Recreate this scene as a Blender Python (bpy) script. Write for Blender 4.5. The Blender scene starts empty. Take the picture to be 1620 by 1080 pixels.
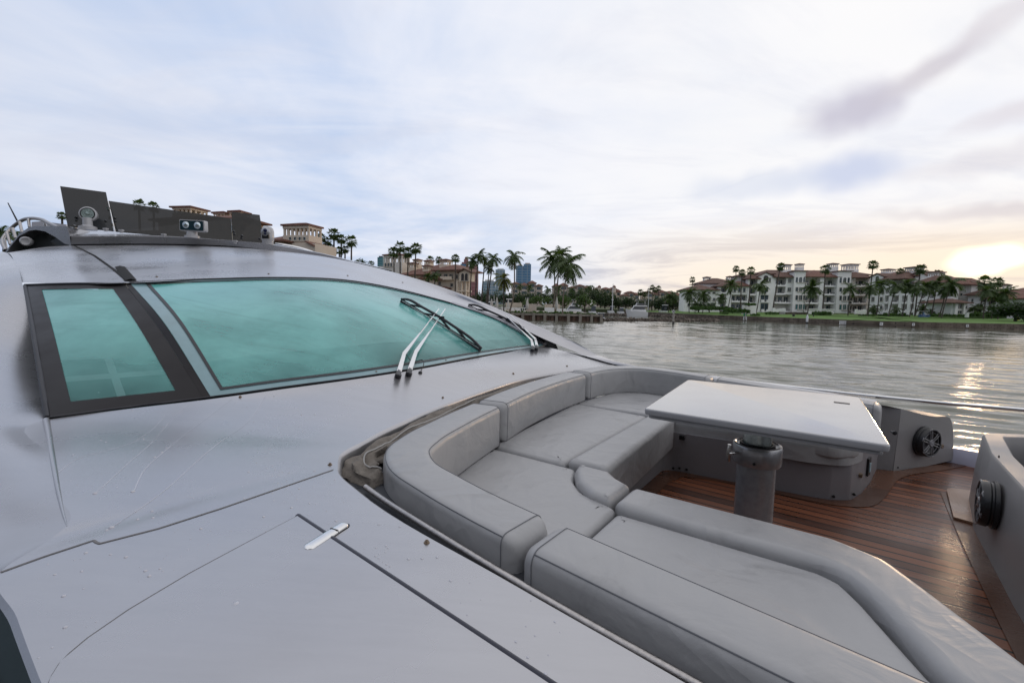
import bpy, bmesh, math, random
import numpy as np
from mathutils import Vector, Matrix, noise
from mathutils.bvhtree import BVHTree
from mathutils.geometry import tessellate_polygon
random.seed(7)
PI = math.pi
SC = bpy.context.scene
COL = SC.collection

# ---------------------------------------------------------------- camera (eye 1.22 m above the sunken cockpit floor, 3.1 m above the water)
EYE = Vector((0, 0, 1.22)); WATER = -1.88
FPX, CXP, CYP = 720.0, 810.0, 540.0
_p = math.atan(60.5/720); _t = math.radians(1.0)
_f = Vector((0, math.cos(_p), -math.sin(_p))); _r0 = Vector((1, 0, 0)); _u0 = Vector((0, math.sin(_p), math.cos(_p)))
_r = math.cos(_t)*_r0 + math.sin(_t)*_u0; _u = -math.sin(_t)*_r0 + math.cos(_t)*_u0
cam = bpy.data.cameras.new('camera'); camo = bpy.data.objects.new('camera', cam); COL.objects.link(camo)
cam.lens = 16.0; cam.sensor_width = 36; cam.clip_start = 0.05; cam.clip_end = 6000
camo.matrix_world = Matrix.Translation(EYE) @ Matrix((_r, _u, -_f)).transposed().to_4x4()
SC.camera = camo

# ---------------------------------------------------------------- world and sun
SUN_AZ = math.radians(45.3)      # east of +Y, behind low cloud
SUN_EL = math.radians(3.3)
SC.view_settings.view_transform = 'Standard'; SC.view_settings.look = 'None'
SC.view_settings.exposure = 0.05; SC.view_settings.gamma = 1.0
w = bpy.data.worlds.new('World'); SC.world = w; w.use_nodes = True
wn = w.node_tree.nodes; wl = w.node_tree.links; wn.clear()
def N(t, **k):
    n = wn.new(t)
    for a, b in k.items(): setattr(n, a, b)
    return n
def setin(n, d):
    for k, v in d.items(): n.inputs[k].default_value = v
    return n
out = N('ShaderNodeOutputWorld'); bg = N('ShaderNodeBackground'); bg.inputs[1].default_value = 0.10
sky = N('ShaderNodeTexSky'); sky.sky_type = 'NISHITA'; sky.sun_disc = False
sky.sun_elevation = SUN_EL; sky.sun_rotation = SUN_AZ; sky.air_density = 1.0; sky.dust_density = 1.5; sky.ozone_density = 1.0
tc = N('ShaderNodeTexCoord')
nrm = N('ShaderNodeVectorMath', operation='NORMALIZE'); wl.new(tc.outputs['Generated'], nrm.inputs[0])
sep = N('ShaderNodeSeparateXYZ'); wl.new(nrm.outputs[0], sep.inputs[0])
def M(op, a, b=None, c=None, clamp=False):
    n = N('ShaderNodeMath', operation=op, use_clamp=clamp)
    for i, x in enumerate((a, b, c)):
        if x is None: continue
        if hasattr(x, 'is_output') or isinstance(x, bpy.types.NodeSocket): wl.new(x, n.inputs[i])
        else: n.inputs[i].default_value = x
    return n.outputs[0]
zc = M('MAXIMUM', sep.outputs[2], 0.0)
den = M('ADD', zc, 0.10)
qx = M('DIVIDE', sep.outputs[0], den); qy = M('DIVIDE', sep.outputs[1], den)
cmb = N('ShaderNodeCombineXYZ'); wl.new(qx, cmb.inputs[0]); wl.new(qy, cmb.inputs[1])
def cloud(scale, detail, rough, rot, sc3, loc, lo, hi, dist=0.4):
    mp = N('ShaderNodeMapping'); wl.new(cmb.outputs[0], mp.inputs[0])
    mp.inputs['Rotation'].default_value = (0, 0, rot); mp.inputs['Scale'].default_value = sc3; mp.inputs['Location'].default_value = loc
    n = N('ShaderNodeTexNoise'); wl.new(mp.outputs[0], n.inputs['Vector'])
    setin(n, {'Scale': scale, 'Detail': detail, 'Roughness': rough, 'Distortion': dist})
    r = N('ShaderNodeMapRange', interpolation_type='SMOOTHSTEP'); wl.new(n.outputs['Fac'], r.inputs[0])
    r.inputs[1].default_value = lo; r.inputs[2].default_value = hi
    return r.outputs[0]
def mixc(fac, a, b, mode='MIX'):
    n = N('ShaderNodeMix', data_type='RGBA', blend_type=mode)
    for i, x in ((0, fac), (6, a), (7, b)):
        if isinstance(x, bpy.types.NodeSocket): wl.new(x, n.inputs[i])
        else: n.inputs[i].default_value = x
    return n.outputs[2]
ndm = N('ShaderNodeTexNoise'); wl.new(nrm.outputs[0], ndm.inputs[0]); setin(ndm, {'Scale': 3.2, 'Detail': 4, 'Roughness': 0.55})
nsub = N('ShaderNodeVectorMath', operation='SUBTRACT'); wl.new(ndm.outputs['Color'], nsub.inputs[0]); nsub.inputs[1].default_value = (.5, .5, .5)
nsc = N('ShaderNodeVectorMath', operation='MULTIPLY'); wl.new(nsub.outputs[0], nsc.inputs[0]); nsc.inputs[1].default_value = (.28, .28, .16)
ndd = N('ShaderNodeVectorMath', operation='ADD'); wl.new(nsc.outputs[0], ndd.inputs[0]); wl.new(nrm.outputs[0], ndd.inputs[1])
def ell(az, el, halfw, halfh, tilt=0.0, src=None, inner=.15):
    a, e = math.radians(az), math.radians(el); d = Vector((math.sin(a)*math.cos(e), math.cos(a)*math.cos(e), math.sin(e)))
    ex = Vector((math.cos(a), -math.sin(a), 0)); ey = ex.cross(d); ey = ey if ey.z > 0 else -ey; ct, st = math.cos(math.radians(tilt)), math.sin(math.radians(tilt)); x = ex*ct+ey*st; y = -ex*st+ey*ct
    sb = N('ShaderNodeVectorMath', operation='SUBTRACT'); wl.new((src or ndd).outputs[0], sb.inputs[0]); sb.inputs[1].default_value = d
    def dot(v, k): n = N('ShaderNodeVectorMath', operation='DOT_PRODUCT'); wl.new(sb.outputs[0], n.inputs[0]); n.inputs[1].default_value = v/math.radians(k); return n.outputs['Value']
    p, q = dot(x, halfw), dot(y, halfh); r2 = M('ADD', M('MULTIPLY', p, p), M('MULTIPLY', q, q)); front = dot(d, 57.3)
    r = N('ShaderNodeMapRange', interpolation_type='SMOOTHSTEP'); wl.new(M('SQRT', r2), r.inputs[0]); r.inputs[1].default_value = 1.0; r.inputs[2].default_value = inner
    return M('MULTIPLY', r.outputs[0], M('GREATER_THAN', front, -.6))
def dirmask(az, el, half, hard):
    d = Vector((math.sin(math.radians(az))*math.cos(math.radians(el)), math.cos(math.radians(az))*math.cos(math.radians(el)), math.sin(math.radians(el))))
    n = N('ShaderNodeVectorMath', operation='DOT_PRODUCT'); wl.new(nrm.outputs[0], n.inputs[0]); n.inputs[1].default_value = d
    r = N('ShaderNodeMapRange', interpolation_type='SMOOTHSTEP'); wl.new(n.outputs['Value'], r.inputs[0])
    r.inputs[1].default_value = math.cos(math.radians(half)); r.inputs[2].default_value = math.cos(math.radians(hard))
    return r.outputs[0]
# cloud colours are radiances divided by the background strength
def K(r, g, b): return (r*10, g*10, b*10, 1)
base = mixc(0.12, K(0.58, 0.70, 0.94), sky.outputs[0])
# blue-grey low on the left, warm low on the right
lowband = N('ShaderNodeMapRange', interpolation_type='SMOOTHSTEP'); wl.new(sep.outputs[2], lowband.inputs[0]); lowband.inputs[1].default_value = 0.42; lowband.inputs[2].default_value = 0.04
sidel = N('ShaderNodeMapRange', interpolation_type='SMOOTHSTEP'); wl.new(sep.outputs[0], sidel.inputs[0]); sidel.inputs[1].default_value = 0.30; sidel.inputs[2].default_value = -0.45
base = mixc(M('MULTIPLY', M('MULTIPLY', lowband.outputs[0], sidel.outputs[0]), 0.95), base, K(0.37, 0.52, 0.78))
c1 = cloud(0.62, 6, 0.56, 0.5, (1.0, 0.8, 1), (3.1, 1.7, 0), 0.28, 0.62, 0.5)
white = mixc(M('MULTIPLY', c1, 0.85), base, K(0.90, 0.905, 0.96))
rightm = N('ShaderNodeMapRange', interpolation_type='SMOOTHSTEP'); wl.new(sep.outputs[0], rightm.inputs[0]); rightm.inputs[1].default_value = -0.30; rightm.inputs[2].default_value = 0.50
c1b = cloud(0.6, 4, 0.5, -0.3, (0.6, 1.0, 1), (0, 5, 0), 0.22, 0.50)
white = mixc(M('MULTIPLY', rightm.outputs[0], M('MULTIPLY', c1b, 0.8)), white, K(0.97, 0.955, 0.945))
c3 = cloud(1.0, 6, 0.6, 1.1, (0.7, 1.5, 1), (2, 9, 0), 0.48, 0.66, 0.9)
white = mixc(M('MULTIPLY', c3, 0.34), white, K(0.66, 0.69, 0.80))
# streaks
c2 = cloud(1.6, 5, 0.55, 0.9, (0.45, 1.3, 1), (8, 2, 0), 0.46, 0.72, 0.8)
white = mixc(M('MULTIPLY', c2, M('MULTIPLY', M('SUBTRACT', 1.0, lowband.outputs[0]), 0.35)), white, K(0.97, 0.95, 0.97))
# low horizontal bars of cloud
lm = N('ShaderNodeMapRange', interpolation_type='SMOOTHSTEP'); wl.new(sep.outputs[2], lm.inputs[0]); lm.inputs[1].default_value = 0.20; lm.inputs[2].default_value = 0.05
mpb = N('ShaderNodeMapping'); wl.new(nrm.outputs[0], mpb.inputs[0]); mpb.inputs['Scale'].default_value = (2.6, 2.6, 24)
nb = N('ShaderNodeTexNoise'); wl.new(mpb.outputs[0], nb.inputs[0]); setin(nb, {'Scale': 1.0, 'Detail': 6, 'Roughness': 0.62, 'Distortion': 0.5})
rb = N('ShaderNodeMapRange', interpolation_type='SMOOTHSTEP'); wl.new(nb.outputs['Fac'], rb.inputs[0]); rb.inputs[1].default_value = 0.44; rb.inputs[2].default_value = 0.62
warmz = dirmask(38, 2, 42, 4)
barcol = mixc(warmz, K(0.46, 0.57, 0.76), K(0.62, 0.55, 0.54))
warmcol = mixc(warmz, K(0.72, 0.80, 0.93), K(1.02, 0.87, 0.70))
white = mixc(M('MULTIPLY', lm.outputs[0], M('MULTIPLY', warmz, 0.9)), white, warmcol)
white = mixc(M('MULTIPLY', M('MULTIPLY', rb.outputs[0], lm.outputs[0]), 0.8), white, barcol)
# purple-grey cloud patches on the right
def patch(az, el, half, amt, col, sc=1.1, rot=0.9):
    global white
    c = cloud(sc, 4, 0.5, rot, (0.5, 1.4, 1), (az, el, 0), 0.36, 0.60, 0.5)
    white = mixc(M('MULTIPLY', M('MULTIPLY', dirmask(az, el, half, 0.5), c), amt), white, col)
def epatch(az, el, w_, h_, tilt, amt, col):
    global white
    white = mixc(M('MULTIPLY', ell(az, el, w_, h_, tilt), amt), white, col)
epatch(34.5, 19.0, 5.0, 3.4, 10, .85, K(0.56, 0.54, 0.64)); epatch(41, 21.2, 9.0, 1.9, 17, .7, K(0.58, 0.54, 0.60)); epatch(48.5, 24.0, 7, 1.6, 17, .45, K(0.66, 0.60, 0.64))
epatch(35, 12.8, 6.5, 3.0, 2, .7, K(0.50, 0.57, 0.78)); epatch(45, 12.5, 9, 1.6, 6, .4, K(0.60, 0.56, 0.63)); epatch(28, 12.5, 8, 2.6, 0, .5, K(0.62, 0.68, 0.82)); epatch(48, 16, 8, 1.5, 8, .5, K(0.68, 0.62, 0.66)); epatch(46, 8.5, 12, 1.0, 2, .5, K(0.58, 0.52, 0.56))
# glow of the sun behind thin low cloud
white = mixc(M('MULTIPLY', ell(44.5, 4.8, 15, 4.0, 0, nrm), 0.32), white, K(1.05, 0.86, 0.62))
glow = M('MULTIPLY', ell(44.4, 4.9, 3.4, 1.4, 0, ndd, .1), M('SUBTRACT', 1.0, M('MULTIPLY', rb.outputs[0], 0.7)))
white = mixc(glow, white, K(3.6, 2.6, 1.5))
sidel2 = N('ShaderNodeMapRange', interpolation_type='SMOOTHSTEP'); wl.new(sep.outputs[0], sidel2.inputs[0]); sidel2.inputs[1].default_value = -0.35; sidel2.inputs[2].default_value = -1.0
bl_ = N('ShaderNodeVectorMath', operation='DOT_PRODUCT'); wl.new(nrm.outputs[0], bl_.inputs[0]); bl_.inputs[1].default_value = (-.78, -.62, 0)
blr = N('ShaderNodeMapRange', interpolation_type='SMOOTHSTEP'); wl.new(bl_.outputs['Value'], blr.inputs[0]); blr.inputs[1].default_value = .10; blr.inputs[2].default_value = .85
white = mixc(M('MULTIPLY', sidel2.outputs[0], .35), white, K(0.40, 0.47, 0.62)); white = mixc(M('MULTIPLY', blr.outputs[0], .9), white, K(0.30, 0.35, 0.46))
zen = N('ShaderNodeMapRange', interpolation_type='SMOOTHSTEP'); wl.new(sep.outputs[2], zen.inputs[0]); zen.inputs[1].default_value = 0.50; zen.inputs[2].default_value = 0.90
white = mixc(M('MULTIPLY', zen.outputs[0], .8), white, K(0.97, 0.965, 1.0))
# below the horizon: dull
blw = N('ShaderNodeMapRange'); wl.new(sep.outputs[2], blw.inputs[0]); blw.inputs[1].default_value = -0.01; blw.inputs[2].default_value = -0.06
fin = mixc(blw.outputs[0], white, K(0.10, 0.13, 0.13))
wl.new(fin, bg.inputs[0]); wl.new(bg.outputs[0], out.inputs[0])
sun = bpy.data.lights.new('sun', 'SUN'); sun.energy = 0.5; sun.angle = math.radians(3); sun.color = (1.0, 0.66, 0.38)
suno = bpy.data.objects.new('sun', sun); COL.objects.link(suno)
suno.rotation_euler = Vector((-math.sin(SUN_AZ)*math.cos(SUN_EL), -math.cos(SUN_AZ)*math.cos(SUN_EL), -math.sin(SUN_EL))).to_track_quat('-Z', 'Y').to_euler()

# ---------------------------------------------------------------- measuring helpers
BA = math.radians(-36)                       # heading of the yacht's bow
BU = Vector((math.cos(BA), math.sin(BA), 0)); BV = Vector((-math.sin(BA), math.cos(BA), 0))
def B(u, v, z): return BU*u + BV*v + Vector((0, 0, z))
def ray(x, y): return _f + _r*((x-CXP)/FPX) - _u*((y-CYP)/FPX)
def P(x, y, z=None, v=None, u=None, d=None):
    q = ray(x, y)
    if z is not None: return EYE + q*((z-EYE.z)/q.z)
    if v is not None: return EYE + q*(v/q.dot(BV))
    if u is not None: return EYE + q*(u/q.dot(BU))
    return EYE + q*d
def H(x, y, d):                              # a point at horizontal distance d along a sight line
    q = ray(x, y); return EYE + q*(d/math.hypot(q.x, q.y))

# ---------------------------------------------------------------- object helpers
ORG = {}
def tag(o, label=None, cat=None, group=None, kind=None):
    if label: o['label'] = label
    if cat: o['category'] = cat
    if group: o['group'] = group
    if kind: o['kind'] = kind
    return o
def thing(name, label, cat, loc=(0, 0, 0), group=None, rz=0):
    o = bpy.data.objects.new(name, None); o.empty_display_size = 0.2; COL.objects.link(o)
    o.location = loc; o.rotation_euler = (0, 0, rz); ORG[o.name] = Vector(loc) if rz == 0 else Vector((0, 0, 0))
    return tag(o, label, cat, group)
class MB:
    def __init__(s): s.v = []; s.f = []; s.m = []; s.mi = 0
    def add(s, vs, fs):
        n = len(s.v); s.v += [tuple(x) for x in vs]; s.f += [tuple(i+n for i in f) for f in fs]; s.m += [s.mi]*len(fs)
        return n
    def box(s, c, sz, R=None):
        x, y, z = sz[0]/2, sz[1]/2, sz[2]/2
        vs = [Vector((a, b, d)) for a in (-x, x) for b in (-y, y) for d in (-z, z)]
        if R is not None: vs = [R @ q for q in vs]
        c = Vector(c); s.add([c+q for q in vs], [(0, 1, 3, 2), (4, 6, 7, 5), (0, 4, 5, 1), (2, 3, 7, 6), (0, 2, 6, 4), (1, 5, 7, 3)])
    def hexa(s, a, b):                       # two quads, bottom and top
        s.add(list(a)+list(b), [(3, 2, 1, 0), (4, 5, 6, 7), (0, 1, 5, 4), (1, 2, 6, 5), (2, 3, 7, 6), (3, 0, 4, 7)])
    def prism(s, poly, off):                 # planar polygon swept along off
        n = len(poly); off = Vector(off); poly = [Vector(q) for q in poly]
        tris = tessellate_polygon([poly])
        i = s.add(poly+[q+off for q in poly], [])
        for t in tris: s.f.append(tuple(i+k for k in t)); s.f.append(tuple(i+n+k for k in reversed(t))); s.m += [s.mi]*2
        for k in range(n): s.f.append((i+k, i+(k+1) % n, i+n+(k+1) % n, i+n+k)); s.m.append(s.mi)
    def tube(s, path, r, seg=10, caps=True, closed=False):
        path = [Vector(q) for q in path]; n = len(path); rings = []
        up = Vector((0, 0, 1)); prev = None
        for i, q in enumerate(path):
            a = path[(i-1) % n] if (closed or i > 0) else q; b = path[(i+1) % n] if (closed or i < n-1) else q
            t = (b-a).normalized()
            if prev is None:
                x = t.cross(up)
                if x.length < 1e-3: x = t.cross(Vector((1, 0, 0)))
            else: x = prev - t*prev.dot(t)
            x.normalize(); prev = x; y = x.cross(t)
            rr = r[i] if isinstance(r, (list, tuple)) else r
            rings.append([q + (x*math.cos(2*PI*k/seg) + y*math.sin(2*PI*k/seg))*rr for k in range(seg)])
        i0 = s.add([v for R in rings for v in R], [])
        m = n if closed else n-1
        for i in range(m):
            for k in range(seg):
                j = (i+1) % n
                s.f.append((i0+i*seg+k, i0+i*seg+(k+1) % seg, i0+j*seg+(k+1) % seg, i0+j*seg+k)); s.m.append(s.mi)
        if caps and not closed:
            s.f.append(tuple(i0+k for k in reversed(range(seg)))); s.f.append(tuple(i0+(n-1)*seg+k for k in range(seg))); s.m += [s.mi]*2
    def lathe(s, c, prof, seg=32, axis=None, closed=False):   # prof: (radius, height) pairs
        c = Vector(c); ax = Vector(axis).normalized() if axis else Vector((0, 0, 1))
        x = ax.cross(Vector((0, 0, 1)))
        if x.length < 1e-3: x = Vector((1, 0, 0))
        x.normalize(); y = ax.cross(x)
        i0 = s.add([c+ax*h+(x*math.cos(2*PI*k/seg)+y*math.sin(2*PI*k/seg))*r for r, h in prof for k in range(seg)], [])
        for i in range(len(prof)-1):
            for k in range(seg):
                s.f.append((i0+i*seg+k, i0+i*seg+(k+1) % seg, i0+(i+1)*seg+(k+1) % seg, i0+(i+1)*seg+k)); s.m.append(s.mi)
        if not closed:
            if prof[0][0] > 1e-5: s.f.append(tuple(i0+k for k in reversed(range(seg)))); s.m.append(s.mi)
            if prof[-1][0] > 1e-5: s.f.append(tuple(i0+(len(prof)-1)*seg+k for k in range(seg))); s.m.append(s.mi)
    def grid(s, G):
        n, m = len(G), len(G[0]); i0 = s.add([q for R in G for q in R], [])
        for i in range(n-1):
            for j in range(m-1):
                s.f.append((i0+i*m+j, i0+i*m+j+1, i0+(i+1)*m+j+1, i0+(i+1)*m+j)); s.m.append(s.mi)
    def build(s, name, mat, parent=None, smooth=None, weld=False, fixn=False):
        o0 = ORG.get(parent.name, Vector((0, 0, 0))) if parent else Vector((0, 0, 0))
        me = bpy.data.meshes.new(name)
        me.from_pydata([(a-o0.x, b-o0.y, c-o0.z) for a, b, c in s.v], [], s.f)
        for mm in (mat if isinstance(mat, (list, tuple)) else [mat]): me.materials.append(mm)
        if any(s.m): me.polygons.foreach_set('material_index', s.m)
        if weld or fixn:
            b = bmesh.new(); b.from_mesh(me)
            if weld: bmesh.ops.remove_doubles(b, verts=b.verts, dist=1e-4)
            if fixn: bmesh.ops.recalc_face_normals(b, faces=b.faces)
            b.to_mesh(me); b.free()
        if smooth is not None:
            me.polygons.foreach_set('use_smooth', [True]*len(me.polygons)); me.set_sharp_from_angle(angle=math.radians(smooth))
        me.update()
        o = bpy.data.objects.new(name, me); COL.objects.link(o); o.parent = parent
        if parent: ORG[o.name] = o0
        return o
def cat(pts, k=8):                            # catmull-rom through points, k steps per span
    pts = [Vector(q) for q in pts]; n = len(pts); out = []
    for i in range(n-1):
        a = pts[i-1] if i > 0 else pts[i]*2-pts[i+1]; b = pts[i]; c = pts[i+1]; d = pts[i+2] if i+2 < n else pts[i+1]*2-pts[i]
        # centripetal-ish: scale tangents by span lengths to avoid overshoot
        l = (c-b).length; l0 = max((b-a).length, 1e-6); l1 = max((d-c).length, 1e-6)
        m0 = ((c-b)/max(l, 1e-6)*l0 + (b-a)/l0*l)/(l+l0)*l; m1 = ((d-c)/l1*l + (c-b)/max(l, 1e-6)*l1)/(l+l1)*l
        for j in range(k):
            t = j/k; out.append(b*(2*t**3-3*t**2+1)+m0*(t**3-2*t**2+t)+c*(-2*t**3+3*t**2)+m1*(t**3-t**2))
    out.append(pts[-1].copy()); return out
def loft(rows, ku=8, kv=6, lin=False):        # rows of equal length -> grid of points
    R = [cat(r, ku) for r in rows]; n = len(R[0]); G = []
    cols = []
    for j in range(n):
        c = [r[j] for r in R]
        if lin: cc = [c[i].lerp(c[i+1], t/kv) for i in range(len(c)-1) for t in range(kv)]+[c[-1]]
        else: cc = cat(c, kv)
        cols.append(cc)
    return [[cols[j][i] for j in range(n)] for i in range(len(cols[0]))]
def poly_clean(pts, n):                       # resample a closed outline into n points
    pts = [Vector(q) for q in pts]; L = [0]
    for i in range(len(pts)): L.append(L[-1]+(pts[(i+1) % len(pts)]-pts[i]).length)
    out = []; j = 0
    for k in range(n):
        t = L[-1]*k/n
        while L[j+1] < t: j += 1
        a = pts[j]; b = pts[(j+1) % len(pts)]; out.append(a.lerp(b, (t-L[j])/max(L[j+1]-L[j], 1e-9)))
    return out
def rounded(poly, r, k=6):                    # round the corners of a 2-D outline; r one radius or one per corner
    n = len(poly); out = []
    for i in range(n):
        p = Vector(poly[i][:2]); a = Vector(poly[i-1][:2]); b = Vector(poly[(i+1) % n][:2]); ri = r[i] if isinstance(r, (list, tuple)) else r
        da = (a-p); db = (b-p); la, lb = da.length, db.length; da.normalize(); db.normalize()
        ang = da.angle(db); t = min(ri/max(math.tan(ang/2), 1e-4), la*0.49, lb*0.49)
        if ri <= 1e-5: out.append(p); continue
        s, e = p+da*t, p+db*t
        for q in range(k+1):
            x = q/k; out.append(s*(1-x)**2+p*2*x*(1-x)+e*x*x)
    return out
def inset(poly, d):
    n = len(poly); area = sum(poly[i].x*poly[(i+1) % n].y-poly[(i+1) % n].x*poly[i].y for i in range(n)); sg = 1 if area > 0 else -1
    out = []
    for i in range(n):
        a, p, b = poly[i-1], poly[i], poly[(i+1) % n]
        e1 = (p-a); e2 = (b-p)
        if e1.length < 1e-9: e1 = e2
        if e2.length < 1e-9: e2 = e1
        n1 = Vector((-e1.y, e1.x)).normalized()*sg; n2 = Vector((-e2.y, e2.x)).normalized()*sg
        m = (n1+n2); m = m.normalized() if m.length > 1e-6 else n1
        out.append(p+m*(d/max(m.dot(n1), 0.5)))
    return out
def slab(mb, poly2, z0, z1, r, steps=4, puff=0.0, rb=0.0):   # rounded-edge slab in (u, v): bottom z0, top z1, edge radius r; z may be a function of u
    Z = (lambda u: z1) if not callable(z1) else z1
    rings = []
    def ring(d, f): rings.append([B(q.x, q.y, f(q)) for q in inset(poly2, d)])
    if rb: ring(rb, lambda q: z0); ring(rb*0.3, lambda q: z0+rb*0.3); ring(0, lambda q: z0+rb)
    else: ring(0, lambda q: z0)
    for i in range(steps+1):
        a = PI/2*i/steps
        ring(r*(1-math.cos(a)), lambda q, a=a: Z(q.x)-r+r*math.sin(a))
    ring(r+.003, lambda q: Z(q.x)+.0002)
    if puff:
        ring(r+0.016, lambda q: Z(q.x)+puff*0.6); ring(r+0.035, lambda q: Z(q.x)+puff)
    n = len(poly2); i0 = mb.add([v for R in rings for v in R], [])
    for i in range(len(rings)-1):
        for k in range(n): mb.f.append((i0+i*n+k, i0+i*n+(k+1) % n, i0+(i+1)*n+(k+1) % n, i0+(i+1)*n+k)); mb.m.append(mb.mi)
    top = [Vector((q.dot(BU), q.dot(BV), 0)) for q in rings[-1]]
    for t in tessellate_polygon([top]): mb.f.append(tuple(i0+(len(rings)-1)*n+k for k in t)); mb.m.append(mb.mi)
    for t in tessellate_polygon([[Vector((q.dot(BU), q.dot(BV), 0)) for q in rings[0]]]): mb.f.append(tuple(i0+k for k in t)); mb.m.append(mb.mi)
    return rings

# ---------------------------------------------------------------- materials
def mat(name, col, rough=0.5, metal=0.0, spec=0.5, coat=0.0, var=0.0, vscale=3.0, bump=0.0, bscale=40.0, rvar=0.0, bdist=0.01, alpha=1.0, detail=6, trans=0.0, ior=1.45, stretch=None, col2=None):
    m = bpy.data.materials.new(name); m.use_nodes = True; nt = m.node_tree; b = nt.nodes['Principled BSDF']
    b.inputs['Base Color'].default_value = (*col, 1); b.inputs['Roughness'].default_value = rough; b.inputs['Metallic'].default_value = metal
    b.inputs['Specular IOR Level'].default_value = spec; b.inputs['Coat Weight'].default_value = coat; b.inputs['Coat Roughness'].default_value = 0.08
    b.inputs['Alpha'].default_value = alpha; b.inputs['Transmission Weight'].default_value = trans; b.inputs['IOR'].default_value = ior
    tcn = nt.nodes.new('ShaderNodeTexCoord'); src = tcn.outputs['Object']
    if stretch:
        mp = nt.nodes.new('ShaderNodeMapping'); nt.links.new(src, mp.inputs[0]); mp.inputs['Rotation'].default_value = (0, 0, stretch[0]); mp.inputs['Scale'].default_value = stretch[1]; src = mp.outputs[0]
    if var or rvar or col2:
        n = nt.nodes.new('ShaderNodeTexNoise'); n.inputs['Scale'].default_value = vscale; n.inputs['Detail'].default_value = detail; n.inputs['Roughness'].default_value = 0.6; nt.links.new(src, n.inputs['Vector'])
        r = nt.nodes.new('ShaderNodeMapRange'); nt.links.new(n.outputs['Fac'], r.inputs[0]); r.inputs[1].default_value = 0.3; r.inputs[2].default_value = 0.7
        mx = nt.nodes.new('ShaderNodeMix'); mx.data_type = 'RGBA'; nt.links.new(r.outputs[0], mx.inputs[0])
        c2 = col2 if col2 else tuple(c*(1-var) for c in col); c1 = col if col2 else tuple(min(1, c*(1+var*0.6)) for c in col)
        mx.inputs[6].default_value = (*c2, 1); mx.inputs[7].default_value = (*c1, 1); nt.links.new(mx.outputs[2], b.inputs['Base Color'])
        if rvar:
            r2 = nt.nodes.new('ShaderNodeMapRange'); nt.links.new(n.outputs['Fac'], r2.inputs[0]); r2.inputs[1].default_value = 0.3; r2.inputs[2].default_value = 0.7
            r2.inputs[3].default_value = max(rough-rvar, 0.02); r2.inputs[4].default_value = rough+rvar; nt.links.new(r2.outputs[0], b.inputs['Roughness'])
    if bump:
        n = nt.nodes.new('ShaderNodeTexNoise'); n.inputs['Scale'].default_value = bscale; n.inputs['Detail'].default_value = 4; nt.links.new(src, n.inputs['Vector'])
        bp = nt.nodes.new('ShaderNodeBump'); bp.inputs['Strength'].default_value = bump; bp.inputs['Distance'].default_value = bdist
        nt.links.new(n.outputs['Fac'], bp.inputs['Height']); nt.links.new(bp.outputs[0], b.inputs['Normal'])
    return m
def nt_of(m): return m.node_tree, m.node_tree.nodes['Principled BSDF']
MT = {}
# dew-wet metallic gelcoat
def make_silver():
    m = mat('silver_gelcoat', (0.42, 0.42, 0.44), 0.28, metal=0.8, coat=0.25, var=0.07, vscale=1.6, rvar=0.10)
    nt, b = nt_of(m); b.inputs['Coat Roughness'].default_value = 0.22
    tcn = nt.nodes.new('ShaderNodeTexCoord')
    mp = nt.nodes.new('ShaderNodeMapping'); nt.links.new(tcn.outputs['Object'], mp.inputs[0]); mp.inputs['Rotation'].default_value = (0, 0, -BA); mp.inputs['Scale'].default_value = (0.8, 6.0, 1.0)
    n = nt.nodes.new('ShaderNodeTexNoise'); n.inputs['Scale'].default_value = 3.5; n.inputs['Detail'].default_value = 8; n.inputs['Roughness'].default_value = 0.7; nt.links.new(mp.outputs[0], n.inputs['Vector'])
    n2 = nt.nodes.new('ShaderNodeTexNoise'); n2.inputs['Scale'].default_value = 900; n2.inputs['Detail'].default_value = 2; nt.links.new(tcn.outputs['Object'], n2.inputs['Vector'])
    ad = nt.nodes.new('ShaderNodeMath'); ad.operation = 'MULTIPLY_ADD'; nt.links.new(n.outputs['Fac'], ad.inputs[0]); ad.inputs[1].default_value = 1.2; nt.links.new(n2.outputs['Fac'], ad.inputs[2])
    bp = nt.nodes.new('ShaderNodeBump'); bp.inputs['Strength'].default_value = 0.10; bp.inputs['Distance'].default_value = 0.002
    nt.links.new(ad.outputs[0], bp.inputs['Height']); nt.links.new(bp.outputs[0], b.inputs['Normal'])
    cr = nt.nodes.new('ShaderNodeMapRange'); nt.links.new(n.outputs['Fac'], cr.inputs[0]); cr.inputs[1].default_value = .35; cr.inputs[2].default_value = .65; cr.inputs[3].default_value = .975; cr.inputs[4].default_value = 1.02
    old = b.inputs['Base Color'].links[0].from_socket; vm = nt.nodes.new('ShaderNodeVectorMath'); vm.operation = 'SCALE'; nt.links.new(old, vm.inputs[0]); nt.links.new(cr.outputs[0], vm.inputs['Scale']); nt.links.new(vm.outputs[0], b.inputs['Base Color'])
    return m
MT['silver'] = make_silver()
MT['hullgrey'] = mat('hull_paint', (0.30, 0.30, 0.34), 0.4, metal=0.3, coat=0.3, var=0.1)
MT['lavender'] = mat('bulwark_paint', (0.42, 0.42, 0.52), 0.35, coat=0.3, var=0.08)
MT['consolegrey'] = mat('console_gelcoat', (0.215, 0.21, 0.215), 0.42, coat=0.2, var=0.10, vscale=5, bump=0.12, bscale=700, rvar=0.08)
MT['basegrey'] = mat('bench_gelcoat', (0.235, 0.225, 0.24), 0.45, metal=0.15, coat=0.15, var=0.08, vscale=3, bump=0.06, bscale=600)
MT['black'] = mat('black_plastic', (0.012, 0.012, 0.014), 0.38, coat=0.1, bump=0.05, bscale=300)
MT['rubber'] = mat('black_rubber', (0.015, 0.015, 0.02), 0.45, var=0.2, vscale=60)
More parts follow.
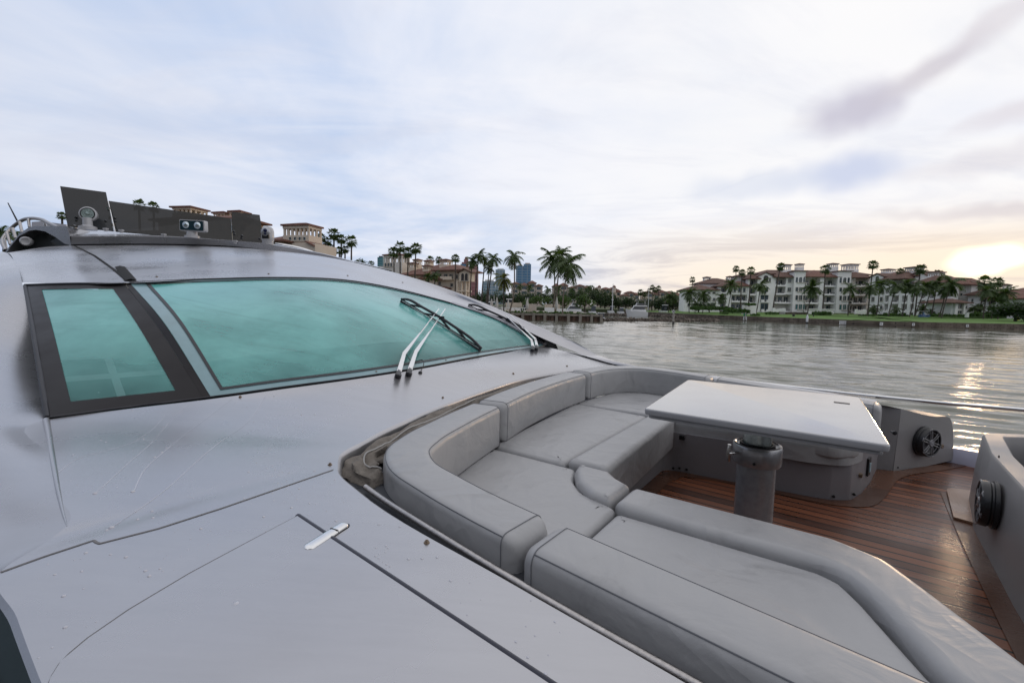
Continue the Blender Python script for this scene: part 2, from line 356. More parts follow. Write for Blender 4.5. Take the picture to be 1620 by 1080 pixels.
MT['dark'] = mat('dark_recess', (0.004, 0.004, 0.005), 0.9)
MT['seam'] = mat('seam_sealant', (0.16, 0.155, 0.16), 0.7)
MT['chrome'] = mat('polished_steel', (0.72, 0.72, 0.72), 0.14, metal=1.0, bump=0.03, bscale=150, rvar=0.05, var=0.05, vscale=40)
MT['steel_wet'] = mat('pitted_steel_rail', (0.42, 0.40, 0.39), 0.28, metal=1.0, bump=0.35, bscale=500, bdist=0.002, var=0.2, vscale=90)
MT['bronze'] = mat('snap_fastener_metal', (0.20, 0.15, 0.11), 0.4, metal=0.8)
MT['whitepl'] = mat('white_enamel', (0.42, 0.42, 0.44), 0.3, coat=0.4, var=0.06)
def make_vinyl(name, col):
    m = mat(name, col, 0.46, spec=0.45, var=0.0)
    nt, b = nt_of(m); tcn = nt.nodes.new('ShaderNodeTexCoord')
    n1 = nt.nodes.new('ShaderNodeTexNoise'); n1.inputs['Scale'].default_value = 4.0; n1.inputs['Detail'].default_value = 8; n1.inputs['Roughness'].default_value = 0.65; n1.inputs['Distortion'].default_value = 0.8
    nt.links.new(tcn.outputs['Object'], n1.inputs['Vector'])
    cr = nt.nodes.new('ShaderNodeValToRGB'); nt.links.new(n1.outputs['Fac'], cr.inputs[0])
    cr.color_ramp.elements[0].position = 0.30; cr.color_ramp.elements[0].color = (*[c*0.84 for c in col], 1)
    cr.color_ramp.elements[1].position = 0.62; cr.color_ramp.elements[1].color = (*[c*1.06 for c in col], 1)
    e = cr.color_ramp.elements.new(0.42); e.color = (*col, 1)
    nt.links.new(cr.outputs[0], b.inputs['Base Color'])
    rr = nt.nodes.new('ShaderNodeMapRange'); nt.links.new(n1.outputs['Fac'], rr.inputs[0]); rr.inputs[1].default_value = 0.35; rr.inputs[2].default_value = 0.65; rr.inputs[3].default_value = 0.28; rr.inputs[4].default_value = 0.50
    nt.links.new(rr.outputs[0], b.inputs['Roughness'])
    n2 = nt.nodes.new('ShaderNodeTexNoise'); n2.inputs['Scale'].default_value = 450; n2.inputs['Detail'].default_value = 3; nt.links.new(tcn.outputs['Object'], n2.inputs['Vector'])
    n3 = nt.nodes.new('ShaderNodeTexNoise'); n3.inputs['Scale'].default_value = 5; n3.inputs['Detail'].default_value = 3; n3.inputs['Distortion'].default_value = 1.5; nt.links.new(tcn.outputs['Object'], n3.inputs['Vector'])
    b1 = nt.nodes.new('ShaderNodeBump'); b1.inputs['Strength'].default_value = 0.5; b1.inputs['Distance'].default_value = 0.011; nt.links.new(n3.outputs['Fac'], b1.inputs['Height'])
    b2 = nt.nodes.new('ShaderNodeBump'); b2.inputs['Strength'].default_value = 0.25; b2.inputs['Distance'].default_value = 0.001; nt.links.new(n2.outputs['Fac'], b2.inputs['Height'])
    n4 = nt.nodes.new('ShaderNodeTexNoise'); n4.inputs['Scale'].default_value = 2.3; n4.inputs['Detail'].default_value = 2; n4.inputs['Distortion'].default_value = 1.1; nt.links.new(tcn.outputs['Object'], n4.inputs['Vector'])
    def mm(op, a, c):
        q = nt.nodes.new('ShaderNodeMath'); q.operation = op; nt.links.new(a, q.inputs[0]); q.inputs[1].default_value = c; return q.outputs[0]
    fold = mm('POWER', mm('SUBTRACT', mm('MULTIPLY', mm('ABSOLUTE', mm('SUBTRACT', n4.outputs['Fac'], .5), 0), -8.0), -1.0), 1.0); fold = mm('POWER', mm('MAXIMUM', fold, 0.0), 1.5)
    b3 = nt.nodes.new('ShaderNodeBump'); b3.inputs['Strength'].default_value = 0.3; b3.inputs['Distance'].default_value = 0.008; nt.links.new(fold, b3.inputs['Height']); nt.links.new(b1.outputs[0], b3.inputs['Normal']); nt.links.new(b3.outputs[0], b2.inputs['Normal'])
    nt.links.new(b2.outputs[0], b.inputs['Normal'])
    return m
MT['vinyl'] = make_vinyl('grey_vinyl', (0.315, 0.315, 0.322))
MT['stitch'] = mat('seam_thread', (0.13, 0.135, 0.15), 0.7)
MT['canvas'] = mat('taupe_canvas', (0.17, 0.15, 0.13), 0.85, var=0.25, vscale=25, bump=0.8, bscale=60, bdist=0.01)
def make_teak(name, dark, light, plank=0.052, ang=-BA, caulk=True):
    m = mat(name, dark, 0.3); nt, b = nt_of(m); L = nt.links; nn = nt.nodes
    tcn = nn.new('ShaderNodeTexCoord'); mp = nn.new('ShaderNodeMapping'); L.new(tcn.outputs['Object'], mp.inputs[0]); mp.inputs['Rotation'].default_value = (0, 0, ang)
    sp = nn.new('ShaderNodeSeparateXYZ'); L.new(mp.outputs[0], sp.inputs[0])
    def mth(op, a, c=None):
        n = nn.new('ShaderNodeMath'); n.operation = op
        for i, x in enumerate((a, c)):
            if x is None: continue
            if isinstance(x, bpy.types.NodeSocket): L.new(x, n.inputs[i])
            else: n.inputs[i].default_value = x
        return n.outputs[0]
    t = mth('DIVIDE', sp.outputs[1], plank); fr = mth('FRACT', t); fl = mth('FLOOR', t)
    wn2 = nn.new('ShaderNodeTexWhiteNoise'); wn2.noise_dimensions = '1D'; L.new(fl, wn2.inputs['W'])
    gm = nn.new('ShaderNodeMapping'); L.new(mp.outputs[0], gm.inputs[0]); gm.inputs['Scale'].default_value = (1.6, 42, 1)
    gn = nn.new('ShaderNodeTexNoise'); gn.inputs['Scale'].default_value = 3; gn.inputs['Detail'].default_value = 8; gn.inputs['Roughness'].default_value = 0.65; L.new(gm.outputs[0], gn.inputs['Vector'])
    f = mth('ADD', mth('MULTIPLY', wn2.outputs[0], 0.6), mth('MULTIPLY', gn.outputs['Fac'], 0.4))
    mx = nn.new('ShaderNodeMix'); mx.data_type = 'RGBA'; L.new(f, mx.inputs[0]); mx.inputs[6].default_value = (*dark, 1); mx.inputs[7].default_value = (*light, 1)
    line = mth('LESS_THAN', fr, 0.17 if caulk else -1.0)
    mx2 = nn.new('ShaderNodeMix'); mx2.data_type = 'RGBA'; L.new(line, mx2.inputs[0]); L.new(mx.outputs[2], mx2.inputs[6]); mx2.inputs[7].default_value = (0.006, 0.005, 0.005, 1)
    L.new(mx2.outputs[2], b.inputs['Base Color'])
    wet = nn.new('ShaderNodeTexNoise'); wet.inputs['Scale'].default_value = 2.2; wet.inputs['Detail'].default_value = 4; L.new(tcn.outputs['Object'], wet.inputs['Vector'])
    rr = nn.new('ShaderNodeMapRange'); L.new(wet.outputs['Fac'], rr.inputs[0]); rr.inputs[1].default_value = 0.38; rr.inputs[2].default_value = 0.6; rr.inputs[3].default_value = 0.20; rr.inputs[4].default_value = 0.45
    L.new(rr.outputs[0], b.inputs['Roughness'])
    bp = nn.new('ShaderNodeBump'); bp.inputs['Strength'].default_value = 0.5; bp.inputs['Distance'].default_value = 0.002
    h = mth('ADD', mth('MULTIPLY', line, -1.0), mth('MULTIPLY', gn.outputs['Fac'], 1.0)); L.new(h, bp.inputs['Height']); L.new(bp.outputs[0], b.inputs['Normal'])
    return m
MT['teak'] = make_teak('wet_teak_planks', (0.024, 0.009, 0.006), (0.25, 0.088, 0.040), plank=0.076)
MT['teak_margin'] = make_teak('teak_margin', (0.050, 0.022, 0.013), (0.13, 0.06, 0.035), plank=0.4, ang=0.4, caulk=False)
MT['teak_light'] = make_teak('pale_wet_teak', (0.13, 0.06, 0.035), (0.32, 0.19, 0.12), plank=0.4, ang=BA*0.0+PI/2-BA, caulk=False)
def make_glass():
    m = mat('dew_fogged_teal_glass', (0.17, 0.43, 0.42), 0.22, spec=0.6, coat=0.5)
    nt, b = nt_of(m); L = nt.links; nn = nt.nodes; b.inputs['Coat Roughness'].default_value = 0.16
    tcn = nn.new('ShaderNodeTexCoord'); n = nn.new('ShaderNodeTexNoise'); n.inputs['Scale'].default_value = 1.1; n.inputs['Detail'].default_value = 7; n.inputs['Roughness'].default_value = 0.6; L.new(tcn.outputs['Object'], n.inputs['Vector'])
    mx = nn.new('ShaderNodeMix'); mx.data_type = 'RGBA'; r = nn.new('ShaderNodeMapRange'); L.new(n.outputs['Fac'], r.inputs[0]); r.inputs[1].default_value = 0.3; r.inputs[2].default_value = 0.7; L.new(r.outputs[0], mx.inputs[0])
    mx.inputs[6].default_value = (0.085, 0.40, 0.38, 1); mx.inputs[7].default_value = (0.19, 0.62, 0.58, 1); L.new(mx.outputs[2], b.inputs['Base Color'])
    mp = nn.new('ShaderNodeMapping'); L.new(tcn.outputs['Object'], mp.inputs[0]); mp.inputs['Rotation'].default_value = (0, 0, -BA); mp.inputs['Scale'].default_value = (0.5, 2.6, 1)
    n2 = nn.new('ShaderNodeTexNoise'); n2.inputs['Scale'].default_value = 2.2; n2.inputs['Distortion'].default_value = .8; n2.inputs['Detail'].default_value = 8; n2.inputs['Roughness'].default_value = 0.7; L.new(mp.outputs[0], n2.inputs['Vector'])
    al = nn.new('ShaderNodeMapRange'); L.new(n2.outputs['Fac'], al.inputs[0]); al.inputs[1].default_value = 0.30; al.inputs[2].default_value = 0.5; al.inputs[3].default_value = 0.66; al.inputs[4].default_value = 0.82; sp = nn.new('ShaderNodeSeparateXYZ'); L.new(tcn.outputs['Object'], sp.inputs[0])      # alpha falls low on the pane, so the dark cabin shows there
    zr = nn.new('ShaderNodeMapRange'); L.new(sp.outputs[2], zr.inputs[0]); zr.inputs[1].default_value = .70-WATER; zr.inputs[2].default_value = 1.10-WATER; zr.inputs[3].default_value = .34; zr.inputs[4].default_value = 1.0
    nz = nn.new('ShaderNodeMath'); nz.operation = 'MULTIPLY_ADD'; L.new(n.outputs['Fac'], nz.inputs[0]); nz.inputs[1].default_value = .9; L.new(zr.outputs[0], nz.inputs[2])
    nz2 = nn.new('ShaderNodeMath'); nz2.operation = 'SUBTRACT'; nz2.use_clamp = True; L.new(nz.outputs[0], nz2.inputs[0]); nz2.inputs[1].default_value = .42
    am = nn.new('ShaderNodeMath'); am.operation = 'MULTIPLY'; L.new(al.outputs[0], am.inputs[0]); L.new(nz2.outputs[0], am.inputs[1]); L.new(am.outputs[0], b.inputs['Alpha'])
    bp = nn.new('ShaderNodeBump'); bp.inputs['Strength'].default_value = 0.10; bp.inputs['Distance'].default_value = 0.004; L.new(n2.outputs['Fac'], bp.inputs['Height']); L.new(bp.outputs[0], b.inputs['Normal'])
    return m
MT['glass'] = make_glass()
MT['glass_edge'] = mat('pale_glass_edge', (0.17, 0.29, 0.32), 0.35, coat=0.4, var=0.12, vscale=8)
MT['frit'] = mat('black_frit', (0.007, 0.005, 0.006), 0.38, spec=.22, coat=0.03, var=0.3, vscale=4, rvar=0.1)
MT['acrylic'] = mat('smoked_acrylic', (0.018, 0.017, 0.015), 0.03, alpha=0.86, spec=0.35)
# ================================================================ THE YACHT
yacht = thing('motor_yacht', 'silver motor yacht with teal windscreen and sunken foredeck lounge, filling the foreground', 'yacht', tuple(B(-1.5, 2.69, WATER)))
# --- coachroof deck between the lounge opening and the windscreen
rim = [B(.9, .70, .47), P(1098, 1088, .52), P(822, 930, .55), P(568, 778, .59), P(534, 744, .60), P(534.5, 736, .60), P(535, 728, .60), P(539, 718, .60), P(552, 709, .60), P(570, 700, .60), P(605, 681, .602),
       P(640, 665, .608), P(700, 640, .615), P(770, 615, .62), P(830, 597, .62), P(880, 588.5, .615), P(930, 582, .61), P(985, 578, .60), P(1003, 580, .592), B(-1.45, 4.50, .582), B(-.9, 4.53, .555), B(.25, 4.50, .497)]
outr = [B(.9, .16, .46), B(-.4, .14, .53), P(60, 1066, .567), P(27, 977, .584), P(3, 902, .60), P(80, 852, .602), P(103, 834, .609), P(97, 790, .625), P(84, 728, .643), P(72, 664, .66), P(200, 647, .68),
        P(326, 632, .70), P(450, 615, .73), P(560, 600, .75), P(645, 587, .76), P(740, 569, .76), P(800, 558, .75), P(864, 549, .74), P(925, 563, .68), P(988, 580, .595), B(-.9, 4.70, .545), B(.25, 4.67, .487)]
mid = []
for i, (a, b) in enumerate(zip(rim, outr)):
    q = a.lerp(b, 0.5); q.z += 0.014; mid.append(q)
deckG = loft([rim, mid, outr], 8, 6)
mb = MB(); mb.grid(deckG)
# rounded lip, then the inner wall of the coaming down to the gutter
R0 = deckG[0]
def off(c, i, k):
    a = c[max(i-1, 0)]; b = c[min(i+1, len(c)-1)]; t = (b-a).normalized(); n = Vector((t.y, -t.x, 0)); return n*k
lip = [[q + off(R0, i, .008) + Vector((0, 0, -.006)) for i, q in enumerate(R0)], [q + off(R0, i, .012) + Vector((0, 0, -.02)) for i, q in enumerate(R0)], [q + off(R0, i, .014) + Vector((0, 0, -.16)) for i, q in enumerate(R0)]]
if (lip[1][40]-B(-.5, 2.5, .5)).length > (R0[40]-B(-.5, 2.5, .5)).length:
    lip = [[q*2-0*q if False else (R0[i]*2-q)+Vector((0, 0, 2*(q.z-R0[i].z))) for i, q in enumerate(r)] for r in lip]
mb.grid([R0]+lip)
# near side body: crease line, shoulder and topside
Lrow = outr[:10]+[ P(56, 560, d=2.75), P(35, 447, v=.60), P(22, 412, d=4.3), P(8, 399, d=5.0), B(-9.5, .75, 1.75)]
Sh = [B(.9, .10, .42), B(-.4, .085, .49), B(-1.08, .085, .53), B(-1.28, .08, .54), B(-1.49, .075, .55), B(-1.72, .075, .56), B(-1.85, .08, .565), B(-2.1, .09, .575), B(-2.55, .11, .60), B(-3.0, .12, .62), B(-3.9, .16, .80), B(-4.9, .22, 1.02), B(-6.2, .28, 1.2), B(-7.2, .32, 1.36), B(-9.5, .35, 1.45)]
W1 = [B(q.dot(BU), .05 if i < 5 else .03, .30 if i < 9 else .42) for i, q in enumerate(Sh)]
W2 = [B(q.dot(BU), .02, .0) for q in Sh]
Lp = [q.copy() for q in deckG[-1][:73]]+cat([outr[8]]+Lrow[9:], 8)[9:]
NL = len(Lp)
Sp, W1p, W2p = cat(Sh, 8), cat(W1, 8), cat(W2, 8); Smp = []
for i, (a, b) in enumerate(zip(Lp, Sp)):
    q = a.lerp(b, .5); k = max(0, min((i-50)*.0016, .06)); Smp.append(q+Vector((0, 0, k))-BV*k*.5)
cols_ = [cat([r[i] for r in (Lp, Smp, Sp, W1p, W2p)], 6) for i in range(NL)]
sideG = [[cols_[j][i] for j in range(NL)] for i in range(len(cols_[0]))]
mb.grid([list(reversed(r[32:])) for r in sideG[:15]]); mb.grid([list(reversed(r[:33])) for r in sideG[:4]]); tp_ = MB(); tp_.grid([list(reversed(r[32:])) for r in sideG[14:]]); tp_.grid([list(reversed(r[:33])) for r in sideG[3:]]); tp_.build('topside', mat('topside_dark_reflection', (.03, .045, .052), .6, spec=.2, var=.3, vscale=2), yacht, smooth=60)  # near side wall: its dark reflection is put into the colour
# far side drop of the coachroof
F0 = outr[18:]; F1 = [B(q.dot(BU), max(q.dot(BV)+.05, 4.75), q.z-.06) for q in F0]; F2 = [B(q.dot(BU), 4.86, .08) for q in F0]
mb.grid(loft([F0, F1, F2], 8, 4))
coach = mb.build('coachroof', MT['silver'], yacht, smooth=50, weld=True)
# --- window band
botW = [P(75, 661, .665), P(200, 645, .682), P(322, 630, .70)]
topW = [P(40, 452, v=.605), P(120, 450, v=.80), P(198, 450, v=1.0)]
mw = []
for i, (a, b) in enumerate(zip(botW, topW)): q = a.lerp(b, .5); q.z += .03; mw.append(q)
sideW = loft([botW, mw, topW], 10, 12)
botG = [P(334, 628.5, .702), P(450, 612.5, .73), P(560, 598, .75), P(645, 585, .76), P(740, 567, .76), P(800, 556.5, .75), P(861, 547.5, .742)]
topG = [P(206, 448.5, v=1.03), P(330, 443, v=1.56), P(440, 440.5, v=2.04), P(560, 446, v=2.86), P(640, 461, v=3.47), P(680, 471, v=3.72), P(712, 480, v=3.88)]
mg = []
for i, (a, b) in enumerate(zip(botG, topG)): q = a.lerp(b, .5); q.z += .055; mg.append(q)
glassG = loft([botG, mg, topG], 12, 16)
allv = MB(); allv.grid(deckG); allv.grid(sideG); allv.grid(sideW); allv.grid(glassG)
bvh = BVHTree.FromPolygons([Vector(q) for q in allv.v], allv.f)
def hit(x, y, lift=0.0, tree=None, near=None):
    q = ray(x, y).normalized(); loc, n, i, dist = (tree or bvh).ray_cast(EYE, q)
    if loc is None and near:
        k = 0
        while loc is None and k < 60: k += 1; loc, n, i, dist = (tree or bvh).ray_cast(EYE, ray(x-k, y+k).normalized())
        if n.dot(q) > 0: n = -n
        loc = EYE+q*((loc-EYE).dot(n)/q.dot(n)) if abs(q.dot(n)) > .05 and 0 < (loc-EYE).dot(n)/q.dot(n) < (loc-EYE).length*1.15 else EYE+q*(loc-EYE).length
    if loc is None: return None
    if n.dot(q) > 0: n = -n
    return loc + n*lift
def hitn(x, y, tree=None):
    q = ray(x, y).normalized(); loc, n, i, dist = (tree or bvh).ray_cast(EYE, q)
    if loc is None: return None, None
    if n.dot(q) > 0: n = -n
    return loc, n
def gpt(G, s, t):                              # s along columns, t along rows, both 0..1
    n, m = len(G)-1, len(G[0])-1; a = min(t*n, n-1e-6); b = min(s*m, m-1e-6); i, j = int(a), int(b); fa, fb = a-i, b-j
    return (G[i][j]*(1-fa)*(1-fb)+G[i][j+1]*(1-fa)*fb+G[i+1][j]*fa*(1-fb)+G[i+1][j+1]*fa*fb)
def gnorm(G, s, t):
    e = .01; a = gpt(G, min(s+e, 1), t)-gpt(G, max(s-e, 0), t); b = gpt(G, s, min(t+e, 1))-gpt(G, s, max(t-e, 0)); n = a.cross(b).normalized()
    return n if n.z > 0 else -n
def subgrid(G, s0, s1, t0, t1, n, m, lift=0.0):
    return [[gpt(G, s0+(s1-s0)*j/m, t0+(t1-t0)*i/n)+gnorm(G, s0+(s1-s0)*j/m, t0+(t1-t0)*i/n)*lift for j in range(m+1)] for i in range(n+1)]
def patchring(G, a, b, lift, n=24, m=48):       # frame between outer rect a and inner rect b in (s0,s1,t0,t1)
    g = MB()
    g.grid(subgrid(G, a[0], a[1], a[2], b[2], 2, m, lift)); g.grid(subgrid(G, a[0], a[1], b[3], a[3], 2, m, lift))
    g.grid(subgrid(G, a[0], b[0], b[2], b[3], n, 2, lift)); g.grid(subgrid(G, b[1], a[1], b[2], b[3], n, 2, lift)); return g
mb = MB(); mb.grid(glassG); g1_ = mb.build('windscreen', MT['glass'], yacht, smooth=80)
tag(g1_, 'large teal windscreen fogged with dew')
mb = patchring(glassG, (0, 1, 0, 1), (.027, .992, .028, .975), .004); mb.build('glass_border', MT['glass_edge'], g1_, smooth=60)
mb = patchring(glassG, (.027, .992, .028, .975), (.0345, .988, .040, .966), .008); mb.build('gasket', MT['rubber'], g1_, smooth=60)
mb = MB(); mb.grid(sideW); g2_ = mb.build('side_window', MT['glass'], yacht, smooth=80)
tag(g2_, 'black framed side window left of the windscreen')
mb = patchring(sideW, (0, 1, 0, 1), (.16, .85, .06, .94), .004); mb.build('window_frame', MT['frit'], g2_, smooth=60)
# trims around the glass
mb = MB()
mb.tube([q+Vector((0, 0, .004)) for q in cat(topW, 8)], .011, 6); mb.tube([q+Vector((0, 0, .004)) for q in cat(topG, 8)], .012, 6)
mb.tube([q+Vector((0, 0, .002)) for q in cat(botW+botG, 8)], .006, 6)
mb.tube([q+Vector((0, 0, .002)) for q in [g[0] for g in sideW]], .012, 6)
mb.build('window_gasket', MT['rubber'], yacht, smooth=60)
mb = MB(); e = [g[-1] for g in glassG]
mb.grid([[q+Vector((0, 0, .012)) for q in e], [q+BV*.05+Vector((0, 0, .02)) for q in e], [q+BV*.10-BU*.01+Vector((0, 0, .01)) for q in e], [q+BV*.16+Vector((0, 0, -.06)) for q in e]])
mb.build('pillar', MT['hullgrey'], yacht, smooth=60)
mb = MB(); eA = [g[-1] for g in sideW]; eB = [gpt(glassG, 0, i/(len(eA)-1)) for i in range(len(eA))]
mb.grid([[q.lerp(p_, k)+Vector((0, 0, .006)) for k in (-.03, .3, .6, .9)] for q, p_ in zip(eA, eB)]); tag(mb.build('mullion', MT['frit'], g2_, smooth=60))
# cabin seen dimly through the glass
mb = MB()
mb.grid([[q-Vector((0, 0, .14)) for q in r] for r in glassG[:12]]); mb.grid([[q-Vector((0, 0, .14)) for q in r] for r in sideW[:12]]); sh_ = MB(); sh_.grid([[q-Vector((0, 0, .14)) for q in r] for r in glassG[11:]]); sh_.grid([[q-Vector((0, 0, .14)) for q in r] for r in sideW[11:]]); sh_.build('lit_lining', mat('lit_lining_tint', (.22, .36, .35), .8, var=.25, vscale=1.5), yacht, smooth=60)  # upper lining paler: light on the upper glass put into its colour
mb.grid([[q-Vector((0, 0, .02)) for q in [r[0] for r in sideW]], [q-Vector((0, 0, .16)) for q in [r[0] for r in sideW]]])
tq = topW+topG; tq = cat(tq, 6); mb.grid([[q-Vector((0, 0, .03)) for q in tq], [q-Vector((0, 0, .9)) for q in tq]]); mb.build('cabin_lining', mat('dark_cabin', (.012, .02, .022), .8), yacht, smooth=60)
mb = MB()
for t0, t1 in ((.02, .10), (.22, .25), (.38, .42)): mb.grid(subgrid(sideW, .05, .98, t0, t1, 2, 8, -.06))
mb.grid(subgrid(sideW, .47, .53, .02, .42, 8, 2, -.055))
mb.build('dashboard', mat('dash_panels', (.10, .16, .16), .6), yacht)
# --- roof
Trow = [P(35, 446, d=3.38), P(120, 448.5, v=.80), P(199, 447.5, v=1.0), P(330, 441.5, v=1.56), P(440, 438.8, v=2.04), P(560, 444.3, v=2.86), P(640, 459.3, v=3.47), P(713, 478.5, v=3.88), P(785, 500, d=5.35), P(863, 537, d=5.05), P(940, 568, d=4.9)]
Trow[0] = Lrow[11].copy()
Crow = [P(25, 418, d=4.15), P(105, 414, d=4.4), P(195, 420, d=4.35), P(330, 413.5, d=4.8), P(440, 413, d=5.2), P(560, 421, d=5.9), P(640, 440, d=6.1), P(714, 465, d=5.95), P(790, 494, d=5.5), P(868, 530, d=5.15), P(945, 562, d=5.0)]
Prow = [P(10, 400, d=5.0), P(100, 388, d=5.9), P(190, 386, d=5.95), P(270, 386.5, d=6.0), P(374, 390.5, d=6.2), P(480, 402, d=6.5), P(560, 417.5, d=6.55), P(640, 437, d=6.4), P(716, 463, d=6.1), P(792, 492.5, d=5.6), P(870, 528.5, d=5.2)]
Prow.insert(0, None); Prow.pop(0)
Mrow = []
for a, b in zip(Crow, Prow): q = a.lerp(b, .5); q.z += .035; Mrow.append(q)
roof1 = loft([Trow, Crow], 8, 4, lin=True); roof2 = loft([Crow, Mrow, Prow], 8, 5)
mb = MB(); mb.grid(roof1); mb.grid(roof2)
# far shoulder falling away behind the silhouette
fa = [r[-1] for r in roof1]+[r[-1] for r in roof2][1:]
edge = [roof2[-1][k] for k in range(len(roof2[-1]))][44:]
mb.grid([edge, [q+BV*.35-BU*.1-Vector((0, 0, .18)) for q in edge], [q+BV*.55-BU*.1-Vector((0, 0, .9)) for q in edge]])
roof = mb.build('roof', MT['silver'], yacht, smooth=24, weld=True)
rb_ = MB(); rb_.grid(roof1); rb_.grid(roof2); rbvh = BVHTree.FromPolygons([Vector(q) for q in rb_.v], rb_.f)
mb = MB()
def ribbon(mb, pts, w, lift, tree=None, sub=6):
    Q = []
    for a, b in zip(pts[:-1], pts[1:]):
        for k in range(sub): Q.append((a[0]+(b[0]-a[0])*k/sub, a[1]+(b[1]-a[1])*k/sub))
    Q.append(pts[-1]); C3 = []; Nn = []
    for q in Q:
        l, n = hitn(q[0], q[1], tree)
        if l is not None: C3.append(l+n*lift); Nn.append(n)
    L_, R_ = [], []
    for i, c in enumerate(C3):
        t = (C3[min(i+1, len(C3)-1)]-C3[max(i-1, 0)]).normalized(); s = t.cross(Nn[i]).normalized()*w
        L_.append(c-s); R_.append(c+s)
    mb.grid([L_, [c+n*w*.3 for c, n in zip(C3, Nn)], R_]); return C3
ribbon(mb, [(118, 389), (150, 405), (178, 425), (196, 440), (203, 445)], .011, .003, rbvh)
ribbon(mb, [(190, 423), (200, 436), (207, 444.5)], .035, .006, rbvh)
mb.build('roof_seam', MT['dark'], roof, smooth=60)
# lip of the upper deck
lipb = [P(112, 386.5, d=5.75)]+[P(x, y, d=dd) for x, y, dd in ((200, 385.5, 5.8), (270, 386, 5.85), (374, 390, 6.05), (433, 396.5, 6.2), (480, 402, 6.35), (521, 409, 6.4), (559, 417, 6.4))]
lipt = [P(113, 374.5, d=5.72)]+[P(x, y, d=dd) for x, y, dd in ((200, 374, 5.77), (270, 375, 5.82), (340, 379, 5.95), (433, 387.5, 6.17), (480, 395.5, 6.32), (521, 404, 6.37), (560, 414.5, 6.38))]
backt = [P(106, 358, d=6.5)]+[P(x, y, d=dd) for x, y, dd in ((185, 366, 6.5), (270, 373, 6.5), (345, 378.6, 6.55), (436, 387, 6.6), (482, 395, 6.6), (522, 403.6, 6.6), (561, 414.2, 6.55))]
mb = MB()
low = [q+Vector((0, .35, -.015)) for q in lipb]
mb.grid(loft([low, lipb], 8, 2, lin=True)); mb.grid(loft([lipb, lipt], 8, 3, lin=True)); mb.grid(loft([lipt, backt], 8, 4, lin=True))
bk2 = [q+Vector((0, 2.0, .02)) for q in backt]; mb.grid(loft([backt, bk2, [q+Vector((0, .5, -.8)) for q in bk2]], 8, 2, lin=True))
mb.build('flybridge_deck', MT['silver'], yacht, smooth=28, weld=True)
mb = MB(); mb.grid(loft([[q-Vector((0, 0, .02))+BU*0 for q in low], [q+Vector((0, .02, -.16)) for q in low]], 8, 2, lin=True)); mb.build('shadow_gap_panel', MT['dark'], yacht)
# wing of the flybridge with its arched recess
d0 = 5.75
outer = [(8, 399.5), (17, 386), (30.5, 370), (46, 359.5), (57, 357.5), (69, 358), (90, 357.8), (105, 358), (110, 372), (112.5, 388), (102, 385.5), (87.5, 375), (71, 366), (57, 363.5), (46, 365), (30, 373.5), (18, 388), (10, 400)]
mb = MB(); mb.prism([P(x, y, d=d0) for x, y in outer], (-.12, .55, .0)); wing = mb.build('flybridge_wing', MT['silver'], yacht, smooth=30)
mb = MB(); mb.prism([P(x, y, d=d0+.18) for x, y in [(5, 402), (18, 386), (30, 372), (46, 363), (57, 361), (71, 363), (88, 373), (102, 384), (114, 389), (60, 404), (20, 412)]], (-.02, .1, 0))
mb.build('recess_panel', mat('dark_side_glass', (.07, .08, .085), .15, coat=.5, var=.3, vscale=3), wing)
mb = MB(); c = P(43, 382, d=d0+.05); ax = (P(34, 381, d=d0-.12)-c).normalized(); mb.lathe(c, [(.02, -.10), (.05, -.06), (.06, 0), (.06, .05), (.045, .07), (.03, .062), (0, .06)], 20, axis=ax); mb.build('navigation_light', MT['whitepl'], wing, smooth=40)
mb = MB(); top = cat([P(x, y, d=dd) for x, y, dd in ((9, 396, 5.8), (4.5, 385, 5.9), (5, 377, 6.0), (18, 361, 6.1), (34, 349, 6.1), (49, 345.5, 6.05), (64, 347, 6.0), (79, 354, 5.9), (91, 359.5, 5.82))], 6); mb.tube(top, .022, 8)
for a, b in (((7, 379), (10, 396)), ((11, 369), (16.5, 387)), ((20, 361), (25, 377)), ((31, 351), (35, 368)), ((45, 347), (47, 360)), ((71, 352), (72, 358.5))):
    mb.tube([P(*a, d=6.02), P(*b, d=5.95)], .017, 6)
mb.build('grab_rail', MT['steel_wet'], wing, smooth=60)
mb = MB(); mb.prism([P(x, y, d=7.4) for x, y in [(50, 351), (66, 350), (104, 355), (106, 362), (50, 362)]], (0, .5, 0)); mb.build('flybridge_seat_back', mat('pale_seat_back', (.45, .45, .50), .5), yacht)
# smoked acrylic wind deflector on the flybridge
def panel(pts, nm, lab=None):
    g = MB(); q = [P(x, y, d=dd) for x, y, dd in pts]; n = (q[1]-q[0]).cross(q[3]-q[0]).normalized()*.012; g.prism(q, n)
    o = g.build(nm, MT['acrylic'], yacht); return tag(o, lab)
panel([(95, 294.5, 6.1), (167.5, 304, 6.3), (180, 365.5, 6.1), (107, 358, 5.95)], 'wind_deflector', 'tall smoked acrylic panel behind the searchlight')
panel([(170.5, 317.5, 6.3), (365.5, 345.5, 6.75), (367.5, 382, 6.5), (183, 366, 6.12)], 'wind_deflector', 'long smoked acrylic panel behind the floodlight')
panel([(366.3, 335, 6.76), (410.8, 340, 6.9), (418, 386, 6.6), (368.3, 382.2, 6.5)], 'wind_deflector', 'short smoked acrylic panel beside the thermal camera')
mb = MB(); mb.tube([P(171, 318, d=6.28), P(182, 366, d=6.05)], .007, 6)
for x, y in ((172, 330), (175, 345), (179, 356)): mb.box(P(x, y, d=6.2), (.03, .03, .04))
mb.build('deflector_hinge', MT['chrome'], yacht)
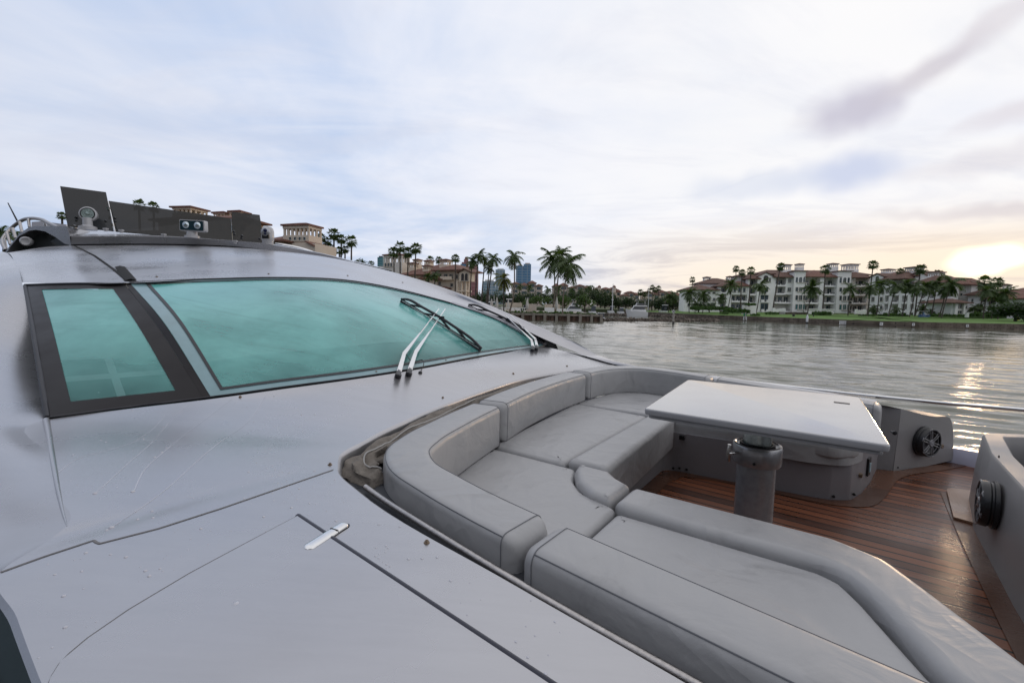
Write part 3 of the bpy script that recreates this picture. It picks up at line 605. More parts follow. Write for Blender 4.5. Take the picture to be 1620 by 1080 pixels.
for x, y in ((119, 357), (167, 362), (192, 364.5), (259, 371), (372, 381.5)):
    mb = MB(); c = P(x, y, d=6.0); mb.box(c, (.045, .04, .02)); mb.box(c+Vector((0, 0, -.018)), (.025, .03, .03)); mb.build('deflector_clip', MT['whitepl'], yacht)
for x, y in ((120.5, 344), (120.8, 349.5), (167, 350), (181.5, 345), (181.8, 350), (370, 366.5), (371, 371), (383, 373.5), (382, 377), (411, 378)):
    mb = MB(); mb.lathe(P(x, y, d=6.02), [(.014, -.01), (.018, 0), (.014, .012), (0, .016)], 10, axis=(0, -1, 0)); mb.build('deflector_bolt', MT['black'], yacht, smooth=40)
# searchlight
sl = MB(); b0 = P(139, 360, d=5.95); t0 = P(140, 345, d=5.95)
sl.lathe(b0, [(.095, -.03), (.095, .01), (.07, .02), (.052, .03), (.048, (t0-b0).length)], 24)
hc = P(140, 339, d=5.98); ax = Vector((.42, -.9, .10)).normalized(); sl.lathe(hc, [(.024, .10), (.065, .085), (.088, .05), (.094, .0), (.094, -.022), (.079, -.03)][::-1], 28, axis=(ax*-1), closed=True)
so = sl.build('searchlight', MT['whitepl'], yacht, smooth=40)
mb = MB(); mb.lathe(hc+ax*.022, [(.080, -.01), (.080, .006), (.075, .009), (0, .002)], 24, axis=ax); mb.build('bezel', MT['black'], so, smooth=30)
mb = MB(); mb.lathe(hc+ax*.034, [(.066, 0), (.045, -.003), (.022, .0), (.021, .008), (0, .009)], 20, axis=ax); mb.build('lens', mat('searchlight_lens', (.30, .36, .34), .15, metal=.7, var=.6, vscale=40), so, smooth=30)
# twin floodlight
def flat_rect(x0, y0, x1, y1, d, th=.02):
    q = [P(x0, y0, d=d), P(x1, y0, d=d), P(x1, y1, d=d), P(x0, y1, d=d)]; return q
fl = MB(); q = [P(283.5, 347, d=5.75), P(323, 349, d=5.75), P(323.5, 366.5, d=5.75), P(285, 364.5, d=5.75)]
ex = (q[1]-q[0]).normalized(); ez = Vector((0, 0, 1)); W_ = (q[1]-q[0]).length; H_ = (q[3]-q[0]).length; cc = (q[0]+q[2])/2; ey = ex.cross(ez)
Rm = Matrix((ex, -ey, ez)).transposed()
def rr2(w, h, r): return [cc+ex*p.x+ez*p.y for p in rounded([(-w/2, -h/2), (w/2, -h/2), (w/2, h/2), (-w/2, h/2)], r, 4)]
fl.prism(rr2(W_, H_, .02), Vector((0, .07, 0))); st = P(304, 374.5, d=5.82); tp = P(304, 365, d=5.82)
fl.lathe(st, [(.085, -.02), (.085, .01), (.062, .015), (.058, (tp-st).length+.01)], 24)
fo = fl.build('floodlight', MT['whitepl'], yacht, smooth=30)
mb = MB(); cc0 = cc; cc = cc+Vector((0, -.004, 0)); mb.prism(rr2(W_-.025, H_-.025, .012), Vector((0, -.004, 0))); mb.build('lamp_face', mat('lamp_glass', (.02, .045, .06), .12, coat=.5), fo); cc = cc0
for sx in (-1, 1):
    mb = MB(); mb.lathe(cc+ex*sx*.073+Vector((0, -.009, .003)), [(.043, 0), (.035, .012), (.015, .018), (0, .019)], 20, axis=(0, -1, 0)); mb.build('lamp', mat('lamp_reflector', (.55, .62, .66), .12, metal=.8, var=.5, vscale=30), fo, smooth=40)
# thermal camera ball
tcb = P(424, 385, d=6.3); cmr = MB(); cmr.lathe(tcb, [(.070, -.03), (.070, .03), (.078, .04), (.080, .09), (.080, .16), (.070, .20), (.047, .225), (0, .235)], 28)
co = cmr.build('thermal_camera', MT['whitepl'], yacht, smooth=40)
mb = MB(); a = Vector((.15, -1, .1)).normalized(); mb.lathe(tcb+a*.057+Vector((0, 0, .14)), [(.055, -.02), (.06, .025), (.05, .03), (0, .031)], 20, axis=a); bo = mb.build('camera_body', MT['silver'], co, smooth=40)
mb = MB(); mb.lathe(tcb+a*.087+Vector((0, 0, .155)), [(.024, 0), (.024, .006), (0, .007)], 16, axis=a); mb.lathe(tcb+a*.087+Vector((.0, 0, .112)), [(.016, 0), (.016, .006), (0, .007)], 16, axis=a); mb.build('camera_lens', mat('blue_lens', (.01, .012, .05), .1, coat=1), co)
mb = MB(); mb.box(tcb+a*.065+Vector((0, 0, .075)), (.09, .04, .05)); mb.build('camera_yoke', MT['black'], co)
mb = MB(); mb.tube(cat([P(x, y, d=6.8) for x, y in ((436, 386), (455, 388.5), (480, 394), (495, 399))], 4), .02, 6); mb.build('flybridge_rail', MT['chrome'], yacht, smooth=60)
mb = MB(); mb.tube([P(12.5, 321, d=8), P(28.5, 352, d=8)], [.008, .014], 6); an = mb.build('whip_antenna', MT['rubber'], yacht)
# --- wipers
def wiper(base1, base2, hip1, hip2, head1, head2, b0, b1, bow, lab):
    w_ = MB(); w2_ = MB()
    arms = MB()
    for bs, hp, hd in ((base1, hip1, head1), (base2, hip2, head2)):
        c, n = hitn(*bs); (w_ if bs is base1 else w2_).lathe(c, [(.021, -.005), (.021, .022), (.017, .026)], 18, axis=n)
        h3 = hit(*hp, .055, near=1); k3 = hit(*hd, .065, near=1); c2 = c+n*.05; t = (h3-c2).normalized(); s = t.cross(n).normalized()
        arms.hexa([c2-t*.02-s*.017-n*.02, c2-t*.02+s*.017-n*.02, h3+s*.013-n*.012, h3-s*.013-n*.012], [c2-t*.02-s*.015+n*.008, c2-t*.02+s*.015+n*.008, h3+s*.012+n*.008, h3-s*.012+n*.008])
        arms.lathe(c+n*.045, [(.011, 0), (.012, .018), (.009, .021), (0, .022)], 12, axis=n)
        m3 = h3.lerp(k3, .38)
        arms.hexa([h3-s*.014-n*.006, h3+s*.014-n*.006, m3+s*.005-n*.004, m3-s*.005-n*.004], [h3-s*.014+n*.008, h3+s*.014+n*.008, m3+s*.005+n*.005, m3-s*.005+n*.005])
        arms.tube([m3, k3], .005, 8)
    o = w_.build('wiper', MT['rubber'], yacht, smooth=40); tag(o, lab); w2_.build('pivot', MT['rubber'], o, smooth=40)
    arms.build('wiper_arm', MT['chrome'], o, smooth=35)
    bl = MB(); e0, e1 = hit(*b0, .012, near=1), hit(*b1, .012, near=1)
    N_ = 16; row = []
    for i in range(N_+1):
        t = i/N_; x, y = b0[0]+(b1[0]-b0[0])*t, b0[1]+(b1[1]-b0[1])*t; q = e0.lerp(e1, t); row.append(q)
    nn_ = hitn((b0[0]+b1[0])/2-8, (b0[1]+b1[1])/2+8)[1]
    bl.tube(row, .011, 6)
    bl.tube([q+nn_*.02 for q in row], .006, 6)
    bow3 = [row[0]+nn_*.02]+[row[int(N_*t)]+nn_*h for t, h in ((.12, .05), (.3, .062), (.5, .068), (.7, .062), (.88, .05))]+[row[-1]+nn_*.02]
    bl.tube(cat(bow3, 4), .013, 6)
    for t in (.18, .36, .64, .82):
        k = int(N_*t); bl.tube([row[k]+nn_*.02, row[min(k+2, N_) if t < .5 else max(k-2, 0)]+nn_*.06], .010, 6)
    bl.box(row[N_//2]+nn_*.07, (.05, .03, .03))
    bl.build('wiper_blade', MT['rubber'], o, smooth=40)
    return o
wiper((629, 597), (646, 594), (636, 571), (654, 568), (691, 498), (701, 498), (633.5, 478), (759, 556), None, 'near wiper with twin chrome arms')
wiper((842, 556), (848, 554.5), (837, 545), (843, 543), (797, 507), (803, 505), (740, 486), (860, 545), None, 'far wiper at the end of the windscreen')
mb = MB(); mb.tube(cat([hit(640, 566, .03) or hit(640, 590, .03), hit(652, 580, .04), hit(664, 579, .05), hit(668, 584, .04), hit(665, 590, .006)], 5), .003, 6); mb.lathe(hit(665, 590), [(.014, 0), (.012, .01), (0, .014)], 10); mb.build('washer_hose', MT['rubber'], yacht, smooth=60)
# --- seams, crease, hatch
mb = MB(); ribbon(mb, [(1, 905), (70, 880), (148, 854.5), (153, 858), (158, 859.5), (250, 836), (350, 804), (440, 773), (527, 743)], .0032, .0012); mb.build('deck_seam', MT['seam'], yacht, smooth=60)
mb = MB(); cr = [hit(x, y, .0) for x, y in ((73, 664), (78, 690), (86, 740), (94, 785), (101, 815), (106, 832))]; cr = [q for q in cr if q]; mb.tube(cat(cr, 5), [.012-.011*i/((len(cr)-1)*5) for i in range((len(cr)-1)*5+1)], 8); mb.build('moulded_crease', MT['silver'], yacht, smooth=70)
Lh = [(470.5, 817), (385, 863), (300, 909), (205, 966), (140, 1011), (97, 1047), (80, 1074), (70, 1110), (62, 1150)]; Rh = [(470.5, 817), (560, 876), (650, 935), (740, 995), (826, 1052), (880, 1088), (930, 1120), (990, 1160), (1040, 1192)]
def hrow(a, b, lift, n=8): return [hit(a[0]+(b[0]-a[0])*i/n, a[1]+(b[1]-a[1])*i/n, lift) for i in range(n+1)]
G = []
for i in range(len(Lh)-1):
    for k in range(4):
        t = k/4; a = (Lh[i][0]+(Lh[i+1][0]-Lh[i][0])*t, Lh[i][1]+(Lh[i+1][1]-Lh[i][1])*t); b = (Rh[i][0]+(Rh[i+1][0]-Rh[i][0])*t, Rh[i][1]+(Rh[i+1][1]-Rh[i][1])*t); G.append(hrow(a, b, .0035))
G = [g for g in G if all(q is not None for q in g)]
mb = MB(); mb.grid(G); eL = [g[0] for g in G]; mb.grid([eL, [q-Vector((0, 0, .006)) for q in eL]])
hat = mb.build('deck_hatch', MT['silver'], yacht, smooth=60, fixn=True)
mb = MB(); ribbon(mb, [(471, 815.5), (384, 861.5), (299, 907), (203.5, 964), (138.5, 1009), (110, 1033), (94, 1050), (83, 1068), (76, 1085), (71, 1105)], .0017, .001); mb.build('hatch_seam', MT['seam'], hat, smooth=60)
mb = MB(); gp = [hit(x, y, -.003) for x, y in ((471, 815), (560, 874), (650, 933.5), (740, 993), (826, 1050), (880, 1086), (930, 1120))]; gp = [q for q in gp if q]; mb.tube(cat(gp, 4), .0088, 8); mb.build('hatch_gasket', mat('wet_hatch_gasket', (.012, .014, .03), .22, bump=.3, bscale=300, bdist=.001), hat, smooth=60)
# hinge: two interlocking polished leaves
a = hit(484, 870, .0); b = hit(548, 829, .0); ax = (b-a).normalized(); nn_ = hitn(515, 850)[1]; sd = ax.cross(nn_).normalized()
gpl = MB(); gpl.grid([[a+ax*(t*(b-a).length)+sd*w_*k+nn_*.0012 for k in (-1, -.5, 0, .5, 1)] for t, w_ in ((-.03, .006), (.0, .013), (.06, .0172), (.5, .0178), (.94, .0166), (1.0, .0125), (1.03, .006))]); gpl.build('hinge_shadow', MT['rubber'], hat)  # dark plate: shadow of the leaves put in as colour
def leaf(s0, s1, w0, w1, name):
    g = MB(); rows = []
    L0 = (b-a).length; K_ = 24; J = 10
    for i in range(K_+1):
        t = s0+(s1-s0)*i/K_; e_ = min(t, 1-t)*L0; w = w0*math.sqrt(max(1-max(0, 1-e_/.014)**2, 0.10))
        row = []
        for j in range(J+1):
            an_ = PI*j/J; row.append(a+ax*t*L0+sd*w*math.cos(an_)+nn_*(.002+.007*(math.sin(an_)**.5)*(w/w0)))
        rows.append(row)
    g.grid(rows); return g.build(name, MT['chrome'], hat, smooth=60)
leaf(0, .66, .0155, 0, 'hinge_leaf'); leaf(.68, 1, .0145, 0, 'hinge_leaf')
mb = MB(); mb.tube([a+ax*(b-a).length*.67-sd*.012+nn_*.006, a+ax*(b-a).length*.67+sd*.012+nn_*.006], .004, 8); mb.build('hinge_pin', MT['black'], hat)
# snap fasteners
for x, y, tr in ((26, 446, 1), (248, 438, 1), (425, 433.5, 1), (550, 436, 1), (637, 447, 1), (83, 661.5, 0), (380, 628, 0), (595, 588.5, 0), (705, 570, 0), (799, 555.8, 0), (865, 548, 0), (812, 591, 0), (700.5, 629, 0), (522, 735, 0), (675, 858, 0), (897, 579, 0)):
    l, n = hitn(x, y, rbvh if tr else None)
    if l is None: continue
    k = 1.0 if (l-EYE).length < 3 else 1.3
    mb = MB(); mb.lathe(l, [(.0085*k, 0), (.008*k, .002), (.0045*k, .003), (.0035*k, .0045), (.0052*k, .0055), (.0048*k, .007), (.002*k, .007), (.002*k, .005)], 14, axis=n); mb.build('snap_fastener', MT['bronze'], yacht, smooth=40)
# rain drops and trails on the gelcoat
mb = MB(); rd = random.Random(3)
drops = [(150, 780, 2.2), (210, 777, 2.2), (176, 834, 2.6), (373, 956, 3.2), (475, 876, 2.2), (498, 655, 1.6)]
for _ in range(420):
    x = rd.choice([rd.uniform(60, 560), rd.uniform(380, 900)]); y = rd.uniform(620, 1070); drops.append((x, y, rd.choice([.5, .6, .7, .8, 1.1, 1.5])))
for k in range(60): drops.append((605+8*math.sin(k*.7)+rd.gauss(0, 2), 860+k*3.2, rd.uniform(.5, 1.3))); drops.append((420+rd.gauss(0, 12)+k*.6, 700+k*1.6, rd.uniform(.4, 1.0)))
for x, y, s in drops:
    l, n = hitn(x, y)
    if l is None: continue
    r = .0029*s; mb.lathe(l-n*.0002, [(r, 0), (r*.85, r*.32), (r*.45, r*.52), (0, r*.58)], 8, axis=n, closed=True)
wat = mat('water_drop', (.40, .40, .45), .04, spec=1.0, coat=1.0); tag(mb.build('rain_drops', wat, yacht, smooth=60), kind='stuff')
mb = MB()
for pts in ([(263, 655), (240, 680), (215, 697), (170, 712), (120, 727), (92, 747)], [(375, 625), (330, 660), (262, 712), (225, 748), (212, 776)], [(300, 640), (275, 660), (240, 700), (200, 735), (153, 779)], [(425, 618), (395, 665), (340, 705), (255, 780), (180, 832)]):
    pc = [(q.x, q.y) for q in cat([Vector((x, y, 0)) for x, y in pts], 6)]; ribbon(mb, pc, .0014, .0004, sub=1)
mb.build('rain_trail', mat('wet_trail', (.45, .45, .50), .2, coat=.5), yacht, smooth=60)
# --- hull below the deck
sheerN = [B(-14, .3, .35), B(-8, .02, .15), B(-3, .0, .02), B(0, .03, .02), B(1.0, .30, .04), B(2.6, .95, .08), B(4.2, 1.8, .12), B(5.4, 2.69, .15)]
sheerF = [B(q.dot(BU), 5.38-q.dot(BV), q.z) for q in reversed(sheerN)]
mb = MB(); sh = sheerN+sheerF[1:]
wlr = [B(q.dot(BU)-(.5 if q.dot(BU) > 3 else .15), 2.69+(q.dot(BV)-2.69)*.88, WATER-.4) for q in sh]; md = [(x.lerp(y, .5)+(x-B(x.dot(BU), 2.69, x.z))*.03) for x, y in zip(sh, wlr)]
G = loft([sh, md, wlr], 6, 4); mb.grid(G); hull = mb.build('hull', MT['hullgrey'], yacht, smooth=60)
# far bulwark and rail
mb = MB(); pth = [B(.35, 5.1, .1), B(.79, 5.0, .12), B(1.2, 4.88, .12), B(2.6, 4.3, .13), B(4.2, 3.45, .14)]
pp = cat(pth, 6); mb.grid([[q-Vector((0, 0, .13))-BV*.02 for q in pp], [q-Vector((0, 0, .01))-BV*.01 for q in pp], [q for q in pp], [q+BV*.09 for q in pp], [q+BV*.12-Vector((0, 0, .02)) for q in pp], [q+BV*.13-Vector((0, 0, .3)) for q in pp]])
mb.build('bulwark', MT['lavender'], yacht, smooth=40)
mb = MB(); mb.tube(cat([B(-1.45, 4.74, .53), B(-.98, 4.73, .529), B(.15, 4.72, .514), B(.68, 4.70, .521), B(1.07, 4.70, .532), B(2.2, 4.45, .55), B(3.6, 3.6, .58)], 6), .0145, 10)
for q, z0 in ((B(-1.3, 4.73, .53), .1), (B(2.2, 4.45, .55), .1), (B(3.6, 3.6, .58), .1)): mb.tube([q, Vector((q.x, q.y, z0))], .012, 8)
mb.build('handrail', MT['chrome'], yacht, smooth=60)
mb = MB(); mb.tube(cat([P(578, 770, .540), P(592, 780, .535), P(665, 827, .530), P(741, 874, .520), P(818, 921, .510), P(960, 1003, .495), P(1102, 1082, .480), B(.6, P(1102, 1082, .48).dot(BV)-.06, .44)], 6), .0105, 12); mb.build('gutter_rail', MT['steel_wet'], yacht, smooth=60)
# gutter shelf between coaming and cushions
gz = lambda u: .43+.056*(.2-u)
Ri = [q for q in R0]
sh1 = [Vector((q.x, q.y, 0)) for q in lip[2]]
sh2 = []
for i, q in enumerate(sh1):
    c = q+off(R0, i, .15); c2 = q-off(R0, i, .15); tgt = Vector((B(-.4, 2.69, 0)).to_tuple()); sh2.append(c if (c-tgt).length < (c2-tgt).length else c2)
mb = MB(); mb.grid([[Vector((q.x, q.y, gz(q.dot(BU)))) for q in sh1], [Vector((q.x, q.y, gz(q.dot(BU)))) for q in sh2]]); mb.build('gutter', mat('dark_gutter', (.035, .038, .045), .5), yacht, smooth=60)
# --- teak floor and margins
mb = MB(); fl_ = [B(-1.7, 1.0, 0), B(1.0, .75, 0), B(2.6, 1.3, 0), B(2.6, 4.2, 0), B(1.0, 4.95, 0), B(.5, 5.08, 0), B(-1.7, 4.6, 0)]
for t in tessellate_polygon([fl_]): pass
mb.add(fl_, [t for t in tessellate_polygon([fl_])]); mb.build('teak_floor', MT['teak'], yacht, fixn=True)
def strip(pin, pout, name, m, z=.004):
    g = MB(); a_ = cat([B(u, v, z) for u, v in pin], 6); b_ = cat([B(u, v, z) for u, v in pout], 6); g.grid([a_, b_]); return g.build(name, m, yacht, fixn=True)
strip([(-1.0, 3.25), (-.95, 3.37), (-.80, 3.40), (-.2, 3.455), (.0, 3.49), (.10, 3.56), (.17, 3.75), (.23, 4.05), (.28, 4.40), (.37, 4.43), (.55, 4.68), (.79, 5.0)],
      [(-.88, 3.18), (-.86, 3.29), (-.78, 3.33), (-.2, 3.385), (.03, 3.41), (.20, 3.52), (.28, 3.72), (.34, 4.0), (.40, 4.25), (.47, 4.40), (.66, 4.66), (.86, 4.96)], 'floor_margin', MT['teak_margin'])
strip([(-1.04, 2.0), (-1.0, 3.3)], [(-.93, 2.0), (-.90, 3.3)], 'floor_margin', MT['teak_margin'], .0045)
strip([(.70, 4.12), (.685, 3.6), (.66, 2.7), (.66, 1.2)], [(.60, 4.12), (.585, 3.6), (.57, 2.7), (.57, 1.2)], 'floor_margin', MT['teak_margin'], .0045)
mb = MB(); pl = rounded([(.595, 3.62), (.71, 3.58), (.85, 4.25), (.64, 4.22)], [.002, .002, .05, .1], 5); mb.prism([B(q.x, q.y, .006) for q in pl], (0, 0, .012)); tag(mb.build('floor_margin', MT['teak_light'], yacht), 'pale worn teak board at the foot of the bow console')
# ================================================================ LOUNGE SOFA, TABLE, SPEAKERS, BOW CONSOLE
zt = lambda u: .532+.056*(.2-u) if u > -1.45 else .625
sofa = thing('lounge_sofa', 'grey vinyl wrap-around sofa built into the foredeck around the table', 'sofa', tuple(B(-.3, 2.69, 0)))
def sweep(path, prof, endr=.045):             # prof in (side, up); rounded pillow ends
    g = MB(); n = len(path); L = [0]
    for a, b in zip(path[:-1], path[1:]): L.append(L[-1]+(b-a).length)
    rows = []; idx = []
    steps = [(0, 0.02), (.004, .35), (.012, .62), (.025, .85), (endr, 1.0)]
    def at(s):
        j = 0
        while j < n-2 and L[j+1] < s: j += 1
        t = (s-L[j])/max(L[j+1]-L[j], 1e-9); p = path[j].lerp(path[j+1], t)
        tt = (path[min(j+2, n-1)]-path[max(j-1, 0)]).normalized(); return p, tt
    S = [(s, k) for s, k in steps]+[(L[i], 1) for i in range(n) if endr < L[i] < L[-1]-endr]+[(L[-1]-s, k) for s, k in reversed(steps)]
    for s, k in S:
        p, t = at(s); sd = Vector((t.y, -t.x, 0)).normalized(); u = p.dot(BU)
        zc_ = sum(h for _, h in prof)/len(prof)
        rad = endr*.9*(1-k)
        row = []
        for a, h in prof:
            aa = a-math.copysign(min(rad, abs(a)), a); hh = h-math.copysign(min(rad, abs(h-zc_)), h-zc_); row.append(Vector((p.x, p.y, p.z))+sd*aa+Vector((0, 0, hh)))
        rows.append(row+[row[0]])
    g.grid(rows); g.f.append(tuple(range(len(prof)))); g.m.append(0); b_ = (len(rows)-1)*(len(prof)+1); g.f.append(tuple(b_+k for k in reversed(range(len(prof))))); g.m.append(0)
    return g, rows
def rprof(t, h, r, lean=0.0):                 # rounded rectangle hanging down from the top at up = 0
    p = rounded([(-t/2, -h), (t/2, -h), (t/2, 0), (-t/2, 0)], [.015, .015, r, r*.8], 6); out = []
    for q in p:
        bul = .012*math.sin(PI*min(1, max(0, -q.y/h)))*(1 if q.x > 0 else .4); out.append((q.x+math.copysign(bul, q.x)-lean*q.y, q.y))
    return out
def back(pts, t=.185, h=.24, lab=None, drop=0.0):
    c = [B(u, v, zt(u)-drop) for u, v in pts]; path = cat(c, 8)
    g, rows = sweep(path, rprof(t, h, .035)); o = g.build('backrest', MT['vinyl'], sofa, smooth=60, weld=True, fixn=True); tag(o, lab)
    s = MB(); np_ = len(rows[0])-1
    pr = rprof(t, h, .035); best = [max(range(np_), key=lambda k: (pr[k][0]*sg)+pr[k][1]*1.0) for sg in (-1, 1)]
    for bi in best:
        s.tube([r[bi]+Vector((0, 0, .0008)) for r in rows[4:-4]], .0020, 5)
        o2 = [r[bi]*.86+r[(bi+1) % np_]*.0+r[bi]*.14 for r in rows[4:-4]]
    for rr_ in (rows[4], rows[-5]): s.tube([q+(q-sum(rr_[:-1], Vector())/np_)*.006 for q in rr_[:-1]], .0016, 5, closed=True)
    s.build('piping', MT['stitch'], o, smooth=60); return o
back([(-.672, 1.050), (-.85, 1.062), (-1.08, 1.09), (-1.28, 1.135), (-1.40, 1.22), (-1.475, 1.36), (-1.56, 1.62), (-1.63, 1.88), (-1.675, 2.08)], lab='L-shaped backrest round the near corner')
back([(-1.68, 2.10), (-1.76, 2.45), (-1.82, 2.85), (-1.85, 3.2), (-1.86, 3.56)], lab='middle aft backrest')
back([(-1.86, 3.58), (-1.85, 3.8), (-1.80, 4.02), (-1.70, 4.18), (-1.55, 4.28), (-1.3, 4.33), (-.92, 4.345)], lab='backrest round the far corner', t=.18)
back([(-.905, 4.345), (-.4, 4.34), (.0, 4.32), (.27, 4.29)], lab='far side backrest behind the table', t=.18, drop=.003)
back([(-.655, 1.045), (-.3, 1.033), (.1, 1.02), (.6, 1.0), (1.1, .98)], lab='near side backrest in the foreground')
zs = .385
def seat(poly, r, z0=.285, z1=zs, er=.028, lab=None, puff=.006, name='seat_cushion'):
    g = MB(); o_ = rounded(poly, r, 6); o_ = [Vector((q.x, q.y, 0)) for q in poly_clean([Vector((q.x, q.y, 0)) for q in o_], 96)]
    slab(g, [Vector((q.x, q.y)) for q in o_], z0, z1, er, 5, puff, rb=.012); o = g.build(name, MT['vinyl'], sofa, smooth=60, fixn=True); tag(o, lab); return o, o_
seat([(-1.60, 1.16), (-.715, 1.10), (-.715, 1.745), (-.76, 1.76), (-.90, 1.80), (-1.0, 1.90), (-1.062, 2.045), (-1.62, 2.045)], [.08, .02, .02, .05, .08, .08, .01, .02], lab='corner seat pad', z1=.378)
seat([(-1.64, 2.055), (-1.145, 2.055), (-1.155, 3.36), (-1.80, 3.40)], .02, lab='aft seat pad')
seat([(-1.80, 3.41), (-1.0, 3.43), (-.985, 4.25), (-1.55, 4.25), (-1.76, 4.05)], [.02, .02, .02, .1, .12], lab='far corner seat pad')
seat([(-.975, 3.43), (.02, 3.44), (.12, 3.56), (.17, 3.8), (.235, 4.22), (-.975, 4.25)], [.02, .08, .06, .05, .03, .02], lab='far seat pad under the table edge', z1=.375)
seat([(-.705, 1.12), (.9, 1.08), (.55, 1.12), (.22, 1.375), (.10, 1.64), (.045, 1.715), (-.01, 1.735), (-.705, 1.725)][0:1]+[(.45, 1.10), (.22, 1.375), (.10, 1.62), (.045, 1.71), (-.02, 1.735), (-.705, 1.725)], [.02, .02, .05, .08, .06, .03, .02], lab='long sunbathing pad in the foreground', z1=.372)
# raised front bolsters
def bolster(poly, r, lab, z1=.405, er=.036): return seat(poly, r, .17, z1, er, lab, puff=0, name='front_bolster')
bolster([(-1.135, 2.075), (-.905, 2.075), (-.965, 3.46), (-1.145, 3.36)], [.02, .02, .06, .03], 'bolster along the aft seat')
bolster([(-1.06, 2.06), (-1.03, 1.96), (-.95, 1.84), (-.84, 1.755), (-.745, 1.745), (-.738, 1.955), (-.82, 2.0), (-.885, 2.06)], [.02, .06, .06, .06, .02, .02, .06, .03], 'curved bolster at the inner corner', z1=.408)
lo = [(-.725, 1.735), (-.4, 1.728), (-.02, 1.748), (.055, 1.72), (.115, 1.635), (.235, 1.375), (.46, 1.09)]; hi_ = [(.75, 1.10), (.47, 1.42), (.26, 1.76), (.17, 1.90), (.02, 1.965), (-.35, 1.96), (-.725, 1.955)]
bolster(lo+hi_, [.02, .1, .06, .06, .06, .1, .02, .02, .12, .1, .08, .08, .1, .02], 'long bolster curving round the foreground pad')
# quilted drop front on the far bench (front face cushion)
g = MB()
fr = cat([B(-.965, 3.40, 0), B(-.5, 3.43, 0), B(-.05, 3.45, 0), B(.06, 3.50, 0), B(.13, 3.62, 0), B(.18, 3.85, 0), B(.25, 4.26, 0)], 6)
g.grid([[q+Vector((0, 0, z)) for q in fr] for z in (.235, .24, .30, .34)])
g.build('seat_skirt', MT['vinyl'], sofa, smooth=60)
# moulded bases
base = [(-1.02, 1.0), (-1.02, 3.38), (-.80, 3.395), (-.2, 3.455), (.0, 3.485), (.10, 3.555), (.165, 3.74), (.225, 4.03), (.275, 4.39), (.27, 4.6), (-1.9, 4.5), (-1.9, 1.0)]
g = MB(); pb = rounded(base, [.01, .09, .05, .05, .05, .06, .05, .05, .02, .01, .01, .01], 6)
lo_ = [B(q.x, q.y, .0) for q in pb]; hi2 = [B(q.x, q.y, .29) for q in pb]; n = len(pb)
g.add(lo_+hi2, [(i, (i+1) % n, n+(i+1) % n, n+i) for i in range(n)]); ii = len(g.v); g.add(hi2, list(tessellate_polygon([hi2])))
sb = g.build('bench_base', MT['basegrey'], sofa, smooth=40, weld=True, fixn=True)
g = MB(); nb_ = rounded([(-1.03, 1.0), (.9, .9), (.70, 1.10), (.42, 1.40), (.22, 1.73), (.13, 1.86), (.0, 1.93), (-.72, 1.925), (-.86, 1.99), (-1.03, 2.06)], [.01, .01, .1, .1, .08, .06, .08, .05, .05, .01], 6)
lo_ = [B(q.x, q.y, .0) for q in nb_]; hi2 = [B(q.x, q.y, .275) for q in nb_]; n = len(nb_)
g.add(lo_+hi2, [(i, (i+1) % n, n+(i+1) % n, n+i) for i in range(n)]); g.add(hi2, list(tessellate_polygon([hi2]))); tag(g.build('bench_base', MT['consolegrey'], sofa, smooth=40, weld=True, fixn=True), 'base under the foreground pad')
for u, v, z in ((-.86, 3.388, .03), (-.93, 3.30, .05), (.02, 3.49, .03), (.125, 3.60, .035), (-.91, 3.384, .03)):
    g = MB(); g.lathe(B(u, v-.003, z), [(.009, -.004), (.009, .003), (0, .005)], 10, axis=tuple(-BV)); g.build('screw', MT['black'], sb)
g = MB(); q = B(-.90, 3.372, .265); g.box(q, (.035, .02, .03), Matrix.Rotation(BA, 3, 'Z')); g.build('drain_slot', MT['dark'], sb)
# socket panel on the end of the far bench
def frame_at(c, ndir):
    n = Vector(ndir).normalized(); x = Vector((0, 0, 1)).cross(n).normalized(); return c, x, Vector((0, 0, 1)), n
ed = (B(.225, 4.03, 0)-B(.165, 3.74, 0)).normalized(); nrm_ = Vector((ed.y, -ed.x, 0))
c, x, zz, n = frame_at(B(.196, 3.885, .155), nrm_)
g = MB(); g.prism([c+x*a*.036+zz*b*.06+n*.0 for a, b in ((-1, -1), (1, -1), (1, 1), (-1, 1))], n*.012); so_ = g.build('socket_panel', MT['black'], sb)
g = MB(); g.prism([c+x*a*.014+zz*(b*.03-.005)+n*.0125 for a, b in ((-1, -1), (1, -1), (1, 1), (-1, 1))], n*.004); g.build('switch', mat('pale_switch', (.35, .50, .55), .3), so_)
c2 = B(.155, 3.69, .14); g = MB(); g.lathe(c2+n*.0, [(.016, -.01), (.016, .008), (.009, .010), (.008, .004), (0, .004)], 16, axis=n); g.build('deck_socket', MT['bronze'], sb, smooth=40)
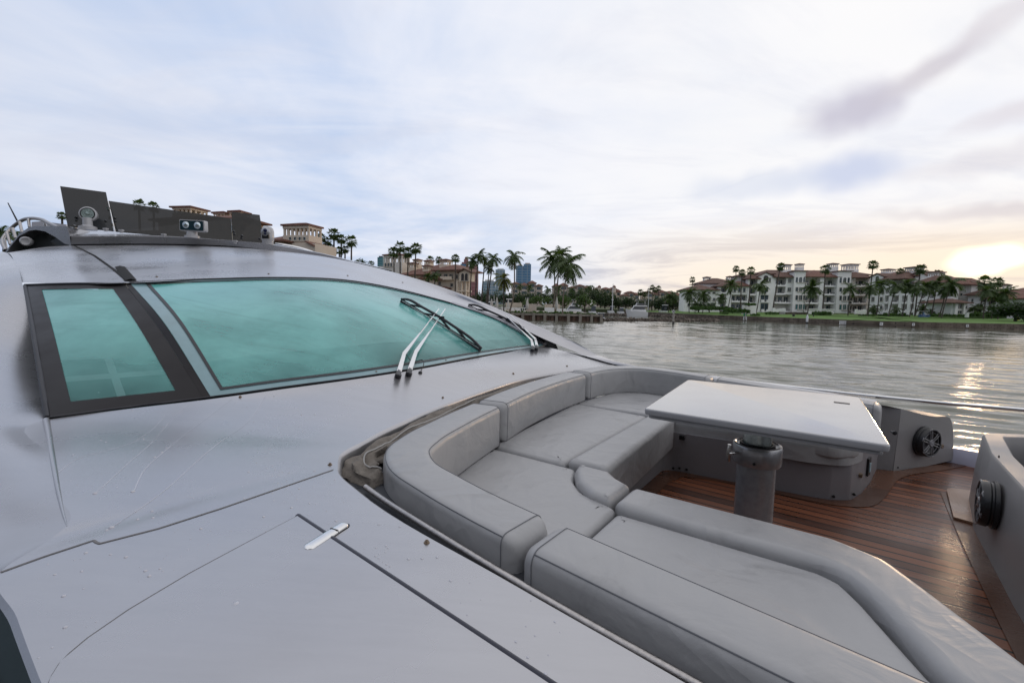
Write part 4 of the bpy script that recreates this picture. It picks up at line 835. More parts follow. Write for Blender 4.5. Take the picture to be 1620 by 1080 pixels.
# crumpled canvas stuffed behind the backrests
cv = MB(); rdn = random.Random(5)
pth = [q for q in cat([B(-1.40, 1.10, .50), B(-1.47, 1.07, .53), B(-1.55, 1.10, .545), B(-1.60, 1.22, .55), B(-1.655, 1.38, .565), B(-1.735, 1.62, .570), B(-1.82, 1.95, .572), B(-1.89, 2.3, .572), B(-1.95, 2.75, .572), B(-1.99, 3.3, .56), B(-1.96, 3.8, .555)], 12)]
n = len(pth); rows = []
for i, q in enumerate(pth):
    t = (pth[min(i+1, n-1)]-pth[max(i-1, 0)]).normalized(); sd = Vector((t.y, -t.x, 0)); f = i/n; rr_ = .054*(1-.25*min(1, f*2.2)) if i > 3 else .03+.007*i; row = []
    for k in range(24):
        a_ = 2*PI*k/24; w = 1+.22*math.sin(5*a_+i*.25)+.5*noise.noise(Vector((math.cos(a_)*1.6, math.sin(a_)*1.6, i*.12)))+.15*noise.noise(Vector((math.cos(a_)*4, math.sin(a_)*4, i*.3)))
        row.append(q+sd*math.cos(a_)*rr_*w*1.15+Vector((0, 0, math.sin(a_)*rr_*w*.8)))
    rows.append(row+[row[0]])
cv.grid(rows); cvo = cv.build('canvas_cover', MT['canvas'], None, smooth=70, weld=True)
tag(cvo, 'crumpled taupe canvas cover stuffed in the gap behind the backrests', 'canvas cover')
g = MB(); g.tube([r[15]*.5+r[16]*.5+Vector((0, 0, .003)) for r in rows[4:90]], .004, 6); 
zp = MB(); zp.tube([r[5]+Vector((0, 0, .003)) for r in rows[3:80]], .0035, 6); zp.build('piping', mat('pale_piping', (.32, .31, .30), .6), cvo, smooth=60)

# --- table
tb = thing('cockpit_table', 'square glossy grey-white table on a thick wet metal pedestal', 'table', tuple(B(-.3, 2.69, 0)))
tc_ = [P(1018, 646, .72), P(1088, 600, .72), P(1361, 628, .72), P(1411, 705, .72)]
tuv = [(q.dot(BU), q.dot(BV)) for q in tc_]
g = MB(); slab(g, rounded(tuv, .035, 8), .690, .72, .008, 3, 0, rb=.006)
MT['tabletop'] = mat('wet_table_gelcoat', (.27, .27, .285), .14, coat=.7, var=.06, vscale=2.5, rvar=.10)
top_ = g.build('tabletop', MT['tabletop'], tb, smooth=40, fixn=True)
ctr = Vector((sum(q[0] for q in tuv)/4, sum(q[1] for q in tuv)/4)); g = MB()
slab(g, rounded([(ctr.x+(q[0]-ctr.x)*.965, ctr.y+(q[1]-ctr.y)*.965) for q in tuv], .03, 8), .672, .688, .004, 2, 0, rb=.003); g.build('lower_leaf', MT['tabletop'], tb, smooth=40, fixn=True)
g = MB(); g.box(B(.02, 2.98, .7215), (.07, .022, .003), Matrix.Rotation(BA, 3, 'Z')); g.build('table_latch', mat('latch', (.25, .22, .2), .3, metal=.6), top_)
pc = P(1196, 700, d=1)  # pedestal axis through the middle of the column in plan
pu, pv = -.325, 2.66
MT['hammer'] = mat('hammered_wet_metal', (.40, .40, .415), .27, metal=.6, bump=.14, bscale=260, bdist=.001, var=.15, vscale=30)
g = MB(); g.lathe(B(pu, pv, 0), [(.15, 0), (.15, .01), (.093, .012), (.093, .41), (.1, .415)], 48); g.build('column', MT['hammer'], tb, smooth=40)
g = MB(); g.lathe(B(pu, pv, 0), [(.094, .402), (.113, .405), (.117, .412), (.117, .498), (.113, .507), (.104, .510), (.098, .504), (.084, .503)], 48, closed=True); col_ = g.build('collar', MT['hammer'], tb, smooth=40)
g = MB(); g.lathe(B(pu, pv, 0), [(.084, .49), (.084, .512), (.072, .513), (.072, .50)], 48, closed=True); g.build('sealing_ring', MT['rubber'], col_, smooth=40)
g = MB(); g.lathe(B(pu, pv, 0), [(.068, .45), (.068, .673)], 48); g.build('telescopic_tube', mat('brushed_tube', (.45, .50, .49), .22, metal=.7, coat=.3, bump=.1, bscale=90), tb, smooth=40)
kd = -_r.copy(); kd.z = 0; kd = (kd+Vector((0, -.25, 0))).normalized(); kc = B(pu, pv, .468)+kd*.115
g = MB(); g.lathe(kc, [(.008, 0), (.008, .05), (.013, .052), (.013, .062), (.006, .066), (0, .067)], 12, axis=kd); g.tube([kc+kd*.057-Vector((0, 0, .045)), kc+kd*.06, kc+kd*.057+Vector((0, 0, .045))], [.009, .011, .009], 8); g.build('clamp_knob', MT['chrome'], col_, smooth=40)
g = MB(); q = ray(1177, 735); sdv = Vector((-.55, -.83, 0)).normalized(); g.lathe(B(pu, pv, .43)+sdv*.116, [(.008, 0), (.007, .004), (0, .003)], 10, axis=sdv); g.build('grub_screw', MT['black'], col_)

# --- speaker wing on the far side and its speaker
wp = [(1413, 744.5), (1397, 742.5), (1403, 643.5), (1414, 643.5)]
A0 = B(.373, 4.433, 0); A1 = B(.79, 5.0, 0); wd = (A1-A0).normalized(); wn_ = Vector((wd.y, -wd.x, 0))
if wn_.dot(EYE-A0) < 0: wn_ = -wn_
def onwing(x, y):
    q = ray(x, y); t = (A0-EYE).dot(wn_)/q.dot(wn_); return EYE+q*t
face = [onwing(x, y) for x, y in ((1413, 745), (1425.8, 646.5), (1440, 650), (1456, 654.3), (1470, 657.3), (1482, 658.8), (1497, 658.2), (1503, 660.5), (1506, 668), (1508.3, 681), (1508, 727.5), (1466, 737))]
g = MB(); g.prism(face, -wn_*.22)
g.prism([B(.245, 4.40, 0), B(.3725, 4.4325, 0), face[1]-wd*.001, B(.30, 4.40, .50), B(.24, 4.42, .50)], -wn_*.18-BU*.0)
wg = g.build('speaker_bulkhead', MT['consolegrey'], yacht, smooth=30, fixn=True)
def speaker(c, n, r, lab):
    sp_ = thing('deck_speaker', lab, 'speaker', tuple(c), 'round marine speakers in the lounge')
    n = n.normalized(); g = MB(); g.lathe(c, [(r*1.0, 0), (r*1.04, .004), (r*1.04, .018), (r*.97, .022), (r*.95, .028), (r*1.0, .034), (r*.99, .055), (r*.93, .066), (r*.86, .064), (r*.84, .045), (r*.3, .025), (0, .03)], 40, axis=n); g.build('housing', MT['black'], sp_, smooth=35)
    x = n.cross(Vector((0, 0, 1))).normalized(); y = x.cross(n)
    g = MB(); g.lathe(c, [(r*.78, .038), (r*.5, .028), (r*.28, .026)], 32, axis=n, closed=True); g.build('cone', mat('speaker_cone', (.05, .05, .052), .4), sp_, smooth=60)
    g = MB(); g.lathe(c, [(r*.24, .05), (r*.25, .062), (r*.2, .068), (r*.1, .066), (0, .07)], 24, axis=n)
    for k in range(6):
        a_ = 2*PI*k/6+.35; d_ = x*math.cos(a_)+y*math.sin(a_); s_ = n.cross(d_)
        for sg in (-1, 1): g.tube([c+d_*r*.2+s_*sg*r*.07+n*.06, c+d_*r*.6+s_*sg*r*.085+n*.064, c+d_*r*.9+s_*sg*r*.10+n*.06], r*.028, 6)
        g.tube([c+d_*r*.92+s_*r*.12+n*.06, c+d_*r*.97+n*.064, c+d_*r*.92-s_*r*.12+n*.06], r*.04, 6)
    g.tube([c+(x*math.cos(2*PI*k/40)+y*math.sin(2*PI*k/40))*r*.72+n*.058 for k in range(40)], r*.02, 6, closed=True)
    g.build('grille', mat('grille_plastic', (.16, .16, .17), .22, coat=.5), sp_, smooth=50)
    return sp_
speaker(onwing(1459, 697), wn_, .112, 'black round speaker on the far bulkhead right of the table, seen face on')
g = MB(); g.lathe(onwing(1490.5, 705.5), [(.017, 0), (.017, .004), (.010, .005), (.007, .002), (0, .002)], 16, axis=wn_); g.build('deck_socket', MT['bronze'], wg, smooth=40)
g = MB(); g.lathe(onwing(1420.5, 739), [(.008, 0), (.006, .004), (0, .005)], 10, axis=wn_); g.build('screw', MT['black'], wg)
g = MB(); g.lathe(P(1414, 684, d=3.05), [(.006, -.03), (.006, .0), (.014, .004), (.014, .012), (0, .015)], 12, axis=tuple(BU*.5-BV)); g.build('latch_knob', MT['black'], wg, smooth=40)
# --- bow console
bc = thing('bow_console', 'grey moulded bow console with hollow seat well at the right edge', 'console', tuple(B(.9, 3.3, 0)))
cp = rounded([(.70, 1.0), (.675, 2.683), (.693, 3.524), (.757, 4.07), (.98, 4.20), (2.4, 4.0), (2.4, 1.0)], [.01, .1, .2, .10, .15, .1, .1], 8)
outl = poly_clean([Vector((q.x, q.y, 0)) for q in cp], 160); o2 = [Vector((q.x, q.y)) for q in outl]
g = MB(); rings = []
topf = lambda q: .45+.015*(q.x-.7)
for dd, zf in ((-.03, 0), (-.02, .2), (0, None), (.01, 'r'), (.085, 'r'), (.095, 'in'), (.11, .22)):
    r_ = inset(o2, dd); rings.append([B(q.x, q.y, (zf if isinstance(zf, float) or zf == 0 else topf(q)-.012 if zf is None else topf(q) if zf == 'r' else topf(q)-.012)) for q in r_])
n = len(o2); i0 = g.add([v for R in rings for v in R], [(i*n+k, i*n+(k+1) % n, (i+1)*n+(k+1) % n, (i+1)*n+k) for i in range(len(rings)-1) for k in range(n)])
g.add(rings[-1], list(tessellate_polygon([rings[-1]]))); g.build('console_shell', MT['consolegrey'], bc, smooth=40, fixn=True)
g = MB(); sw, _rw = sweep(cat([B(.93, 1.3, .50), B(.92, 2.9, .50), B(.95, 3.6, .50), B(1.05, 3.86, .50), B(1.5, 3.93, .50)], 8), rprof(.13, .24, .04)); sw.build('console_backrest', MT['vinyl'], bc, smooth=60, weld=True, fixn=True)
sp2 = P(1579, 800, u=.672); speaker(B(.668, sp2.dot(BV), sp2.z), -BU+BV*.08+Vector((0, 0, .02)), .112, 'black round speaker on the bow console at the right edge, seen from the side')
for x, y in ((1581, 722), (1588, 872)):
    q = P(x, y, u=.675); g = MB(); g.lathe(q, [(.008, 0), (.006, .004), (0, .005)], 10, axis=tuple(-BU)); g.build('screw', MT['black'], bc)
# ================================================================ WATER
def make_water():
    m = bpy.data.materials.new('rippled_water'); m.use_nodes = True; nt = m.node_tree; b = nt.nodes['Principled BSDF']; L = nt.links; nn = nt.nodes
    b.inputs['Base Color'].default_value = (0.11, 0.112, 0.085, 1); b.inputs['Roughness'].default_value = 0.07; b.inputs['IOR'].default_value = 1.33; b.inputs['Specular IOR Level'].default_value = 0.5
    tcn = nn.new('ShaderNodeTexCoord')
    hs = []
    for sc, st, rot, det, amp in ((1.1, (1, 2.0, 1), -.2, 4, 0.12), (4.5, (1, 1.6, 1), .3, 3, 0.06)):
        mp = nn.new('ShaderNodeMapping'); L.new(tcn.outputs['Object'], mp.inputs[0]); mp.inputs['Rotation'].default_value = (0, 0, rot); mp.inputs['Scale'].default_value = st
        n = nn.new('ShaderNodeTexNoise'); n.inputs['Scale'].default_value = sc; n.inputs['Detail'].default_value = det; n.inputs['Roughness'].default_value = 0.55; n.inputs['Distortion'].default_value = 0.6; L.new(mp.outputs[0], n.inputs['Vector'])
        mu = nn.new('ShaderNodeMath'); mu.operation = 'MULTIPLY'; L.new(n.outputs['Fac'], mu.inputs[0]); mu.inputs[1].default_value = amp; hs.append(mu.outputs[0])
    a = hs[0]
    for h in hs[1:]:
        ad = nn.new('ShaderNodeMath'); ad.operation = 'ADD'; L.new(a, ad.inputs[0]); L.new(h, ad.inputs[1]); a = ad.outputs[0]
    bp = nn.new('ShaderNodeBump'); bp.inputs['Strength'].default_value = 1.0; bp.inputs['Distance'].default_value = 0.10; L.new(a, bp.inputs['Height']); L.new(bp.outputs[0], b.inputs['Normal'])
    return m
MT['water'] = make_water()
def wave_sheet():                              # choppy surface within sight of the deck, finer close to the yacht
    a = np.radians(np.linspace(-14, 66, 840)); r = 5.0*np.exp(np.arange(880)*0.00375)
    A_, R_ = np.meshgrid(a, r); X = np.sin(A_)*R_; Y = np.cos(A_)*R_; Z = np.zeros_like(X)
    rs = np.random.RandomState(4)
    for i in range(64):
        lam = 0.34*(8.0**(i/63.0))*rs.uniform(.9, 1.1); th = math.radians(60)+rs.normal(0, .19); k = 2*math.pi/lam; sl = .019*(1.25 if .6 < lam < 1.8 else .75); ph = rs.uniform(0, 6.28)
        dr = R_*.004*2.2; fade = np.clip((lam/np.maximum(dr, 1e-3)-1.0), 0, 1)
        Z += fade*sl/k*np.sin(k*(X*math.cos(th)+Y*math.sin(th))+ph+.6*np.sin(X*.11+i)+.6*np.sin(Y*.09+2*i))
    env = .65+.35*np.sin(X*.07+Y*.05)*np.sin(Y*.045-X*.03+1); Z = Z*env+WATER
    n, m = X.shape; me = bpy.data.meshes.new('water'); me.vertices.add(n*m); me.vertices.foreach_set('co', np.stack([X, Y, Z], -1).astype(np.float32).ravel())
    idx = np.arange(n*m).reshape(n, m); q = np.stack([idx[:-1, :-1], idx[:-1, 1:], idx[1:, 1:], idx[1:, :-1]], -1).reshape(-1, 4)[:, ::-1]
    me.loops.add(q.size); me.loops.foreach_set('vertex_index', q.ravel().astype(np.int32)); me.polygons.add(len(q)); me.polygons.foreach_set('loop_start', np.arange(0, q.size, 4, dtype=np.int32)); me.polygons.foreach_set('loop_total', np.full(len(q), 4, dtype=np.int32))
    me.polygons.foreach_set('use_smooth', np.ones(len(q), dtype=bool)); me.update(); me.validate(); me.materials.append(MT['water']); o = bpy.data.objects.new('water', me); COL.objects.link(o); return tag(o, kind='structure')
wave_sheet()
g = MB(); z_ = WATER-.16; g.add([(-3000, -400, z_), (3000, -400, z_), (3000, 4000, z_), (-3000, 4000, z_)], [(0, 1, 2, 3)])
tag(g.build('water', MT['water']), kind='structure')
# ================================================================ SHORES
MT['lawn'] = mat('lawn', (0.085, 0.17, 0.025), 0.9, var=.25, vscale=.35, bump=.5, bscale=3, bdist=.1, detail=8)
MT['land'] = mat('planted_ground', (0.06, 0.075, 0.03), 0.95, var=.3, vscale=.2)
MT['path'] = mat('pale_paving', (0.36, 0.32, 0.27), 0.8, var=.15, vscale=1)
def brickmat(name, c1, c2, mortar, sc, bw=.6, rh=.25):
    m = mat(name, c1, 0.85, bump=.4, bscale=8, bdist=.05); nt, b = nt_of(m); nn = nt.nodes
    tcn = nn.new('ShaderNodeTexCoord'); sp = nn.new('ShaderNodeSeparateXYZ'); nt.links.new(tcn.outputs['Object'], sp.inputs[0])
    ad = nn.new('ShaderNodeMath'); ad.operation = 'ADD'; nt.links.new(sp.outputs[0], ad.inputs[0]); nt.links.new(sp.outputs[1], ad.inputs[1])
    cb = nn.new('ShaderNodeCombineXYZ'); nt.links.new(ad.outputs[0], cb.inputs[0]); nt.links.new(sp.outputs[2], cb.inputs[1])
    br = nn.new('ShaderNodeTexBrick'); nt.links.new(cb.outputs[0], br.inputs['Vector']); br.inputs['Scale'].default_value = sc; br.inputs['Brick Width'].default_value = bw; br.inputs['Row Height'].default_value = rh
    br.inputs['Color1'].default_value = (*c1, 1); br.inputs['Color2'].default_value = (*c2, 1); br.inputs['Mortar'].default_value = (*mortar, 1); br.inputs['Mortar Size'].default_value = .03
    n = nn.new('ShaderNodeTexNoise'); n.inputs['Scale'].default_value = .8; n.inputs['Detail'].default_value = 8; nt.links.new(tcn.outputs['Object'], n.inputs['Vector'])
    mx = nn.new('ShaderNodeMix'); mx.data_type = 'RGBA'; mx.blend_type = 'MULTIPLY'; mx.inputs[0].default_value = .8; nt.links.new(br.outputs['Color'], mx.inputs[6]); 
    rp = nn.new('ShaderNodeValToRGB'); nt.links.new(n.outputs['Fac'], rp.inputs[0]); rp.color_ramp.elements[0].position = .3; rp.color_ramp.elements[0].color = (.35, .32, .28, 1); rp.color_ramp.elements[1].position = .65; rp.color_ramp.elements[1].color = (1, 1, 1, 1)
    nt.links.new(rp.outputs[0], mx.inputs[7]); nt.links.new(mx.outputs[2], b.inputs['Base Color']); return m
MT['seastone'] = brickmat('coral_stone_seawall', (.15, .12, .095), (.21, .17, .13), (.05, .04, .035), 1.0, .9, .33)
MT['sheetpile'] = mat('rusty_sheet_pile', (.11, .065, .045), .85, var=.5, vscale=1.2, bump=.5, bscale=4, bdist=.1)
MT['concrete'] = mat('weathered_concrete', (.26, .23, .19), .9, var=.3, vscale=.8, bump=.3, bscale=6, bdist=.05)
MT['rock'] = mat('breakwater_rock', (.13, .105, .085), .9, var=.5, vscale=1.1, bump=.8, bscale=3, bdist=.2)
SEA = WATER
def shore(pts): return [P(x, y, z=SEA) for x, y in pts]
wallR = shore([(985, 496.2), (1030, 498.5), (1080, 502), (1180, 507), (1277, 511.5), (1350, 515), (1450, 518.5), (1540, 520.5), (1680, 523.5), (1900, 529)])
TOPZ = SEA+1.04
def wallmesh(base, h, th, m, name, label, capm=None):
    pts = cat(base, 6); g = MB(); n = len(pts); nor = []
    for i, q in enumerate(pts):
        t = (pts[min(i+1, n-1)]-pts[max(i-1, 0)]); nrm_l = Vector((-t.y, t.x, 0)).normalized(); nor.append(nrm_l if nrm_l.dot(q-EYE) > 0 else -nrm_l)
    a = [q+Vector((0, 0, -1)) for q in pts]; b = [q+Vector((0, 0, h)) for q in pts]; c = [q+k*th+Vector((0, 0, h)) for q, k in zip(pts, nor)]; d_ = [q+k*th+Vector((0, 0, -1)) for q, k in zip(pts, nor)]
    g.grid([a, b, c, d_]); o = g.build(name, m, None, fixn=True); tag(o, label, 'seawall'); return pts, nor
ptsR, norR = wallmesh(wallR, 1.04, .6, MT['seastone'], 'seawall', 'long brown stone seawall in front of the lawn and white apartments')
g = MB(); A_ = [q+k*.5+Vector((0, 0, .98)) for q, k in zip(ptsR, norR)]; Bk = [q+k*24+Vector((0, 0, 1.35)) for q, k in zip(ptsR, norR)]; Ck = [q+k*62+Vector((0, 0, 1.75)) for q, k in zip(ptsR, norR)]
g.grid([A_, Bk, Ck]); tag(g.build('lawn', MT['lawn'], None, smooth=60), kind='structure')
g = MB(); far = [q+k*62+Vector((0, 0, 1.6)) for q, k in zip(ptsR, norR)]; farther = [Vector((q.x*12, q.y*12, 1.0)) for q in ptsR]; g.grid([far, farther]); tag(g.build('land', MT['land'], None), kind='structure')
# left peninsula
wallL = shore([(560, 500), (700, 503.2), (800, 505.8), (860, 507), (905, 508), (951, 509)])
wl_ = cat(wallL, 6); g = MB(); up = Vector((0, 0, 1)); L_end = wl_[-1]
wdir = (wl_[-1]-wl_[0]).normalized(); wnor = Vector((-wdir.y, wdir.x, 0)); wnor = wnor if wnor.y > 0 else -wnor
sw_ = thing('seawall', 'rusty brown sheet-pile seawall with concrete cap on the left shore', 'seawall', tuple(wl_[-1]))
Lw = (wl_[-1]-wl_[0]).length; g = MB(); k = 0; row0 = []; s_ = 0
while s_ < Lw:
    ph = (k % 4); o_ = 0 if ph in (0, 1) else .22; row0.append(wl_[0]+wdir*s_+wnor*o_+Vector((0, 0, 0))); s_ += .45 if ph in (0, 2) else .2; k += 1
g.grid([[q+up*-1 for q in row0], [q+up*.95 for q in row0]]); e = L_end; g.add([e-up, e+wnor*14-up, e+wnor*14+up*.95, e+up*.95], [(0, 1, 2, 3)])
g.build('sheet_pile', MT['sheetpile'], sw_)
g = MB(); g.hexa([wl_[0]-wnor*.15+up*.93, wl_[-1]-wnor*.15+wdir*.1+up*.93, wl_[-1]+wnor*.8+wdir*.1+up*.93, wl_[0]+wnor*.8+up*.93], [wl_[0]-wnor*.15+up*1.28, wl_[-1]-wnor*.15+wdir*.1+up*1.28, wl_[-1]+wnor*.8+wdir*.1+up*1.28, wl_[0]+wnor*.8+up*1.28]); g.build('concrete_cap', MT['concrete'], sw_)
for x in (806, 824, 843, 862, 881, 900, 918, 935, 949):
    q = P(x, 507, z=SEA); s_ = (q-wl_[0]).dot(wdir); c = wl_[0]+wdir*s_-wnor*.18; g = MB(); g.box(c+up*.45, (.5, .4, 1.9), Matrix.Rotation(math.atan2(wdir.y, wdir.x), 3, 'Z')); g.build('pile', MT['concrete'], sw_)
LZ = SEA+1.22
g = MB(); a0 = wl_[0]+wnor*.6; a1 = wl_[-1]+wnor*.6; g.add([Vector((q.x, q.y, LZ)) for q in (a0, a1, a1+wnor*30+wdir*-4, a0+wnor*60)], [(0, 1, 2, 3)]); tag(g.build('terrace_ground', MT['path'], None), kind='structure')
pl_ = [(-22, 54), (-75, 42), (-200, 40), (-300, 300), (-100, 200), (-28, 150), (-20, 92)]
g = MB(); g.prism([Vector((x, y, SEA-1)) for x, y in pl_], (0, 0, 2.16)); tag(g.build('left_bank', MT['land'], None, fixn=True), kind='structure')
# far land behind the marina
g = MB(); fl2 = [(-900, 330), (-300, 300), (-60, 285), (10, 235), (60, 190), (75, 175), (90, 160), (200, 180)]
g.grid([[Vector((x, y, SEA-.5)) for x, y in fl2], [Vector((x, y, SEA+1.1)) for x, y in fl2], [Vector((x*2.5, y+1500, SEA+1.5)) for x, y in fl2]]); tag(g.build('far_shore', MT['land'], None), kind='structure')
# breakwaters
def rocks(pts, w, h, n, name, lab, seed):
    rd = random.Random(seed); c = cat(pts, 6); g = MB()
    for i in range(n):
        t = rd.random()*(len(c)-1); j = int(t); q = c[j].lerp(c[min(j+1, len(c)-1)], t-j); r_ = rd.uniform(.2, .5); off_ = rd.gauss(0, w*.4); zz = SEA+h*max(0, 1-abs(off_)/w)*rd.uniform(.3, 1)-r_*.2
        c0 = Vector((q.x+rd.gauss(0, .3), q.y+off_, zz)); vs = []
        R = Matrix.Rotation(rd.random()*6, 3, Vector((rd.random(), rd.random(), rd.random())).normalized())
        for vv in [(-1, -.6, -.5), (1, -.7, -.5), (.9, .8, -.6), (-.8, .9, -.5), (-.7, -.6, .5), (.6, -.5, .6), (.7, .6, .5), (-.6, .7, .6)]: vs.append(c0+R @ Vector([a*r_*rd.uniform(.7, 1.2) for a in vv]))
        g.add(vs, [(3, 2, 1, 0), (4, 5, 6, 7), (0, 1, 5, 4), (1, 2, 6, 5), (2, 3, 7, 6), (3, 0, 4, 7)])
    return tag(g.build(name, MT['rock'], None), lab, 'breakwater', kind='stuff')
rocks(shore([(948, 507.5), (1000, 507.6), (1060, 508), (1105, 508), (1133, 508.3)]), 1.0, .42, 620, 'breakwater_rocks', 'low line of dark rocks nearest across the inlet mouth', 1)
rocks(shore([(958, 498.5), (1000, 499.5), (1050, 501.5), (1085, 503)]), 1.2, .55, 420, 'breakwater_rocks', 'second line of rocks behind, below the moored yacht', 2)

# ================================================================ PLANTS
MT['trunk'] = mat('palm_trunk', (.17, .14, .11), .9, var=.3, vscale=4, stretch=(0, (1, 1, 8)), bump=.3, bscale=6)
MT['trunkd'] = mat('dark_trunk', (.075, .06, .05), .9, var=.3, vscale=3)
def leafmat(name, c1, c2, vs=.6):
    m = mat(name, c1, .55, col2=c2, vscale=vs); nt, b = nt_of(m); b.inputs['Subsurface Weight'].default_value = 0
    tr = nt.nodes.new('ShaderNodeBsdfTranslucent'); tr.inputs[0].default_value = (c1[0]*1.6, c1[1]*1.7, c1[2]*.8, 1); mx = nt.nodes.new('ShaderNodeMixShader'); mx.inputs[0].default_value = .3
    o = nt.nodes['Material Output']; nt.links.new(b.outputs[0], mx.inputs[1]); nt.links.new(tr.outputs[0], mx.inputs[2]); nt.links.new(mx.outputs[0], o.inputs[0]); return m
MT['palm'] = leafmat('palm_leaf', (.060, .095, .022), (.030, .055, .018))
MT['palmy'] = leafmat('yellowing_palm_leaf', (.13, .13, .025), (.05, .075, .018))
MT['leaf1'] = leafmat('dark_foliage', (.035, .065, .018), (.018, .035, .012), .5)
MT['leaf2'] = leafmat('mid_foliage', (.065, .115, .022), (.03, .06, .016), .7)
MT['hedge'] = leafmat('hedge_leaf', (.06, .12, .02), (.025, .055, .012), 1.2)
def coco_mesh(seed, m, droop=1.0, nf=22, dead=2):
    rd = random.Random(seed); g = MB()
    for i in range(nf):
        a = 2*PI*i/nf*2.4+rd.uniform(-.2, .2); el = rd.uniform(-.25, 1.25) if i > dead else -.8; L = rd.uniform(.85, 1.05); p = Vector((0, 0, 0)); dirn = Vector((math.cos(a)*math.cos(el), math.sin(a)*math.cos(el), math.sin(el))); st = 11; pts = [p]
        for k in range(st):
            p = p+dirn*L/st; dirn = (dirn+Vector((0, 0, -.155*droop))).normalized(); pts.append(p)
        for k in range(1, st):
            t = (pts[k+1]-pts[k-1]).normalized(); s = t.cross(Vector((0, 0, 1)))
            s = s.normalized() if s.length > .05 else Vector((math.sin(a), -math.cos(a), 0)); ll = .30*math.sin(PI*min(1, (k/st)*.9+.12))**.6
            for sg in (-1, 1):
                for jj in (0, .5):
                    b = pts[k].lerp(pts[k+1], jj) if k < st else pts[k]; tip = b+s*sg*ll*rd.uniform(.7, 1)+t*ll*.55+Vector((0, 0, -ll*rd.uniform(.25, .7)*droop)); wv = t*.028
                    g.add([b-wv, b+wv, tip], [(0, 1, 2)])
        s = dirn.cross(Vector((0, 0, 1))); s = (s.normalized() if s.length > .01 else Vector((1, 0, 0)))*.012
        g.grid([[q-s for q in pts], [q+s for q in pts]])
    me = g.build('crown', m); d = me.data; bpy.data.objects.remove(me); return d
def fan_mesh(seed, m, nl=30):
    rd = random.Random(seed); g = MB()
    for i in range(nl):
        a = i*2.4; el = -1.0+2.3*(i/nl)+rd.uniform(-.15, .15); dr = Vector((math.cos(a)*math.cos(el), math.sin(a)*math.cos(el), math.sin(el))); pl = rd.uniform(.32, .5); c = dr*pl; s = dr.cross(Vector((0, 0, 1))).normalized(); w = s*.012
        g.add([-w, w, c+w, c-w], [(0, 1, 2, 3)])
        n2 = s.cross(dr); fan = rd.uniform(.48, .6)
        for k in range(13):
            b = -1.25+2.5*k/12; d2 = (dr*math.cos(b)+s*math.sin(b)).normalized(); tip = c+d2*fan*(1-.22*abs(b))+Vector((0, 0, -.13-.08*abs(b)))+n2*rd.uniform(-.02, .04); wv = (s*math.cos(b)-dr*math.sin(b))*.045; md = c+d2*fan*.5
            g.add([c, md-wv, tip, md+wv], [(0, 1, 2, 3)])
    for i in range(10):
        a = i*2.1; q = Vector((math.cos(a)*.10, math.sin(a)*.10, -.15)); g.add([q, q*1.4+Vector((0, 0, -.5)), q*.6+Vector((.03, 0, -.45))], [(0, 1, 2)])
    me = g.build('crown', m); d = me.data; bpy.data.objects.remove(me); return d
COCO = [coco_mesh(11, MT['palm']), coco_mesh(12, MT['palm'], 1.15), coco_mesh(13, MT['palm'], .9)]; COCOY = coco_mesh(14, MT['palmy'], 1.0, 18, 4)
FAN = [fan_mesh(21, MT['palm']), fan_mesh(22, MT['palm']), fan_mesh(23, MT['palm'], 26)]
PN = [0]
def palm(kind, xc, yc, r, xb, yb, d, label, group=None, gz_=None, tr=None, bend=.0):
    PN[0] += 1; i = PN[0]
    c = P(xc, yc, d=d); b = P(xb, yb, d=d); b.z = min(b.z, SEA+1.1) if gz_ is None else gz_
    t = thing('palm_tree', label, 'palm tree', tuple(b), group)
    R_ = r*d/720.0; g = MB(); H_ = (c-b).length; rt = (.0055*H_+.06) if kind != 'fan' else (.006*H_+.07)
    side = Vector((1, 0, 0))*bend*H_
    pts = cat([b, b.lerp(c, .33)-side, b.lerp(c, .7)-side*.7, c-(c-b).normalized()*R_*.05], 4); g.tube(pts, [rt*(1.35-.55*k/(len(pts)-1)) for k in range(len(pts))], 7); g.build('trunk', tr or MT['trunkd'], t, smooth=60)
    me = (COCO[i % 3] if kind == 'coco' else COCOY if kind == 'cocoy' else FAN[i % 3])
    o = bpy.data.objects.new('crown', me); COL.objects.link(o); o.parent = t; o.location = c-b; s = R_*(1.5 if kind != 'fan' else 1.35); o.scale = (s, s, s); o.rotation_euler = (0, 0, i*1.7)
    return t
def tree_mesh(seed, m, n=900, flat=.8, blobs=9):
    rd = random.Random(seed); g = MB(); B_ = [(Vector((rd.uniform(-.6, .6), rd.uniform(-.6, .6), rd.uniform(-.45, .5)*flat)), rd.uniform(.28, .48)) for _ in range(blobs)]
    for i in range(n):
        c, r_ = B_[i % blobs]; v_ = Vector((rd.gauss(0, 1), rd.gauss(0, 1), rd.gauss(0, 1))).normalized(); p = c+v_*r_*rd.uniform(.55, 1.08); s = rd.uniform(.035, .075); a = Vector((rd.gauss(0, 1), rd.gauss(0, 1), rd.gauss(0, 1))).normalized()*s; b = a.cross(v_+Vector((.1, .2, .3))).normalized()*s
        g.add([p-a, p-b, p+a, p+b], [(0, 1, 2, 3)])
    me = g.build('crown', m); d = me.data; bpy.data.objects.remove(me); return d
TREE = [tree_mesh(31, MT['leaf1']), tree_mesh(32, MT['leaf1'], blobs=12), tree_mesh(33, MT['leaf2']), tree_mesh(34, MT['leaf2'], blobs=7), tree_mesh(35, MT['leaf1'], 2600, .75, 16)]
